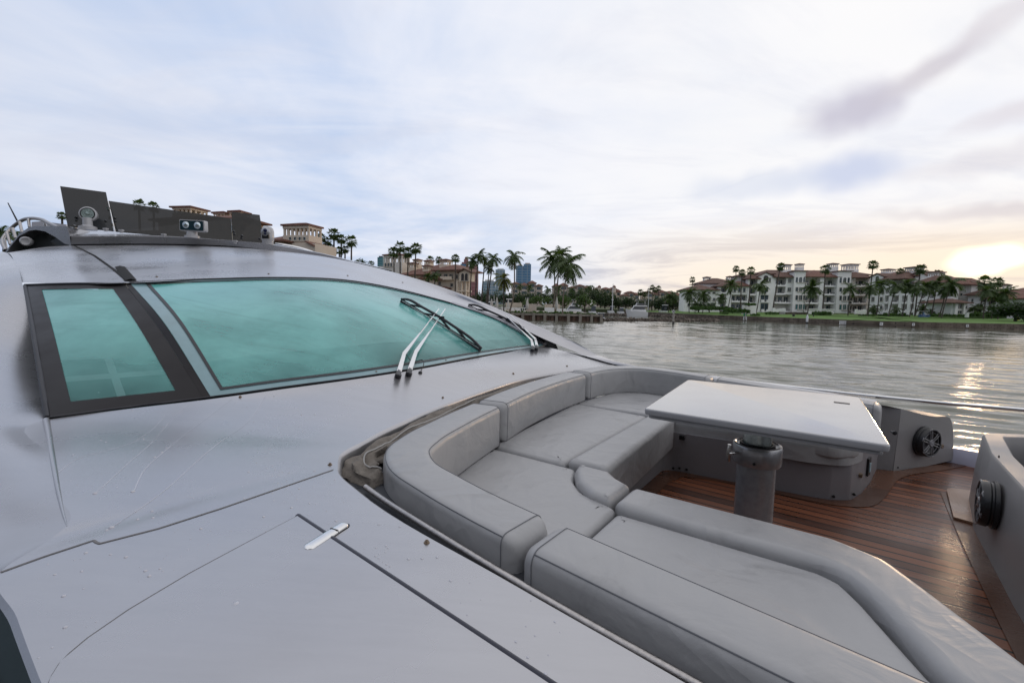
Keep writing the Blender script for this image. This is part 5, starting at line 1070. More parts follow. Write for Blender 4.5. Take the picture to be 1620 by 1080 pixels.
def tree(xc, yc, rx, ry, yb, d, kind, label, group=None):
    c = P(xc, yc, d=d); b = P(xc, yb, d=d); t = thing('tree', label, 'tree', tuple(b), group); k_ = 1.6 if kind in (0, 1) else 1.15; rx_, rz_ = k_*rx*d/720, k_*ry*d/720
    g = MB(); hh = c.z-b.z
    g.tube([b, b.lerp(c, .6)], [.06*rx_+.05, .04*rx_+.03], 6)
    for a in range(4): g.tube([b.lerp(c, .5), c+Vector((math.cos(a*1.6)*rx_*.5, math.sin(a*1.6)*rx_*.5, rz_*.2))], [.035*rx_+.03, .015*rx_+.01], 5)
    g.build('trunk', MT['trunkd'], t)
    o = bpy.data.objects.new('crown', TREE[kind]); COL.objects.link(o); o.parent = t; o.location = c-b; o.scale = (rx_*1.05, rx_*1.05, rz_*1.2); o.rotation_euler = (0, 0, xc*.37)
    return t
def shrub(x0, x1, y0, y1, d, label, name='hedge', depth=1.5, m=None, group=None, cat_='hedge', seed=None):
    a = P(x0, y1, d=d); b = P(x1, y1, d=d); tz = P((x0+x1)/2, y0, d=d).z; bz = min(a.z, b.z); rd = random.Random(int(x0*7+y0)); g = MB(); W_ = (b-a).length; dx = (b-a).normalized(); dx.z = 0; dy = Vector((-dx.y, dx.x, 0)); h = tz-bz
    n = int(min(2600, max(160, W_*h*depth*14))); s0 = max(.10, min(.28, (W_*h*1.5/n)**.5*1.1))
    for i in range(n):
        u, v, w_ = rd.random(), rd.random(), rd.random()**.6
        edge = min(1, 6*min(u, 1-u)); p = a+dx*W_*u+dy*depth*(v-.3); p.z = bz+h*w_*(.72+.28*edge)*(.86+.14*noise.noise(Vector((u*W_*.8, v*3, 1)))*1.5+.1*rd.random())
        q = Vector((rd.gauss(0, 1), rd.gauss(0, 1), rd.gauss(0, 1))).normalized()*s0; r_ = q.cross(Vector((rd.gauss(0, 1), rd.gauss(0, 1), rd.gauss(0, 1)))).normalized()*s0
        g.add([p-q, p-r_, p+q, p+r_], [(0, 1, 2, 3)])
    g.box(a+dx*W_*.5+dy*depth*.3+Vector((0, 0, h*.4)), (W_*.97, depth*.8, h*.75), Matrix.Rotation(math.atan2(dx.y, dx.x), 3, 'Z'))
    return tag(g.build(name, m or MT['hedge']), label, cat_, group)

# unseen bank and trees added behind the deck to darken gelcoat and cushions
g = MB(); arc = [math.radians(a) for a in range(-86, -216, -10)]
g.grid([[Vector((math.sin(a)*r_, math.cos(a)*r_, z_)) for a in arc] for r_, z_ in ((9.5, SEA-1), (9.5, SEA+.8), (40, SEA+.9))]); tag(g.build('added_quay', MT['concrete'], None), kind='structure')
for i in range(15):
    a = math.radians(-112-i*7.0); r_ = 14+2.5*(i % 3); b = Vector((math.sin(a)*r_, math.cos(a)*r_, SEA+.8)); hgt = 6.5+1.3*((i*5) % 4)
    t = thing('tree', 'unseen tree added behind the deck to darken reflections', 'tree', tuple(b), 'unseen trees added behind the yacht to darken reflections'); g = MB(); g.tube([b, b+Vector((0, 0, hgt*.7))], [.28, .16], 7); g.build('trunk', MT['trunkd'], t)
    o = bpy.data.objects.new('crown', TREE[4] if 'TREE' in globals() else None); COL.objects.link(o); o.parent = t; o.location = (0, 0, hgt*.68); o.scale = (3.6, 3.6, hgt*.62); o.rotation_euler = (0, 0, i*1.3)
F_ = 'fan'; C_ = 'coco'
grpT = 'fan palms clustered right of the arched tower'
for xc, yc, r in ((508, 375, 7.5), (519, 381, 6), (528.5, 370, 9.5), (540, 378, 8.5), (556, 381, 9.5), (498, 381, 7), (523, 391, 6), (537, 396, 6.5), (546, 394, 6.5), (513, 385, 6)):
    palm(F_, xc, yc, r, xc-2 if xc < 550 else xc-1, 440, 70, 'fan palm in the cluster beyond the roof, right of the arched tower', grpT)
palm(C_, 565, 413, 6, 566, 450, 70, 'low feathery palm just above the roof edge, left of the teal high-rise'); palm(C_, 574, 415, 5.5, 575, 450, 72, 'second low feathery palm above the roof edge beside its taller twin'); palm(F_, 587, 417, 5.5, 587, 450, 68, 'spiky low palm above the roof edge, immediately left of the teal high-rise')
palm(F_, 220, 324, 9, 221, 400, 62, 'palm showing over the smoked acrylic, left one of the pair'); palm(F_, 243, 327, 8.5, 242, 400, 62, 'palm showing over the smoked acrylic, right one of the pair')
palm(F_, 98, 341, 7, 99, 400, 62, 'palm peeping out left of the tall acrylic panel'); palm(C_, 4, 366, 15, 6, 420, 45, 'dark palm behind the arched grab rail at the left edge'); palm(C_, 24, 372, 10, 24, 420, 50, 'smaller palm seen through the posts of the arched grab rail')
palm(F_, 623, 398.5, 9.5, 624, 470, 95, 'leftmost of four tall palms in front of the arched belfry tower'); palm(F_, 633, 390, 9, 633, 470, 95, 'tallest-crowned palm in front of the belfry tower, second of four'); palm(F_, 645.5, 399, 9, 644, 470, 95, 'third of four tall palms right of the belfry tower'); palm(F_, 658, 392.5, 10, 654.5, 470, 95, 'rightmost of the four tall palms by the belfry tower')
palm(F_, 681, 411, 6.5, 681, 440, 150, 'distant palm behind the villa roof between two chimneys'); palm(F_, 694, 411, 6, 693, 440, 150, 'distant palm left of the tall villa chimney'); palm(F_, 720.5, 408.5, 7.5, 720, 478, 95, 'slim palm standing before the right end of the red-roofed villa')
palm(C_, 688, 434, 8.5, 687, 470, 80, 'bushy palm in front of the villa, right of its twin'); palm(C_, 678, 438, 7.5, 678, 470, 80, 'bushy palm in front of the villa, left of its twin')
palm(C_, 747, 413, 10, 745, 486, 90, 'leftmost tall coconut palm of the row right of the villa', bend=.02); palm(C_, 757.5, 403, 11.5, 753, 486, 90, 'highest coconut palm of the row right of the villa', bend=.02); palm(C_, 767, 410, 9, 760, 486, 92, 'coconut palm third in the row right of the villa'); palm(C_, 781, 409.5, 12, 771, 486, 88, 'leaning coconut palm ending the row right of the villa', bend=.02); palm(C_, 774, 424, 8, 768, 486, 90, 'lower coconut palm within the row right of the villa')
palm('cocoy', 797, 441, 15, 797, 488, 85, 'short coconut palm with yellowing fronds on the terrace', gz_=LZ); palm(C_, 813, 406, 14.5, 806, 488, 85, 'slender solitary palm left of the blue glass tower', gz_=LZ, tr=MT['trunk'], bend=-.05)
palm(C_, 876, 411, 22, 874, 490, 88, 'left one of two big coconut palms with interlocking crowns', gz_=LZ, tr=MT['trunk'], bend=-.03); palm(C_, 886, 404, 17, 878, 490, 90, 'taller slim coconut palm just behind the left big one', gz_=LZ, tr=MT['trunk']); palm(C_, 900, 418, 24, 890, 490, 84, 'right one of two big coconut palms, glowing yellow underneath', gz_=LZ, tr=MT['trunk'], bend=.03)
for xc, yc, r, d, lb in ((867, 457, 6.5, 200, 'small palm in the gap left of the big coconut palms'), (883, 457, 7, 210, 'small palm beneath the big coconut crowns'), (932, 456, 7, 200, 'small palm left of the beige twin-turret condominium'), (822, 452, 6, 210, 'small dark palm before the condominium under the blue tower, left one'), (838, 455, 6, 210, 'small dark palm before the condominium under the blue tower, right one'), (905, 459, 6, 205, 'small dark palm under the right big coconut crown'), (918, 458, 5, 215, 'small dark palm left of the round light-green tree')):
    palm(C_, xc, yc, r, xc, 478, d, lb)
for xc, yc, r, lb in ((1013, 462, 5, 'low fan palm left of the flagpole, first of the row'), (1020, 465, 4.5, 'lowest fan palm left of the flagpole'), (1027, 459.5, 3.8, 'narrow fan palm beside the flagpole'), (1032, 454.5, 4.3, 'tall fan palm right of the flagpole, left of three'), (1036.5, 458, 5, 'fan palm right of the flagpole, middle of three'), (1042, 456, 4.3, 'fan palm right of the flagpole, right of three')):
    palm(F_, xc, yc, r, xc, 480, 190, lb)
palm(C_, 1058, 470, 9.5, 1058, 490, 140, 'bushy palm above the diamond marker post, left one'); palm(C_, 1066, 466.5, 9.5, 1066, 490, 140, 'bushy palm above the diamond marker post, right one')
pr = [(F_, 1095.5, 442, 4.8, 1095, 470, 165, 'small backlit fan palm behind the lowest left roof of the white apartments'), (C_, 1091, 464, 11.5, 1090.5, 489, 132, 'leafy palm at the left end of the white apartments'), (C_, 1113, 465, 11.5, 1112, 488, 132, 'leafy palm second from the left end of the white apartments'), (C_, 1100, 479, 5.5, 1100, 489, 135, 'dwarf palm between the two leafy palms at the left end'),
 (F_, 1164.5, 425, 5.5, 1163, 470, 165, 'tall fan palm left of the square roof tower'), (F_, 1174, 431, 6, 1171, 490, 140, 'tall fan palm in front of the square roof tower'), (F_, 1188, 428, 6.5, 1182, 492, 135, 'tall fan palm right of the square roof tower'), (C_, 1158, 451, 11.5, 1150, 489, 132, 'curved coconut palm before the pilasters left of the gable'), (C_, 1141, 470, 8.5, 1139, 490, 128, 'short dense palm before the left balconies'),
 (C_, 1203, 450, 12.5, 1196, 494, 126, 'coconut palm before the left gable with the arched opening'), (F_, 1234.5, 421.5, 6.5, 1222, 493, 135, 'tall fan palm beside the leftmost lantern chimney'), (F_, 1306, 425.5, 8, 1301, 494, 128, 'tall fan palm crossing the balconies in the middle of the main block'), (C_, 1285.5, 454, 14, 1277, 499, 118, 'coconut palm above the white channel post'), (C_, 1345.5, 456, 11, 1341, 504, 112, 'coconut palm behind the orange bench'),
 (F_, 1381.5, 418.5, 8, 1373, 500, 130, 'highest fan palm standing above the right gable'), (C_, 1378, 456, 12, 1371, 505, 110, 'coconut palm left of the dwarf palm under the right gable'), (C_, 1392, 450, 11.5, 1386, 501, 114, 'coconut palm right of the dwarf palm under the right gable'), (C_, 1383, 487, 8.5, 1383, 498, 118, 'dwarf feather palm under the right gable'),
 (C_, 1418, 452, 12.5, 1405, 503, 110, 'leaning coconut palm, first of the right-hand row'), (F_, 1425, 430, 6.5, 1423, 490, 135, 'fan palm showing over the roofs left of the arcaded chimney'), (C_, 1435, 449, 12, 1427, 502, 110, 'leaning coconut palm, second of the right-hand row'), (C_, 1449, 454, 11.5, 1438, 503, 108, 'leaning coconut palm, third of the right-hand row'), (F_, 1456.5, 425.5, 8.5, 1447, 503, 120, 'tall fan palm right of the arcaded chimney'), (C_, 1465, 452, 11.5, 1446, 503, 112, 'strongly leaning coconut palm over the golf cart'), (C_, 1474, 455, 10, 1459, 500, 114, 'leaning coconut palm just right of the golf cart'),
 (F_, 1472, 437.5, 7.5, 1468, 495, 130, 'fan palm below the low sun glow, left one'), (F_, 1483, 433.5, 8, 1480, 495, 130, 'fan palm below the low sun glow, right one'), (C_, 1483, 446, 11.5, 1473, 503, 112, 'coconut palm left of the hexagonal tower'), (C_, 1505, 448, 16, 1488, 509, 104, 'largest coconut palm of the lawn, left of the hexagonal tower'), (C_, 1497, 458, 11, 1484, 506, 106, 'coconut palm tucked under the largest lawn palm'),
 (F_, 1557.5, 445, 9.5, 1548, 502, 115, 'tall fan palm right of the hexagonal tower'), (F_, 1579, 446, 8.5, 1572, 502, 118, 'tall fan palm against the sunset near the right edge'), (C_, 1570, 451, 9, 1562, 505, 110, 'palm between the two tall fan palms near the right edge'), (C_, 1562, 459, 12.5, 1555, 508, 104, 'coconut palm in front of the right-hand block'), (C_, 1590, 464, 13.5, 1577, 508, 103, 'rightmost coconut palm, leaning over the big dark tree'), (C_, 1575, 464, 11.5, 1568, 505, 106, 'coconut palm between the right-hand block and the big dark tree'),
 (C_, 1417, 488, 7.5, 1417, 498, 118, 'dwarf palm with yellowish crown on the hedge line'), (C_, 1460, 488, 8, 1460, 499, 118, 'dwarf palm behind the golf cart'), (C_, 1473, 492, 5.5, 1473, 500, 118, 'smallest dwarf palm right of the golf cart'), (C_, 1542, 486, 8.5, 1541, 499, 114, 'dwarf palm left of the right-hand block'), (C_, 1552, 487, 7.5, 1551, 499, 114, 'dwarf palm beside the trunk row near the right edge')]
for k_, xc, yc, r, xb, yb, d, lb in pr: palm(k_, xc, yc, r, xb, yb, d, lb, 'palms on the lawn by the white apartments', bend=.015*((xc*7) % 3-1))
tree(1606, 491, 25, 16, 511, 92, 4, 'big dark spreading tree at the right edge of the lawn')
tree(925, 477, 17, 13, 493, 90, 2, 'round light-green tree at the tip of the terrace'); tree(847, 477, 14, 9, 492, 95, 3, 'pale green bushy tree left of the closed parasol'); tree(866, 478, 12, 9, 492, 96, 2, 'green tree just left of the closed parasol'); tree(893, 478, 14, 10, 492, 94, 3, 'green tree just right of the closed parasol'); tree(832, 480, 9, 7, 491, 97, 2, 'small green tree at the left end of the terrace trees')
gq = 'trees lining the far side of the marina'
for xc, yc, rx, ry, k in ((945, 468, 12, 12, 0), (957, 473, 12, 11, 1), (968, 476, 10, 9, 0), (979, 478, 9, 8, 1), (990, 478, 8, 8, 0), (1000, 479, 8, 7, 0), (1010, 479, 7, 7, 1), (1031, 480, 8, 7, 0), (1042, 478, 9, 9, 1), (1052, 481, 9, 8, 0), (1064, 480, 8, 10, 1), (1077, 477, 9, 10, 0), (1085, 483, 6, 6, 1),
                          (752, 473, 9, 7, 0), (763, 470, 8, 8, 1), (775, 473, 9, 7, 0), (787, 471, 9, 8, 1), (801, 472, 9, 7, 0), (814, 472, 9, 8, 1), (826, 471, 9, 7, 0), (840, 470, 9, 7, 1), (854, 470, 9, 7, 0), (868, 470, 9, 6, 1), (884, 470, 9, 7, 0), (899, 470, 10, 7, 1), (914, 468, 10, 8, 0), (929, 466, 10, 9, 1), (1105, 484, 10, 6, 0), (1122, 484, 9, 6, 1)):
    tree(xc, yc, rx, ry, yc+ry+4, 175 if xc < 1090 else 140, k, 'dark rounded tree in the green belt behind the marina', gq)
for x0, x1, y0, y1, d, lb in ((745, 944, 492.5, 496.8, 86, 'long clipped hedge along the top of the left seawall'), (815, 831, 486, 491.5, 92, 'dark clipped hedge box beside the beige planter wall'), (1093, 1160, 484, 490, 128, 'dark hedge below the left end of the white apartments'), (1146, 1186, 488, 495, 122, 'tall dark bushes before the left balconies'), (1213, 1232, 493, 497, 118, 'small rounded bush before the left gable terrace'), (1288, 1315, 492, 498, 116, 'dark bushes between the two balustrades'), (1362, 1384, 497, 500.5, 112, 'low dark hedge left of the right-hand row of palms'), (1393, 1436, 496, 501, 112, 'dark hedge behind the first leaning palms'), (1474, 1506, 496, 503.5, 110, 'bright clipped hedge under the hexagonal tower'), (1505, 1530, 497, 504, 110, 'yellow-green hedge left of the white gate post'), (1536, 1562, 494, 503, 110, 'dark shrubbery right of the white gate post'), (1562, 1592, 492, 503, 110, 'reddish dark shrubbery before the right-hand block'), (1181, 1196, 479, 483, 122, 'flat-topped green canopy shrub over the patio')):
    shrub(x0, x1, y0, y1, d, lb)
for x0, x1, y0, y1, d in ((1141, 1152, 494, 497, 112), (1190, 1202, 496, 499.5, 108), (1365, 1376, 504, 507, 104), (1377, 1389, 500.5, 504.5, 106), (1398, 1411, 503, 507, 103), (1419, 1433, 502, 506, 104), (1440, 1452, 503.5, 507.5, 103), (1452, 1460, 503, 506, 104), (1480, 1494, 504.5, 509, 100), (1550, 1563, 506, 511, 98), (1570, 1581, 508, 512, 97)):
    shrub(x0, x1, y0, y1, d, 'low rounded shrub at the foot of a palm on the lawn', 'shrub', group='shrubs at the feet of the lawn palms', cat_='shrub')
# ================================================================ BUILDINGS
def stucco(n, c, v=.10): return mat(n, c, .85, var=v, vscale=.35, bump=.15, bscale=4, bdist=.05)
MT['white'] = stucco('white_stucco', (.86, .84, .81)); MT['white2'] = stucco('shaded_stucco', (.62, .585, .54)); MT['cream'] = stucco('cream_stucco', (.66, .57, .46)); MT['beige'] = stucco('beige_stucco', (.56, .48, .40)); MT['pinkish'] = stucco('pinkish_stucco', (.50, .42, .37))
MT['tile'] = mat('terracotta_tile', (.16, .075, .055), .8, var=.35, vscale=1.5, bump=.6, bscale=5, bdist=.1, detail=8); MT['tiled'] = mat('brown_roof_tile', (.125, .068, .05), .8, var=.35, vscale=1.2, bump=.6, bscale=5, bdist=.1, detail=8)
MT['pane'] = mat('window_glass', (.035, .055, .065), .12, spec=.8, var=.4, vscale=.5); MT['paneg'] = mat('green_glass', (.04, .13, .13), .12, spec=.8); MT['trim'] = mat('trim_stone', (.50, .46, .40), .8, var=.1); MT['iron'] = mat('dark_railing', (.05, .045, .045), .6)
class Fac:
    def __init__(s, x0, x1, d0, d1=None, y=480):
        d1 = d0 if d1 is None else d1; s.A = P(x0, y, d=d0); s.B = P(x1, y, d=d1); s.A.z = s.B.z = 0; s.t = (s.B-s.A).normalized(); s.n = Vector((s.t.y, -s.t.x, 0)); s.n = s.n if s.n.dot(EYE-s.A) > 0 else -s.n; s.x0, s.x1 = x0, x1
    def uz(s, x, y, o=0): q = ray(x, y); k = (s.A+s.n*o-EYE).dot(s.n)/q.dot(s.n); p = EYE+q*k; return (p-s.A).dot(s.t), p.z
    def pt(s, u, z, o=0): return s.A+s.t*u+s.n*o+Vector((0, 0, z))
    def box(s, g, u0, u1, z0, z1, o0, o1):        # o = offset towards the viewer
        q = [s.pt(u0, z0, o0), s.pt(u1, z0, o0), s.pt(u1, z0, o1), s.pt(u0, z0, o1)]; g.hexa(q, [p+Vector((0, 0, z1-z0)) for p in q])
GZ = SEA+1.5
def hip(g, f, u0, u1, z0, rise, o0, o1, over=.5, flat=.0):
    u0 -= over; u1 += over; o0 -= over; o1 += over; w, dp = u1-u0, o1-o0; m_ = min(w, dp)/2*(1-flat)
    b = [f.pt(u0, z0, o0), f.pt(u1, z0, o0), f.pt(u1, z0, o1), f.pt(u0, z0, o1)]; t = [f.pt(u0+m_, z0+rise, o0+m_), f.pt(u1-m_, z0+rise, o0+m_), f.pt(u1-m_, z0+rise, o1-m_), f.pt(u0+m_, z0+rise, o1-m_)]
    lo = [q-Vector((0, 0, .22)) for q in b]; g.hexa(lo, b); g.add([q+Vector((0, 0, .003)) for q in b]+t, [(0, 1, 5, 4), (1, 2, 6, 5), (2, 3, 7, 6), (3, 0, 4, 7), (4, 5, 6, 7)])
def window(f, bl, x0, x1, y0, y1, o=.0, m=None, arch=False, parent=None, mull=True, sill=True):
    u0, z1 = f.uz(x0, y0, o); u1, _ = f.uz(x1, y0, o); _, z0 = f.uz((x0+x1)/2, y1, o); g = MB()
    if arch:
        r_ = (u1-u0)/2; pts = [f.pt(u0, z0, o+.01), f.pt(u1, z0, o+.01)]+[f.pt((u0+u1)/2+r_*math.cos(a), z1-r_+r_*math.sin(a), o+.01) for a in [PI*k/8 for k in range(9)]]; g.prism(pts, f.n*.04)
    else: f.box(g, u0, u1, z0, z1, o-.02, o+.04)
    w_ = g.build('window', m or MT['pane'], parent or bl, fixn=True)
    g = MB(); fr = .09
    if not arch:
        f.box(g, u0-fr, u0, z0, z1, o-.01, o+.12); f.box(g, u1, u1+fr, z0, z1, o-.01, o+.12); f.box(g, u0-fr, u1+fr, z1, z1+fr, o-.01, o+.12)
    if sill: f.box(g, u0-fr*2, u1+fr*2, z0-fr*1.5, z0, o-.01, o+.18)
    if mull and u1-u0 > .7: f.box(g, (u0+u1)/2-.04, (u0+u1)/2+.04, z0, z1-(.3 if arch else 0), o+.0, o+.09)
    if g.v: g.build('frame', MT['trim'], w_)
    return w_
def wall(f, bl, x0, x1, yt, depth, o=0, base=None, m=None, name='wall'):
    u0, zt_ = f.uz(x0, yt, o); u1, _ = f.uz(x1, yt, o); _, zt_ = f.uz((x0+x1)/2, yt, o); g = MB(); f.box(g, u0, u1, GZ-2 if base is None else base, zt_, o-depth, o); return g.build(name, m or MT['white'], bl), u0, u1, zt_
def loggia(f, bl, x0, x1, rows, depth=2.2, o=0, m=None, doors=2, glass=None):   # rows of (ceiling y, parapet top y, floor y): a recessed bay standing proud of the block behind
    u0, _ = f.uz(x0, rows[0][0]); u1, _ = f.uz(x1, rows[0][0]); rd = random.Random(int(x0*13))
    for k, (yc, yp, yf) in enumerate(rows):
        xm = (x0+x1)/2; zc_ = f.uz(xm, yc)[1]; zp = f.uz(xm, yp)[1]; zf = f.uz(xm, yf)[1]
        g = MB(); f.box(g, u0, u1, zf-.28, zf, o-depth, o+.12); f.box(g, u0+.02, u1-.02, zf+.003, zp-.25 if rd.random() < .0 else zf+.25, o-.15, o)
        for uu_ in np.linspace(u0+.15, u1-.15, max(2, int((u1-u0)/1.6)+1)): f.box(g, uu_-.14, uu_+.14, zf+.25, zp, o-.17, o+.02)
        bal = g.build('balcony', m or MT['white'], bl)
        g = MB(); f.box(g, u0, u1, zp-.10, zp-.02, o-.10, o-.04)
        for uu_ in np.arange(u0+.25, u1-.2, .28): f.box(g, uu_-.02, uu_+.02, zf+.25, zp-.1, o-.09, o-.05)
        g.build('railing', MT['iron'], bal)
        nd = doors; ww = (u1-u0)/nd
        for j in range(nd):
            a = u0+ww*(j+.18); b = u0+ww*(j+.82); h = (zc_-zf)*.80; g = MB(); f.box(g, a, b, zf+.02, zf+h, o-depth-.0, o-depth+.06); dr = g.build('glass_door', glass or MT['pane'], bl)
            g = MB(); f.box(g, (a+b)/2-.04, (a+b)/2+.04, zf+.02, zf+h, o-depth+.05, o-depth+.10); f.box(g, a-.08, b+.08, zf+h, zf+h+.09, o-depth+.01, o-depth+.10); g.build('frame', MT['trim'], dr)
def block(f, bl, x0, x1, yt, m=None, depth=14, back=2.2): return wall(f, bl, x0, x1, yt, depth, o=-back, m=m)
def pier(f, bl, x0, x1, yt, m=None, back=2.3, o=.05, base=None):
    u0, _ = f.uz(x0, yt); u1, zt_ = f.uz(x1, yt); g = MB(); f.box(g, u0, u1, GZ-2 if base is None else base, zt_, o-back, o); return g.build('pilaster', m or MT['white'], bl)
def cupola(f, bl, x0, x1, yt, yb, n=3, o=-4, m=None, rm=None, arch=False, rise=.5, dp=None):
    u0, z1 = f.uz(x0, yt, o); u1, _ = f.uz(x1, yt, o); _, z0 = f.uz((x0+x1)/2, yb, o); _, z1 = f.uz((x0+x1)/2, yt, o); W_ = u1-u0; dp = dp or W_; h = z1-z0; zt_ = z1-rise; sill_ = z0+(zt_-z0)*.5
    g = MB(); f.box(g, u0, u1, z0-1.5, sill_, o-dp, o); f.box(g, u0, u1, zt_-h*.12, zt_, o-dp, o)
    for i in range(n+1):
        c = u0+W_*.06+(W_*.88)*i/n
        for oo in (o-.04*W_, o-dp+.04*W_): f.box(g, c-W_*.035, c+W_*.035, sill_, zt_-h*.12, oo-.12*W_/2, oo+.0)
    for i in range(1, 3):
        for uu_ in (u0+.03*W_, u1-.07*W_): f.box(g, uu_, uu_+.05*W_, sill_, zt_-h*.12, o-dp*i/3-.1, o-dp*i/3+.1)
    t = g.build('chimney_tower', m or MT['white'], bl)
    g = MB(); hip(g, f, u0, u1, zt_+.22, rise-.2, o-dp, o, over=W_*.09); g.build('tower_roof', rm or MT['tiled'], t)
    return t
def roof(f, bl, x0, x1, y, rise, dp=14, o=0, m=None, over=.7):
    u0, z0 = f.uz(x0, y, o); u1, _ = f.uz(x1, y, o); _, z0 = f.uz((x0+x1)/2, y, o); g = MB(); hip(g, f, u0, u1, z0, rise, o-dp, o, over); return g.build('roof', m or MT['tiled'], bl)
def gable(f, bl, x0, x1, ye, ya, o=.3, depth=10, m=None, xa=None, base=None):
    u0, z0 = f.uz(x0, ye, o); u1, _ = f.uz(x1, ye, o); ua, za = f.uz(xa or (x0+x1)/2, ya, o); zb = GZ-2 if base is None else base
    g = MB(); g.prism([f.pt(u0, zb, o), f.pt(u1, zb, o), f.pt(u1, z0, o), f.pt(ua, za, o), f.pt(u0, z0, o)], -f.n*depth); w_ = g.build('gable_wall', m or MT['white'], bl, fixn=True)
    g = MB()
    for (ua_, za_), (ub_, zb_) in (((u0-.5, z0-.2), (ua, za)), ((ua, za), (u1+.5, z0-.2))):
        g.hexa([f.pt(ua_, za_+.03, o+.35), f.pt(ub_, zb_+.03, o+.35), f.pt(ub_, zb_+.03, o-depth), f.pt(ua_, za_+.03, o-depth)], [f.pt(ua_, za_+.33, o+.35), f.pt(ub_, zb_+.33, o+.35), f.pt(ub_, zb_+.33, o-depth), f.pt(ua_, za_+.33, o-depth)])
    g.build('gable_roof', MT['tiled'], bl); return w_
def bnew(f, label, cat_='building', name='apartment_building'):
    c = f.A.lerp(f.B, .5); return thing(name, label, cat_, (c.x, c.y, GZ))
# ---- main white block
f = Fac(1184, 1376, 152, 148); b1 = bnew(f, 'long four-storey white apartment block with bay windows and recessed balconies')
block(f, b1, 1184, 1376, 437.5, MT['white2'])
R4 = [(441, 449, 452.5), (454, 463, 466), (467.5, 476.5, 479.5), (481, 489.5, 493)]
loggia(f, b1, 1186.5, 1198, R4, doors=1)
gb = gable(f, b1, 1199, 1225, 437.8, 431.5, xa=1212, depth=6.0, o=.35)
window(f, b1, 1208.3, 1215.7, 435.5, 447, o=.36, m=MT['iron'], arch=True, mull=False); window(f, b1, 1216.9, 1219.2, 439.5, 445.5, o=.36)
for y0, y1 in ((454.5, 464.5), (467, 476.5), (480, 491.5)):
    window(f, b1, 1203.5, 1215.2, y0, y1, o=.36, m=MT['pane']); g = MB(); u0, z_ = f.uz(1203, y1-2.5); u1, _ = f.uz(1215.6, y1-2.5); zb = f.uz(1209, y1+1)[1]; f.box(g, u0, u0+.9, zb, z_, .38, .95); f.box(g, u1-.9, u1, zb, z_, .38, .95); f.box(g, u0, u1, zb-.25, zb, .37, .97); g.build('balcony', MT['white'], b1)
pier(f, b1, 1184, 1186.5, 441); pier(f, b1, 1198, 1199, 441)
loggia(f, b1, 1227.5, 1244, [(441, 449, 451.8), (453, 463, 465)], doors=2); loggia(f, b1, 1225.5, 1253, [(467, 476, 479)], doors=3); loggia(f, b1, 1225.5, 1253, [(481, 489, 493)], doors=3, o=-.2)
wall(f, b1, 1244, 1257.5, 438.5, 2.3, o=0, base=f.uz(1250, 466)[1]); pier(f, b1, 1225, 1227.5, 438.5); pier(f, b1, 1253, 1257.5, 466)
window(f, b1, 1247.3, 1251.7, 440.7, 446.8); window(f, b1, 1246.3, 1251, 455, 461)
def bay(x0, x1, cols, dy=0):
    wall(f, b1, x0, x1, 428.5, 3.4, o=1.1, name='bay_wall'); roof(f, b1, x0, x1, 428.2, .25, dp=3.6, o=1.1, over=.5)
    for k, (y0, y1) in enumerate(((438.3, 446.5), (454.5, 460.7), (467.3, 474.5), (481.3, 489))):
        for a, b in cols:
            window(f, b1, a-.2*k, b-.2*k, y0+dy, y1+dy, o=1.11, m=MT['paneg'] if k == 3 else None, arch=(k == 0), sill=False)
        g = MB(); u0, z_ = f.uz(x0+.7, y1+dy+.3); u1, _ = f.uz(x1-.7, y1+dy+.3); f.box(g, u0, u1, z_-.3, z_-.02, 1.11, 1.3); g.build('cornice', MT['trim'], b1)
bay(1257.5, 1275, ((1259.3, 1262.6), (1264.7, 1269.3), (1271.3, 1273.8))); bay(1326.5, 1347.5, ((1328.7, 1332), (1334.5, 1339), (1341.3, 1344.5)), .6)
loggia(f, b1, 1275.5, 1297.5, R4, doors=2, glass=MT['pane']); loggia(f, b1, 1303.5, 1325.5, R4, doors=2)
pier(f, b1, 1297.5, 1303.5, 438.5, o=.3)
g = MB(); u0, z0 = f.uz(1275, 438.5); u1, _ = f.uz(1326.5, 438.5); f.box(g, u0, u1, z0-.05, z0+.6, -2.3, .15); g.build('eaves_beam', MT['white'], b1)
loggia(f, b1, 1354, 1374, [(442, 449.5, 452.5), (455, 463, 466.5)], doors=2); loggia(f, b1, 1348.5, 1372, [(468.5, 477, 480), (482, 490, 494)], doors=3); wall(f, b1, 1347.5, 1354, 439, 2.3, base=f.uz(1350, 467)[1]); window(f, b1, 1349, 1352.5, 442.5, 448.5, m=MT['trim']); pier(f, b1, 1374, 1376.5, 439)
roof(f, b1, 1225.5, 1258, 438, 1.9, dp=13, o=.2); roof(f, b1, 1274.5, 1327, 437.6, 2.5, dp=14, o=.4, m=MT['tile']); roof(f, b1, 1347, 1377, 438.8, 2.0, dp=13, o=.3); roof(f, b1, 1184.5, 1200, 440.5, 1.6, dp=12, o=.3); roof(f, b1, 1200, 1376, 433.5, 1.6, dp=9, o=-3.5)
for x0, x1, yt, yb, n in ((1238, 1252.5, 417, 434, 4), (1262.3, 1272.6, 416, 427, 3), (1314.8, 1327, 415.3, 426, 3), (1341.3, 1359.5, 416.2, 434, 4)): cupola(f, b1, x0, x1, yt, yb, n, o=-5)
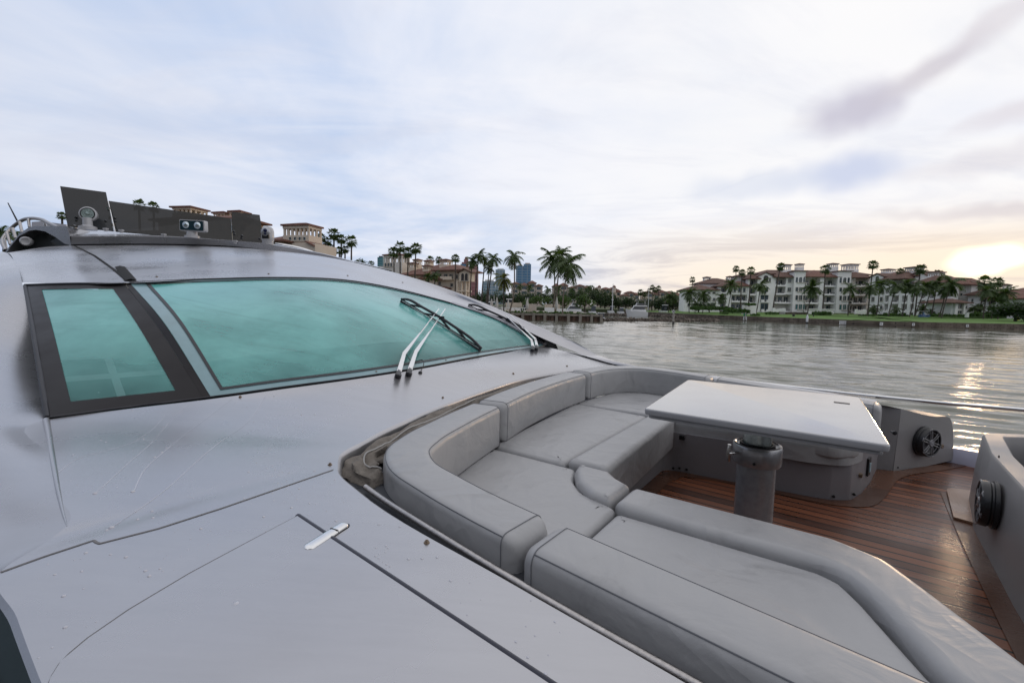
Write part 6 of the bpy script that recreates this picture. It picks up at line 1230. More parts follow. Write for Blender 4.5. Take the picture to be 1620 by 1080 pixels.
# garden walls and balustrades in front
for x0, x1, yt, yb, lb in ((1175, 1197, 482.5, 494.5, 'stepped white patio wall below the left balconies'), (1223, 1243, 487, 494, 'white stepped patio parapet right of the left gable'), (1279, 1296, 488, 497, 'left white balustrade with urn-like balusters'), (1301, 1320, 488.5, 498, 'right white balustrade before the main block'), (1354, 1371, 489, 497, 'white patio wall with curved steps'), (1232, 1279, 493, 498.5, 'low rubble stone retaining wall left of the white channel post'), (1318, 1362, 496, 500, 'low rubble stone retaining wall right of the balustrades')):
    ff = Fac(x0, x1, 124); u0, z1 = ff.uz(x0, yt); u1, _ = ff.uz(x1, yt); _, z0 = ff.uz(x1, yb); g = MB(); stone = 'rubble' in lb
    if 'balustrade' in lb:
        ff.box(g, u0, u1, z0-.8, z0+(z1-z0)*.35, -.3, 0); ff.box(g, u0, u1, z1-.18, z1, -.35, .05)
        for uu_ in np.arange(u0+.15, u1, .32): ff.box(g, uu_-.08, uu_+.08, z0+(z1-z0)*.35, z1-.18, -.22, -.06)
    else:
        n_ = 5
        for i in range(n_): a = u0+(u1-u0)*i/n_; ff.box(g, a, a+(u1-u0)/n_-.002, z0-.8, z0+(z1-z0)*(1-.08*((i*3) % 4 if not stone else i % 2)), -.4-.01*i, 0)
    tag(g.build('garden_wall', MT['seastone'] if stone else MT['white']), lb, 'garden wall')
# ---- low left wing
f = Fac(1084, 1186, 156, 152); b2 = bnew(f, 'lower left wing of the white apartments with hipped brown roofs')
wall(f, b2, 1084, 1136, 458.5, 12); roof(f, b2, 1083, 1136.5, 458, 2.0, dp=13, o=.3); g0 = wall(f, b2, 1104, 1136, 448.5, 8, o=-8); roof(f, b2, 1104, 1170, 448, 2.1, dp=12, o=-8)
for y0, y1 in ((462, 464.5), (471.5, 476), (480, 484)):
    for x in (1088, 1096, 1104, 1112, 1120, 1128): window(f, b2, x, x+3.6, y0, y1)
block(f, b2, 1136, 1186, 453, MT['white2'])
for x0, x1 in ((1136, 1141), (1150, 1158), (1184, 1186)): pier(f, b2, x0, x1, 453.5)
loggia(f, b2, 1141, 1150, [(455.5, 461, 463.5), (465.5, 473, 475.5), (477.5, 485, 490)], doors=1)
wall(f, b2, 1158, 1184, 452.5, 2.3, base=f.uz(1170, 466)[1])
for x in (1161, 1168.3, 1176): window(f, b2, x, x+3.2, 455.5, 462)
loggia(f, b2, 1158, 1184, [(466.5, 474.5, 477)], doors=3); loggia(f, b2, 1158, 1184, [(479, 487, 491)], doors=3, o=.3)
roof(f, b2, 1136, 1168, 452.5, 1.6, dp=10, o=.3); roof(f, b2, 1158, 1186, 452, 1.7, dp=10, o=.3, m=MT['tile'])
for x0, x1, yt, yb, n in ((1114, 1124.5, 437, 446, 4), (1151, 1160, 436, 443, 3)): cupola(f, b2, x0, x1, yt, yb, n, o=-12)
g = MB(); u0, z1 = f.uz(1168, 436.5); u1, _ = f.uz(1186.5, 436.5); f.box(g, u0, u1, f.uz(1177, 452)[1], z1, -9, -4); g.build('square_tower', MT['white2'], b2); g = MB(); hip(g, f, u0, u1, z1+.22, .7, -9, -4, .6); g.build('tower_roof', MT['tiled'], b2)
# ---- right gable block
f = Fac(1376, 1452, 142, 128); b3 = bnew(f, 'white apartment block with a gable and tall pilasters right of the main block')
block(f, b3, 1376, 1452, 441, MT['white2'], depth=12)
gable(f, b3, 1376.5, 1398, 439, 433.5, xa=1388, depth=6); window(f, b3, 1385.6, 1391, 437, 446.5, o=.31, m=MT['iron'], arch=True, mull=False)
for y0, y1 in ((458, 464), (470, 476.5), (484, 489)): window(f, b3, 1379.5, 1383.5, y0, y1, o=.31); window(f, b3, 1393, 1396, y0, y1, o=.31)
for x0, x1 in ((1398, 1402), (1408, 1413), (1424, 1429), (1438, 1443), (1449, 1453)): pier(f, b3, x0, x1, 450)
R5 = [(444, 451, 453.5), (456, 463, 466), (469, 476, 479), (482, 489, 493)]
loggia(f, b3, 1413, 1424, R5, doors=1); loggia(f, b3, 1429, 1438, R5, doors=1); loggia(f, b3, 1402, 1408, R5, doors=1); loggia(f, b3, 1443, 1449, R5, doors=1)
roof(f, b3, 1398, 1432, 441, 2.2, dp=12, o=.5); roof(f, b3, 1382, 1452, 437.5, 1.9, dp=9, o=-3, m=MT['tile']); cupola(f, b3, 1394, 1406.5, 424.5, 432, 3, o=-6); cupola(f, b3, 1431.5, 1449, 421, 436, 5, o=-4.5, arch=True); gable(f, b3, 1437, 1467, 438.5, 430, o=-3, xa=1454, depth=6, base=f.uz(1450, 452)[1])
# ---- middle right block
f = Fac(1452, 1508, 126, 118); b4 = bnew(f, 'narrow white apartment block behind the leaning palm row')
block(f, b4, 1452, 1508, 447, MT['white2'], depth=11)
for x0, x1 in ((1452, 1457), (1466, 1471), (1481, 1488), (1502, 1508)): pier(f, b4, x0, x1, 451, m=MT['white'])
R6 = [(450, 457, 460), (463, 470, 473), (476, 483, 486), (488.5, 494, 498)]
loggia(f, b4, 1457, 1466, R6, doors=1); loggia(f, b4, 1471, 1481, R6, doors=1); loggia(f, b4, 1488, 1502, R6, doors=2)
roof(f, b4, 1451, 1484, 447, 2.0, dp=11, o=.5); roof(f, b4, 1484, 1509, 449, 1.8, dp=11, o=.5, m=MT['tile']); cupola(f, b4, 1468, 1485, 428.5, 441, 4, o=-4)
# ---- hexagonal tower
c = P(1524, 470, d=122); c.z = 0; tw = thing('tower', 'white hexagonal tower with an arcaded top and tiled cap', 'tower', (c.x, c.y, GZ)); rr_ = 15.5*122/720*.98; ztp = P(1524, 444.5, d=122-rr_).z; zar = P(1524, 451, d=122-rr_).z
hx = lambda r_, z_, a0=.3: [Vector((c.x+r_*math.cos(a0+PI/3*k), c.y+r_*math.sin(a0+PI/3*k), z_)) for k in range(6)]
g = MB(); g.prism(hx(rr_, GZ-2), Vector((0, 0, zar-GZ+2))); g.build('wall', MT['white'], tw, fixn=True)
g = MB(); g.prism(hx(rr_*1.02, ztp-.35), Vector((0, 0, .35)))
H6 = hx(rr_*.95, zar)
for k in range(6):
    a, b = H6[k], H6[(k+1) % 6]
    for t in (0, .33, .66): q = a.lerp(b, t); g.tube([q, Vector((q.x, q.y, ztp-.34))], .16, 6)
g.build('arcade', MT['cream'], tw, fixn=True)
g = MB(); bs = hx(rr_*1.12, ztp); ap = Vector((c.x, c.y, P(1524, 440.8, d=122).z)); g.add(bs+[ap], [(k, (k+1) % 6, 6) for k in range(6)]+[(5, 4, 3, 2, 1, 0)]); g.build('roof', MT['tile'], tw, fixn=True)
f = Fac(1510, 1538, 122-rr_*.9)
for x0, x1, y0, y1 in ((1518.7, 1522.2, 464, 467.5), (1510.5, 1512.5, 466, 468.5)): window(f, tw, x0, x1, y0, y1, o=.35)
# ---- small villa under the tower
f = Fac(1504, 1533, 114); b5 = bnew(f, 'small white villa with brown tiled roof in front of the hexagonal tower', 'house', 'villa'); wall(f, b5, 1506, 1530.5, 478.5, 7, m=MT['white']); roof(f, b5, 1505, 1532, 478.5, 1.0, dp=8, o=.5)
window(f, b5, 1515, 1521, 481, 487.5); window(f, b5, 1515, 1521, 491.5, 495.5); window(f, b5, 1526, 1529.5, 484, 488); 
for x0, x1 in ((1509, 1513.5), (1522.5, 1525)): pier(f, b5, x0, x1, 479.5, back=.5, o=.5)
# ---- right-hand block
f = Fac(1532, 1640, 118, 108); b6 = bnew(f, 'white three-storey block with brown roofs at the right edge behind the dark tree')
wall(f, b6, 1532, 1561, 466, 10); roof(f, b6, 1531, 1561, 466, 1.2, dp=11, o=.5); wall(f, b6, 1539, 1556, 460, 6, o=-6); roof(f, b6, 1538, 1558, 460, 2.0, dp=8, o=-6, m=MT['tile'])
block(f, b6, 1561, 1640, 471.5, MT['white2']); loggia(f, b6, 1563, 1576, [(474, 481, 483), (485, 491, 493.5)], doors=2); loggia(f, b6, 1579, 1590, [(474, 481, 483), (485, 491, 493.5)], doors=1); wall(f, b6, 1590, 1640, 472, 2.3)
for x0, x1 in ((1561, 1563), (1576, 1579)): pier(f, b6, x0, x1, 472)
roof(f, b6, 1560, 1642, 471.5, 1.7, dp=12, o=.4, m=MT['tile']); wall(f, b6, 1598, 1642, 462.5, 6, o=-14); roof(f, b6, 1585, 1642, 462.5, 1.3, dp=9, o=-13.5, m=MT['tile']); cupola(f, b6, 1586, 1599, 448.5, 459, 3, o=-14)
for x0, x1, y0, y1 in ((1537.5, 1539.5, 473, 478), (1554.5, 1558.5, 474, 477.5), (1552, 1555.5, 495, 498), (1535, 1537.5, 486, 490), (1554.5, 1558.5, 484.5, 488)): window(f, b6, x0, x1, y0, y1)
for x in (1614, 1618.5): window(f, b6, x, x+2.2, 464.5, 468, o=-14+.01)
# ---- red-roofed cream villa on the left
f = Fac(655, 742, 104, 98); v1 = bnew(f, 'cream villa with red tiled roofs, chimneys and arched loggia above the windscreen', 'villa', 'villa')
wall(f, v1, 690, 728, 427.5, 4, o=0, m=MT['cream']); wall(f, v1, 668, 692, 441, 8, o=.5, m=MT['cream']); roof(f, v1, 668, 694, 440, 1.6, dp=9, o=.9, m=MT['tile'])
roof(f, v1, 655, 706, 429, 2.0, dp=9, o=-2, m=MT['tile']); roof(f, v1, 688, 728, 427, 1.5, dp=9, o=.5, m=MT['tile']); roof(f, v1, 634, 690, 434, 1.6, dp=8, o=.5, m=MT['tile']); wall(f, v1, 636, 690, 434.5, 6, o=0, m=MT['cream'])
gw = gable(f, v1, 726.5, 743, 431, 426.8, o=1.5, depth=2.2, m=MT['cream'], base=f.uz(735, 445.5)[1])
for x0, x1 in ((729.8, 734), (735.6, 740)): window(f, v1, x0, x1, 432.5, 444, o=1.51, m=MT['iron'], arch=True, mull=False)
g = MB()
for x in (728, 735, 741.5):
    u0, z1 = f.uz(x, 445.5); f.box(g, u0-.18, u0+.18, GZ-2, z1, .9, 1.3)
u0, z1 = f.uz(727, 459.5); u1, _ = f.uz(743, 459.5); f.box(g, u0, u1, z1-.3, z1, -1, 1.5); g.build('loggia_columns', MT['cream'], v1)
wall(f, v1, 727, 741, 445, 1.0, o=-.4, m=MT['beige'])
for x0, x1, y0, y1 in ((695.5, 698.5, 434, 440), (703, 708, 434, 441.5), (711.5, 716.5, 434, 441.5), (722, 724.5, 435, 441), (693, 697.5, 446, 451), (713, 717, 448.5, 453.5), (676, 680, 447, 452)): window(f, v1, x0, x1, y0, y1)
g = MB(); u0, z1 = f.uz(700, 441.5); u1, _ = f.uz(719, 441.5); f.box(g, u0, u1, z1-.2, z1, .01, 1.2); f.box(g, u0, u1, z1, z1+.5, 1.05, 1.2); g.build('balcony', MT['cream'], v1)
g = MB(); u0, z1 = f.uz(693, 442); u1, _ = f.uz(703, 442); hip(g, f, u0, u1, z1, .4, -.5, 1.2, .3); u0, z1 = f.uz(693, 456); u1, _ = f.uz(713, 456); hip(g, f, u0, u1, z1, .4, -.5, 1.8, .3); g.build('awning_roof', MT['tile'], v1)
for x0, x1, yt, yb, o_ in ((644.5, 654.5, 414, 428, -3), (653.5, 662, 408.5, 425, -6), (671, 680, 410, 420, -5), (668.5, 677.5, 418, 430, -1), (695, 708, 408.5, 425, -3)): cupola(f, v1, x0, x1, yt, yb, 3, o=o_, m=MT['cream'], rm=MT['tile'], rise=.5)
# ---- belfry towers on the left
def belfry(x0, x1, yt, yarc, yb, d, label, m=None, xs=None, ar=5, parapet=True):
    f = Fac(x0, x1, d, d*.985); t = bnew(f, label, 'tower', 'tower'); u0, z1 = f.uz(x0, yt); u1, _ = f.uz(x1, yt); xm = (x0+x1)/2; z1 = f.uz(xm, yt)[1]; za = f.uz(xm, yarc)[1]; W_ = u1-u0; zb = GZ-2
    g = MB(); f.box(g, u0, u1, zb, za, -W_*.7, 0); g.build('wall', m or MT['cream'], t)
    g = MB(); n = ar; hh = z1-za; f.box(g, u0, u1, z1-hh*.28, z1, -W_*.7, 0)
    for i in range(n+1):
        cu = u0+W_*.04+(W_*.92)*i/n
        for oo in (-.02*W_, -W_*.64): f.box(g, cu-W_*.03, cu+W_*.03, za, z1-hh*.28, oo-.06*W_, oo)
        if i < n:
            cx_ = cu+(W_*.92)/n/2; r_ = (W_*.92)/n/2
            for oo in (-.03*W_, -W_*.66):
                for sg in (-1, 1):
                    pts = [f.pt(cx_+sg*r_, z1-hh*.28, oo), f.pt(cx_+sg*r_, z1-hh*.28-r_, oo)]+[f.pt(cx_+sg*r_*math.cos(a), z1-hh*.28-r_+r_*math.sin(a), oo) for a in (.4, .8, 1.2, 1.57)]; g.prism(pts, -f.n*.03*W_)
    for oo in (-.2, -.4): f.box(g, u0+.0, u0+.05*W_, za, z1-hh*.28, W_*oo-.05*W_, W_*oo); f.box(g, u1-.05*W_, u1, za, z1-hh*.28, W_*oo-.05*W_, W_*oo)
    g.build('arcade', m or MT['cream'], t, fixn=True); g = MB(); hip(g, f, u0, u1, z1+.22, W_*.10, -W_*.7, 0, W_*.05); g.build('roof', MT['tile'], t)
    return f, t, u0, u1
f, t, u0, u1 = belfry(447, 488, 357, 372, 400, 62, 'cream belfry tower with arched top right of the smoked acrylic', ar=6, m=MT['beige'])
for x in (458, 465.5, 473, 480.5): window(f, t, x, x+3.6, 375.5, 380, o=.01)
g = MB(); f.box(g, *[f.uz(x, 385)[0] for x in (467, 503)], GZ-2, f.uz(480, 386)[1], -4, .6); f.box(g, *[f.uz(x, 385)[0] for x in (425, 447)], GZ-2, f.uz(440, 378)[1], -5, -.5); g.build('wing_wall', MT['beige'], t)
g = MB(); a0, z0 = f.uz(430, 377); a1, _ = f.uz(448, 377); hip(g, f, a0, a1, z0, .5, -5, -.5, .4); g.build('wing_roof', MT['tile'], t)
g = MB(); q = [f.pt(f.uz(489, 384)[0], f.uz(489, 384)[1], .9), f.pt(f.uz(503, 391)[0], f.uz(503, 391)[1], .9)]; g.hexa([q[0], q[1], q[1]-f.n*4, q[0]-f.n*4], [p_+Vector((0, 0, .18)) for p_ in (q[0], q[1], q[1]-f.n*4, q[0]-f.n*4)]); g.build('wing_roof', MT['tile'], t)
f, t, u0, u1 = belfry(606.5, 636, 404, 415, 440, 112, 'grey-cream belfry tower with open arches behind four tall palms', ar=5, m=MT['white2'])
for x in (609, 613.5, 618): window(f, t, x, x+2.6, 416.5, 421.5, o=.01)
g = MB(); f.box(g, f.uz(598, 420)[0], f.uz(607, 420)[0], GZ-2, f.uz(603, 421)[1], -4, -.3); g.build('wing_wall', MT['white2'], t)
bk = thing('apartment_building', 'cream building seen through the smoked acrylic with three chimney lanterns on top', 'building', tuple(P(330, 400, d=66)))
f = Fac(200, 440, 66, 62); wall(f, bk, 250, 384, 347, 4, o=0, m=MT['cream']); roof(f, bk, 248, 386, 346.5, .8, dp=4, o=.5, m=MT['tile'])
wall(f, bk, 150, 252, 368, 10, o=1, m=MT['beige']); roof(f, bk, 150, 254, 367, 1.0, dp=10, o=1.5, m=MT['tile']); wall(f, bk, 392, 446, 380, 3, o=1, m=MT['cream']); roof(f, bk, 390, 447, 380, .5, dp=3, o=1.3, m=MT['tile'])
for x in range(262, 398, 17): window(f, bk, x, x+6, 357, 365, o=.01)
for x0, x1, yt, yb, n in ((272, 301, 323, 345, 4), (336.5, 354.5, 332, 346, 3), (362, 380.5, 330, 346, 3)): cupola(f, bk, x0, x1, yt, yb, n, o=-3, m=MT['cream'], rm=MT['tile'])
# ================================================================ SKYLINE
def towermat(name, glass, slab, fh, bw):
    m = mat(name, glass, .22, spec=.6); nt, b = nt_of(m); nn = nt.nodes; tcn = nn.new('ShaderNodeTexCoord'); sp = nn.new('ShaderNodeSeparateXYZ'); nt.links.new(tcn.outputs['Object'], sp.inputs[0])
    def mth(op, a, c):
        n = nn.new('ShaderNodeMath'); n.operation = op
        for i, x in enumerate((a, c)):
            if isinstance(x, bpy.types.NodeSocket): nt.links.new(x, n.inputs[i])
            else: n.inputs[i].default_value = x
        return n.outputs[0]
    fz_ = mth('FRACT', mth('DIVIDE', sp.outputs[2], fh), 0); sl = mth('LESS_THAN', fz_, .25); fx = mth('FRACT', mth('DIVIDE', mth('ADD', sp.outputs[0], sp.outputs[1]), bw), 0); vl = mth('LESS_THAN', fx, .14)
    wn3 = nn.new('ShaderNodeTexNoise'); wn3.inputs['Scale'].default_value = .12; nt.links.new(tcn.outputs['Object'], wn3.inputs['Vector'])
    mx0 = nn.new('ShaderNodeMix'); mx0.data_type = 'RGBA'; nt.links.new(wn3.outputs['Fac'], mx0.inputs[0]); mx0.inputs[6].default_value = (*[c*.55 for c in glass], 1); mx0.inputs[7].default_value = (*[c*1.5 for c in glass], 1)
    mx = nn.new('ShaderNodeMix'); mx.data_type = 'RGBA'; nt.links.new(mth('MAXIMUM', sl, vl), mx.inputs[0]); nt.links.new(mx0.outputs[2], mx.inputs[6]); mx.inputs[7].default_value = (*slab, 1); nt.links.new(mx.outputs[2], b.inputs['Base Color']); return m
def highrise(parts, d, label, m, rm):
    x0 = parts[0][0]; f = Fac(x0, x0+20, d); c = f.pt(0, 0, 0); t = thing('high_rise', label, 'tower block', (c.x, c.y, SEA+1))
    for i, (a, b, yt, oo) in enumerate(parts):
        u0, _ = f.uz(a, yt); u1, z1 = f.uz(b, yt); g = MB(); f.box(g, u0, u1, SEA, z1, oo-(u1-u0)*.7, oo); g.build('tower_body', m[i % len(m)] if isinstance(m, list) else m, t)
        g = MB(); w_ = u1-u0; f.box(g, u0+w_*.2, u1-w_*.15, z1+.05, z1+max(2, (z1)*.03), oo-w_*.5, oo-w_*.15); g.build('roof_plant', rm, t)
gb_ = towermat('blue_curtain_wall', (.06, .16, .28), (.20, .27, .34), 4.5, 9); gt_ = towermat('teal_curtain_wall', (.05, .17, .20), (.16, .26, .28), 4, 8); gr_ = towermat('red_clad_tower', (.22, .09, .09), (.30, .15, .14), 4, 7); gg_ = towermat('pale_tower', (.16, .24, .30), (.36, .40, .42), 4, 6)
highrise([(816.5, 828.3, 420.5, 0), (828.5, 840.3, 417.8, 0)], 800, 'blue glass tower block standing alone left of the big coconut palms', gb_, MT['pinkish'])
highrise([(597, 606.5, 407, 0)], 700, 'teal glass tower block left of the belfry tower', gt_, MT['pane'])
highrise([(728.5, 737, 417.5, 0), (733, 740, 409, -6), (740, 756, 421, -3)], 500, 'red and blue tower block behind the coconut palm row', [gb_, gr_, gr_], gr_)
highrise([(784, 799, 426.5, 0)], 900, 'pale blue-grey tower block left of the yellowing palm', gg_, MT['white2'])
highrise([(763, 784, 445, 0), (784, 800, 455, -10)], 600, 'low pale glass block behind the coconut trunks', gg_, MT['white2'])
def condo(x0, x1, steps, d, label, m, seed):
    f = Fac(x0, x1, d); t = bnew(f, label); rd = random.Random(seed); cnt = 0
    for a, b, yt in steps:
        wall(f, t, a, b, yt, 14, m=m); roof(f, t, a, b, yt, 1.2+rd.random(), dp=14, o=.4, m=MT['tile'])
        u0, zt_ = f.uz(a, yt); u1, _ = f.uz(b, yt); nf = max(1, int((zt_-GZ-3)/3.4)); nc = max(1, int((u1-u0)/4.2)); w_ = (u1-u0)/nc
        for i in range(nf):
            for j in range(nc):
                if cnt >= 95: continue
                cnt += 1; g = MB(); z_ = zt_-2.9-i*3.4; f.box(g, u0+w_*(j+.22), u0+w_*(j+.78), z_, z_+1.9, -.05, .06); wd_ = g.build('window', MT['pane'], t)
    return t
condo(809, 858, [(809, 822, 448.5), (822, 837, 451), (836, 848, 447.5), (847, 858.5, 452)], 330, 'beige condominium with brown roofs below the blue glass tower', MT['pinkish'], 1)
condo(876, 935, [(876, 885, 452.5), (885, 899, 451.5), (899, 912, 455), (912, 924, 452), (924, 935, 455.5)], 340, 'beige condominium behind the big coconut palms', MT['pinkish'], 2)
tc2 = condo(942, 982, [(943, 952, 457), (952, 968, 457.5), (968, 975, 457), (975, 982.5, 461)], 350, 'beige condominium with twin round turrets left of the moored yacht', MT['beige'], 3)
for x in (948, 971.5):
    q = P(x, 456.5, d=346); g = MB(); rr2_ = 2.4*346/720*1.2; g.lathe(q, [(rr2_, -3), (rr2_, 1.0)], 16); tu = g.build('turret', MT['beige'], tc2); g = MB(); g.lathe(q+Vector((0, 0, 1.0)), [(rr2_*1.15, 0), (rr2_*.7, 1.0), (0, 1.6)], 16, closed=True); g.build('dome', MT['tile'], tu, smooth=60)
condo(986, 1082, [(987, 995, 467.5), (995, 1003, 463), (1003, 1012, 466), (1022, 1034, 463), (1034, 1044, 466), (1044, 1053, 462), (1053, 1066, 465), (1066, 1082, 467)], 330, 'low pinkish condominium with stepped roofs behind the moored yacht', MT['beige'], 4)
# ================================================================ BOATS, TERRACE, SIGNS
MT['boatwhite'] = mat('boat_gelcoat', (.62, .62, .62), .25, coat=.4, var=.05); MT['boatglass'] = mat('boat_glass', (.02, .025, .03), .08, spec=.8); MT['sign'] = mat('sign_white', (.62, .62, .62), .5, var=.05); MT['ink'] = mat('sign_ink', (.04, .04, .05), .6); MT['green'] = mat('sign_green', (.01, .22, .10), .5); MT['post'] = mat('marker_post', (.33, .30, .27), .8, var=.3, vscale=2); MT['postd'] = mat('wet_post_foot', (.03, .028, .025), .6); MT['fabricw'] = mat('parasol_canvas', (.58, .55, .50), .85, var=.08)
def motorboat(xs, xe, yw, ytop, d, label, fly=True, name='motor_boat', group=None, cat_='boat', face=1):
    a = P(xs, yw, d=d); b = P(xe, yw, d=d); a.z = b.z = SEA; L_ = (b-a).length; ax = (b-a).normalized()*face; o0 = a if face == 1 else b; sd = Vector((-ax.y, ax.x, 0)); Ht = P((xs+xe)/2, ytop, d=d).z-SEA; t = thing(name, label, cat_, tuple(o0), group)
    W_ = L_*.15; g = MB(); rows = []
    for s, w, h, dr in ((0, .0, .62, .10), (.06, .25, .60, .06), (.2, .7, .54, .02), (.45, 1, .46, 0), (.8, 1, .40, 0), (1, .95, .38, 0)):
        c = o0+ax*L_*s; hh = h*Ht*.72 if fly else h*Ht*.8; rows.append([c+sd*W_*w+Vector((0, 0, hh)), c+ax*dr*L_+sd*W_*w*.8+Vector((0, 0, -.2)), c+ax*dr*L_-sd*W_*w*.8+Vector((0, 0, -.2)), c-sd*W_*w+Vector((0, 0, hh))])
    g.grid(rows); g.grid([[r[0] for r in rows], [r[3] for r in rows]]); e = rows[-1]; g.add(e, [(0, 1, 2, 3)]); g.build('hull', MT['boatwhite'], t, smooth=30, weld=True, fixn=True)
    def tier(s0, s1, w, z0, z1, rk, m_, nm, par=None):
        g = MB(); q = lambda s, sg, z_, k: o0+ax*L_*(s)+sd*W_*w*sg*k+Vector((0, 0, z_))
        g.hexa([q(s0, -1, z0, 1), q(s1, -1, z0, 1), q(s1, 1, z0, 1), q(s0, 1, z0, 1)], [q(s0+rk, -1, z1, .85), q(s1, -1, z1, .85), q(s1, 1, z1, .85), q(s0+rk, 1, z1, .85)]); return g.build(nm, m_, par or t, fixn=True)
    zh = .40*Ht*.72 if fly else .38*Ht*.8
    tier(.22, .92, .86, zh*.9, zh*1.45, .05, MT['boatwhite'], 'cabin'); tier(.28, .85, .80, zh*1.46, zh*2.1 if fly else Ht*.95, .12, MT['boatglass'], 'windscreen'); tier(.38, .95, .84, zh*2.1 if fly else Ht*.95, zh*2.25 if fly else Ht, .02, MT['boatwhite'], 'cabin_roof')
    if fly:
        tier(.46, .8, .7, zh*2.26, zh*2.75, .06, MT['boatglass'], 'fly_screen'); g = MB()
        for s in (.55, .9):
            for sg in (-1, 1): g.tube([o0+ax*L_*s+sd*W_*.6*sg+Vector((0, 0, zh*2.2)), o0+ax*L_*(s-.02)+sd*W_*.6*sg+Vector((0, 0, Ht*.97))], .05, 6)
        g.build('hardtop_frame', MT['boatwhite'], t); tier(.48, .95, .72, Ht*.97, Ht*1.0, .01, MT['boatglass'], 'hardtop')
    return t
# flybridge yacht seen bow-on quarter
yq = motorboat(989, 1024, 494.5, 474, 130, 'white flybridge motor yacht moored beyond the rock breakwater', name='moored_yacht', cat_='yacht')
motorboat(888, 922, 489.5, 474, 125, 'large white boat half hidden behind the terrace trees'); motorboat(762, 784, 480, 466, 125, 'white covered boat left of the yellowing palm'); motorboat(793, 813, 480, 472.5, 128, 'low white boat behind the terrace balustrade', fly=False); motorboat(824, 838, 480, 470, 122, 'small white boat with a tower left of the terrace trees')
motorboat(931, 944, 490, 483, 125, 'white boat behind the round light-green tree', fly=False); motorboat(961, 972, 489, 484, 150, 'tan covered boat beside the slim light pole', fly=False); motorboat(1042, 1057, 489, 482, 150, 'white boat with awning right of the moored yacht', fly=False); motorboat(976, 988, 490, 486.5, 150, 'low pale boat left of the moored yacht', fly=False)
sk = motorboat(938, 958, 500.5, 494.5, 88, 'small white skiff with outboard motor at the tip of the left seawall', fly=False, name='skiff')
# closed parasols
for x, y0, y1, d, lb in ((880.5, 469, 491, 88, 'closed white parasol standing among the terrace trees'), (777.5, 471.5, 487, 90, 'closed white parasol, leftmost on the terrace'), (786, 469, 487, 89, 'closed white parasol, second from the left on the terrace'), (804, 473.5, 488, 90, 'closed white parasol right of the yellowing palm trunk'), (834, 470.5, 491, 88, 'closed white parasol at the corner of the beige wall')):
    b = P(x, y1, d=d); tz = P(x, y0, d=d); b.z = LZ; h = tz.z-b.z; t = thing('parasol', lb, 'parasol', tuple(b)); g = MB(); g.lathe(b, [(.03, 0), (.03, h*.98)], 8); g.build('pole', MT['trim'], t)
    g = MB(); n = 14; prof = [(.10, .25*h), (.26, .30*h), (.28, .5*h), (.18, .75*h), (.06, .95*h), (.0, h)]; rows = []
    for r_, z_ in prof: rows.append([b+Vector((math.cos(2*PI*k/n)*r_*(1+.18*(k % 2)), math.sin(2*PI*k/n)*r_*(1+.18*(k % 2)), z_)) for k in range(n+1)])
    g.grid(rows); g.build('canopy', MT['fabricw'], t, smooth=70)
def low_wall(x0, x1, y0, y1, d, lb, m=None, name='terrace_wall', th=.4, rail=False):
    f = Fac(x0, x1, d); u0, z1 = f.uz(x0, y0); u1, _ = f.uz(x1, y0); z0 = LZ-.02; g = MB(); z1 = max(z1, z0+.3)
    if rail:
        f.box(g, u0, u1, z1-.12, z1, -.2, 0); f.box(g, u0, u1, z0, z0+.12, -.2, 0)
        for u in np.arange(u0+.1, u1, .35): f.box(g, u-.05, u+.05, z0+.12, z1-.12, -.15, -.05)
    else: f.box(g, u0, u1, z0, z1, -th, 0)
    return tag(g.build(name, m or MT['cream']), lb, 'wall')
low_wall(763, 832, 485.5, 490, 88, 'white balustrade along the terrace edge', MT['white'], rail=True); low_wall(833, 849, 480.5, 491, 88.5, 'beige square planter wall in the middle of the terrace', MT['beige'], th=2); low_wall(862, 877, 486.5, 491, 87.5, 'low white box bench left of the standing parasol', MT['white'], th=.8); low_wall(881, 896, 488, 491.5, 87.6, 'low white box bench right of the standing parasol', MT['white'], th=.8); low_wall(800, 826, 478.5, 484, 93, 'pale terrace wall behind the balustrade', MT['cream']); low_wall(862, 886, 481, 486, 92, 'pale low wall behind the terrace trees', MT['cream'])
# terrace chairs
def tchair(x, d, lb):
    b = P(x, 490, d=d); b.z = LZ; t = thing('terrace_chair', lb, 'chair', tuple(b), 'white chairs on the terrace'); g = MB(); g.box(b+Vector((0, 0, .45)), (.5, .5, .07)); g.build('seat', MT['white'], t); g = MB(); g.box(b+Vector((0, .25, .75)), (.5, .06, .55)); g.build('backrest', MT['white'], t)
    for sx in (-1, 1):
        for sy in (-1, 1): g = MB(); g.box(b+Vector((sx*.22, sy*.22, .21)), (.05, .05, .41)); g.build('leg', MT['white'], t)
for x in (766, 770, 774, 808, 812, 817, 821): tchair(x, 90, 'small white chair behind the terrace balustrade')
# poles
for x, y0, y1, d, lb, nm in ((968.5, 449, 492, 140, 'slim pale light pole beside the tan covered boat', 'light_pole'), (1025.7, 453, 480, 170, 'white flagpole between the fan palms', 'flagpole')):
    b = P(x, y1, d=d); tq = P(x, y0, d=d); b.z = SEA+.6; g = MB(); g.tube([b, Vector((b.x, b.y, tq.z))], [.16, .07], 8); 
    if nm == 'light_pole': g.box(Vector((b.x, b.y, b.z+(tq.z-b.z)*.45)), (.5, .3, .25))
    tag(g.build(nm, MT['sign']), lb, 'pole')
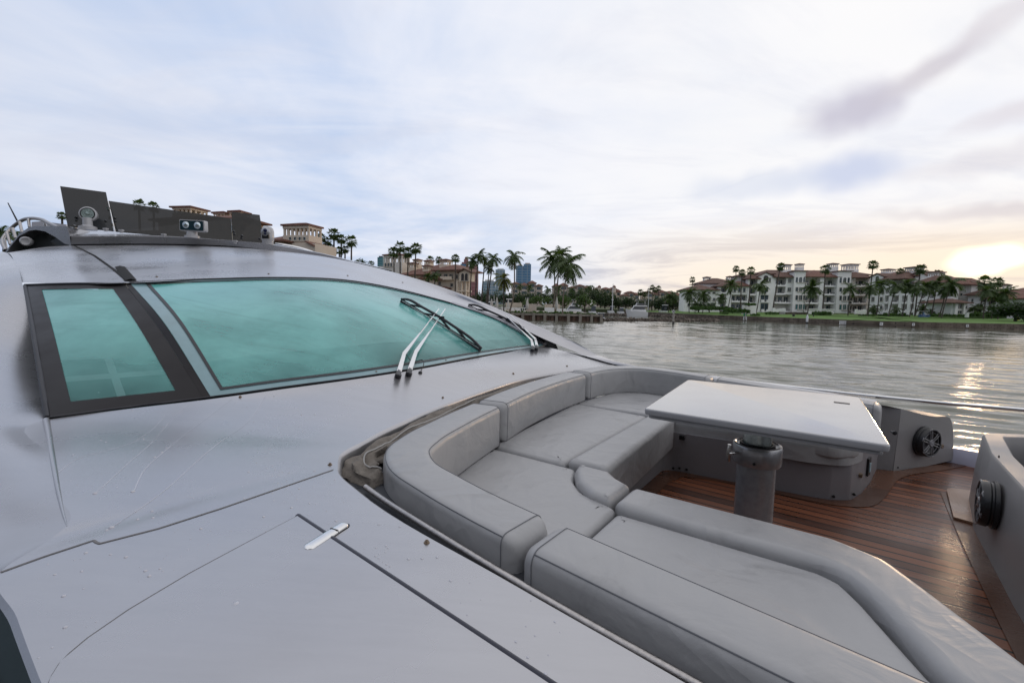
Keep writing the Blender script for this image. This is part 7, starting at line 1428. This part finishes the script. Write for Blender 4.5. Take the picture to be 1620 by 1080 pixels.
# channel markers
def px_rect(x0, x1, y0, y1, d, m, name, parent, off_=0, th=.06):
    f = Fac(x0, x1, d); u0, z1 = f.uz(x0, y0); u1, _ = f.uz(x1, y0); _, z0 = f.uz((x0+x1)/2, y1); g = MB(); f.box(g, u0, u1, z0, z1, off_, off_+th); return g.build(name, m, parent), f, u0, u1, z0, z1
def post(x, y1, d, r_, label, name='channel_marker', cat_='sign', top=None, cone=False):
    b = P(x, 512, d=d); b.z = SEA-.5; tz = P(x, y1, d=d).z; t = thing(name, label, cat_, tuple(b)); g = MB(); zf = SEA+.35
    g.lathe(Vector((b.x, b.y, 0)), [(r_, zf), (r_, tz)]+([(r_*.9, tz+.05), (0, tz+.6)] if cone else []), 14, closed=cone); g.build('post', MT['post'] if not cone else MT['sign'], t, smooth=40)
    g = MB(); g.lathe(Vector((b.x, b.y, 0)), [(r_*1.02, SEA-.5), (r_*1.02, zf)], 14); g.build('post_foot', MT['postd'], t, smooth=40); return t, b
dq = P(1065, 512, z=SEA).y
t, b = post(1065, 496, dq/1.0, .17, 'white diamond daymark on a round post in the channel'); f = Fac(1062, 1069, dq-.25); u, z_ = f.uz(1065.5, 492.6); g = MB(); s = 3.0*dq/720; g.prism([f.pt(u-s, z_, .0), f.pt(u, z_-s, .0), f.pt(u+s, z_, .0), f.pt(u, z_+s, .0)], f.n*.05); pl_ = g.build('daymark', MT['sign'], t)
g = MB(); 
for i, w in ((.35, .5), (0, .62), (-.35, .5)): f.box(g, u-s*w, u+s*w, z_+s*i-.035, z_+s*i+.035, .051, .06)
g.build('lettering', MT['ink'], pl_)
dq = P(1178, 507.5, z=SEA).y
t, b = post(1178.5, 494, dq, .10, 'green square and white warning board on a thin post off the seawall')
px_rect(1176.4, 1181.1, 495.6, 500, dq-.2, MT['green'], 'green_board', t); o, f, u0, u1, z0, z1 = px_rect(1175.9, 1181.6, 500.6, 506.3, dq-.2, MT['sign'], 'white_board', t)
g = MB()
for k in range(3): zz_ = z0+(z1-z0)*(.25+.25*k); f.box(g, u0+.15, u1-.15, zz_-.04, zz_+.04, .061, .07)
g.build('lettering', MT['ink'], o)
dq = P(1276.5, 511.5, z=SEA).y-1.0
post(1276.5, 501, dq, .22, 'white round channel post with a conical cap by the seawall', cone=True)
def wsign(x0, x1, y0, y1, lb, lines, back=0.12):
    xm = (x0+x1)/2; dd = None
    best = min(range(len(ptsR)), key=lambda i: abs((ptsR[i]-EYE).x/(ptsR[i]-EYE).y-ray(xm, y0).x/ray(xm, y0).y)); dd = ptsR[best].dot(_f)-EYE.dot(_f)-.5
    o, f, u0, u1, z0, z1 = px_rect(x0, x1, y0, y1, dd, MT['sign'], 'sign_board', None); tag(o, lb, 'sign'); o.name = 'wall_sign'
    ORG[o.name] = Vector((0, 0, 0)); g = MB()
    for k in range(lines):
        zz_ = z0+(z1-z0)*((k+.5)/lines); rd = random.Random(k+int(x0)); u = u0+.12
        while u < u1-.2: w_ = min(rd.uniform(.10, .26), u1-.12-u); f.box(g, u, u+w_, zz_-(z1-z0)*.16/lines*1.3, zz_+(z1-z0)*.16/lines*1.3, .061, .07); u += w_+.10
    g.build('lettering', MT['ink'], o); return o
wsign(1328, 1341, 507.3, 513.3, 'wide white notice board hung on the seawall', 3); wsign(1392, 1396.8, 509.6, 514.6, 'small white sign on the seawall, left of three', 1); wsign(1443.2, 1447, 510.9, 515.2, 'small white sign on the seawall, middle of three', 1); wsign(1528.3, 1532.3, 513, 517.3, 'small white sign on the seawall, right of three', 1)
# lawn furniture
f = Fac(1332, 1344.5, 104); u0, z1 = f.uz(1332, 502.6); u1, _ = f.uz(1344.5, 502.6); zg = f.uz(1338, 505.8)[1]; t = thing('park_bench', 'orange-brown wooden bench on the lawn below a coconut palm', 'bench', tuple(f.pt((u0+u1)/2, zg, 0)))
wd_ = mat('bench_wood', (.28, .12, .06), .7, var=.2); g = MB(); f.box(g, u0, u1, zg+.2, zg+.28, -.5, 0); g.build('seat', wd_, t); g = MB(); f.box(g, u0, u1, zg+.28, z1+.1, -.06, 0); g.build('backrest', wd_, t)
for u in (u0+.1, u1-.25): g = MB(); f.box(g, u, u+.15, zg-.4, zg+.2, -.45, -.02); g.build('leg', wd_, t)
for x, y0, y1, lb in ((1255.3, 497, 501.5, 'black litter bin on the lawn left of the white channel post'), (1286.5, 497.5, 502.5, 'dark slim bollard on the lawn right of the white channel post'), (1467.3, 503, 508, 'thin dark lawn light right of the golf cart'), (1540.5, 508.5, 511.5, 'thin dark lawn light near the right-hand palms')):
    b = P(x, y1, d=108); r_ = .28 if 'bin' in lb else .12; g = MB(); h = (y1-y0)*108/720; g.lathe(b-Vector((0, 0, .5)), [(r_*.8, 0), (r_, .5+h*.8), (r_*1.15, .5+h*.85), (r_*.9, .5+h), (0, .5+h*1.03)], 12); tag(g.build('litter_bin' if 'bin' in lb else 'bollard', MT['black']), lb, 'bin' if 'bin' in lb else 'bollard')
g = MB(); f = Fac(1528, 1534, 108); a0, z1 = f.uz(1529.3, 495.3); a1, _ = f.uz(1533.5, 495.3); zb = f.uz(1531, 504.5)[1]; f.box(g, a0, a1, zb-.3, z1, -.4, 0); f.box(g, a0-.08, a1+.08, z1, z1+.12, -.48, .08); tag(g.build('gate_post', MT['white']), 'white square gate post at the end of the clipped hedge', 'gate post')
g = MB(); b = P(1610.5, 508, d=98); g.lathe(b-Vector((0, 0, .4)), [(.14, 0), (.14, 1.0), (.17, 1.05), (.12, 1.35), (0, 1.4)], 12); tag(g.build('fire_hydrant', mat('yellow_paint', (.55, .33, .02), .5)), 'small yellow hydrant under the big dark tree', 'hydrant')
# golf cart with a seated driver
gc = P(1462, 504, d=108); cart = thing('golf_cart', 'white-roofed blue golf cart on the lawn path between the leaning palms', 'golf cart', tuple(gc)); up = Vector((0, 0, 1))
bl_ = mat('cart_blue', (.06, .12, .26), .4, coat=.3)
g = MB(); g.box(gc+up*.45+Vector((-.2, 0, 0)), (1.9, 1.1, .3)); g.box(gc+up*.72+Vector((.65, 0, 0)), (.45, 1.1, .35)); g.box(gc+up*.75+Vector((-.55, 0, 0)), (.7, 1.1, .35)); g.build('body', bl_, cart)
g = MB(); g.box(gc+up*1.75+Vector((-.15, 0, 0)), (1.7, 1.15, .07)); g.build('canopy', MT['sign'], cart)
g = MB()
for sx, sy in ((-.9, -.5), (-.9, .5), (.6, -.5), (.6, .5)): g.tube([gc+Vector((sx, sy, .6)), gc+Vector((sx*.9, sy, 1.73))], .03, 6)
g.build('canopy_frame', MT['black'], cart)
for sx in (-.75, .65):
    for sy in (-.55, .55): g = MB(); g.lathe(gc+Vector((sx, sy-.08, .22)), [(.22, 0), (.24, .03), (.24, .13), (.22, .16)], 16, axis=(0, 1, 0)); g.build('wheel', MT['rubber'], cart, smooth=40)
def person(base, lab, shirt):
    me = bpy.data.meshes.new('person'); V = [(0, 0, .0), (0, 0, .22), (0, 0, .42), (0, 0, .55), (0, 0, .66), (.0, -.17, .44), (.16, -.2, .22), (.34, -.15, .22), (0, .17, .44), (.16, .2, .22), (.34, .15, .22), (.22, -.1, .02), (.44, -.1, .0), (.46, -.1, -.38), (.22, .1, .02), (.44, .1, .0), (.46, .1, -.38), (.56, -.1, -.40), (.56, .1, -.40)]
    Ed = [(0, 1), (1, 2), (2, 3), (3, 4), (2, 5), (5, 6), (6, 7), (2, 8), (8, 9), (9, 10), (0, 11), (11, 12), (12, 13), (0, 14), (14, 15), (15, 16), (13, 17), (16, 18)]
    me.from_pydata([(x, y, z) for x, y, z in V], Ed, []); o = bpy.data.objects.new('person', me); COL.objects.link(o); o.location = base; sk_ = o.modifiers.new('skin', 'SKIN'); ra = [.15, .15, .15, .06, .10, .06, .045, .035, .06, .045, .035, .085, .065, .045, .085, .065, .045, .04, .04]
    for i, r_ in enumerate(ra): me.skin_vertices[0].data[i].radius = (r_, r_)
    me.skin_vertices[0].data[0].use_root = True; su = o.modifiers.new('sub', 'SUBSURF'); su.levels = 1; su.render_levels = 2; me.materials.append(shirt); return tag(o, lab, 'person')
person(gc+Vector((-.45, -.15, .98)), 'person in a pale blue shirt seated driving the golf cart', mat('pale_blue_shirt', (.25, .36, .50), .8, var=.1))
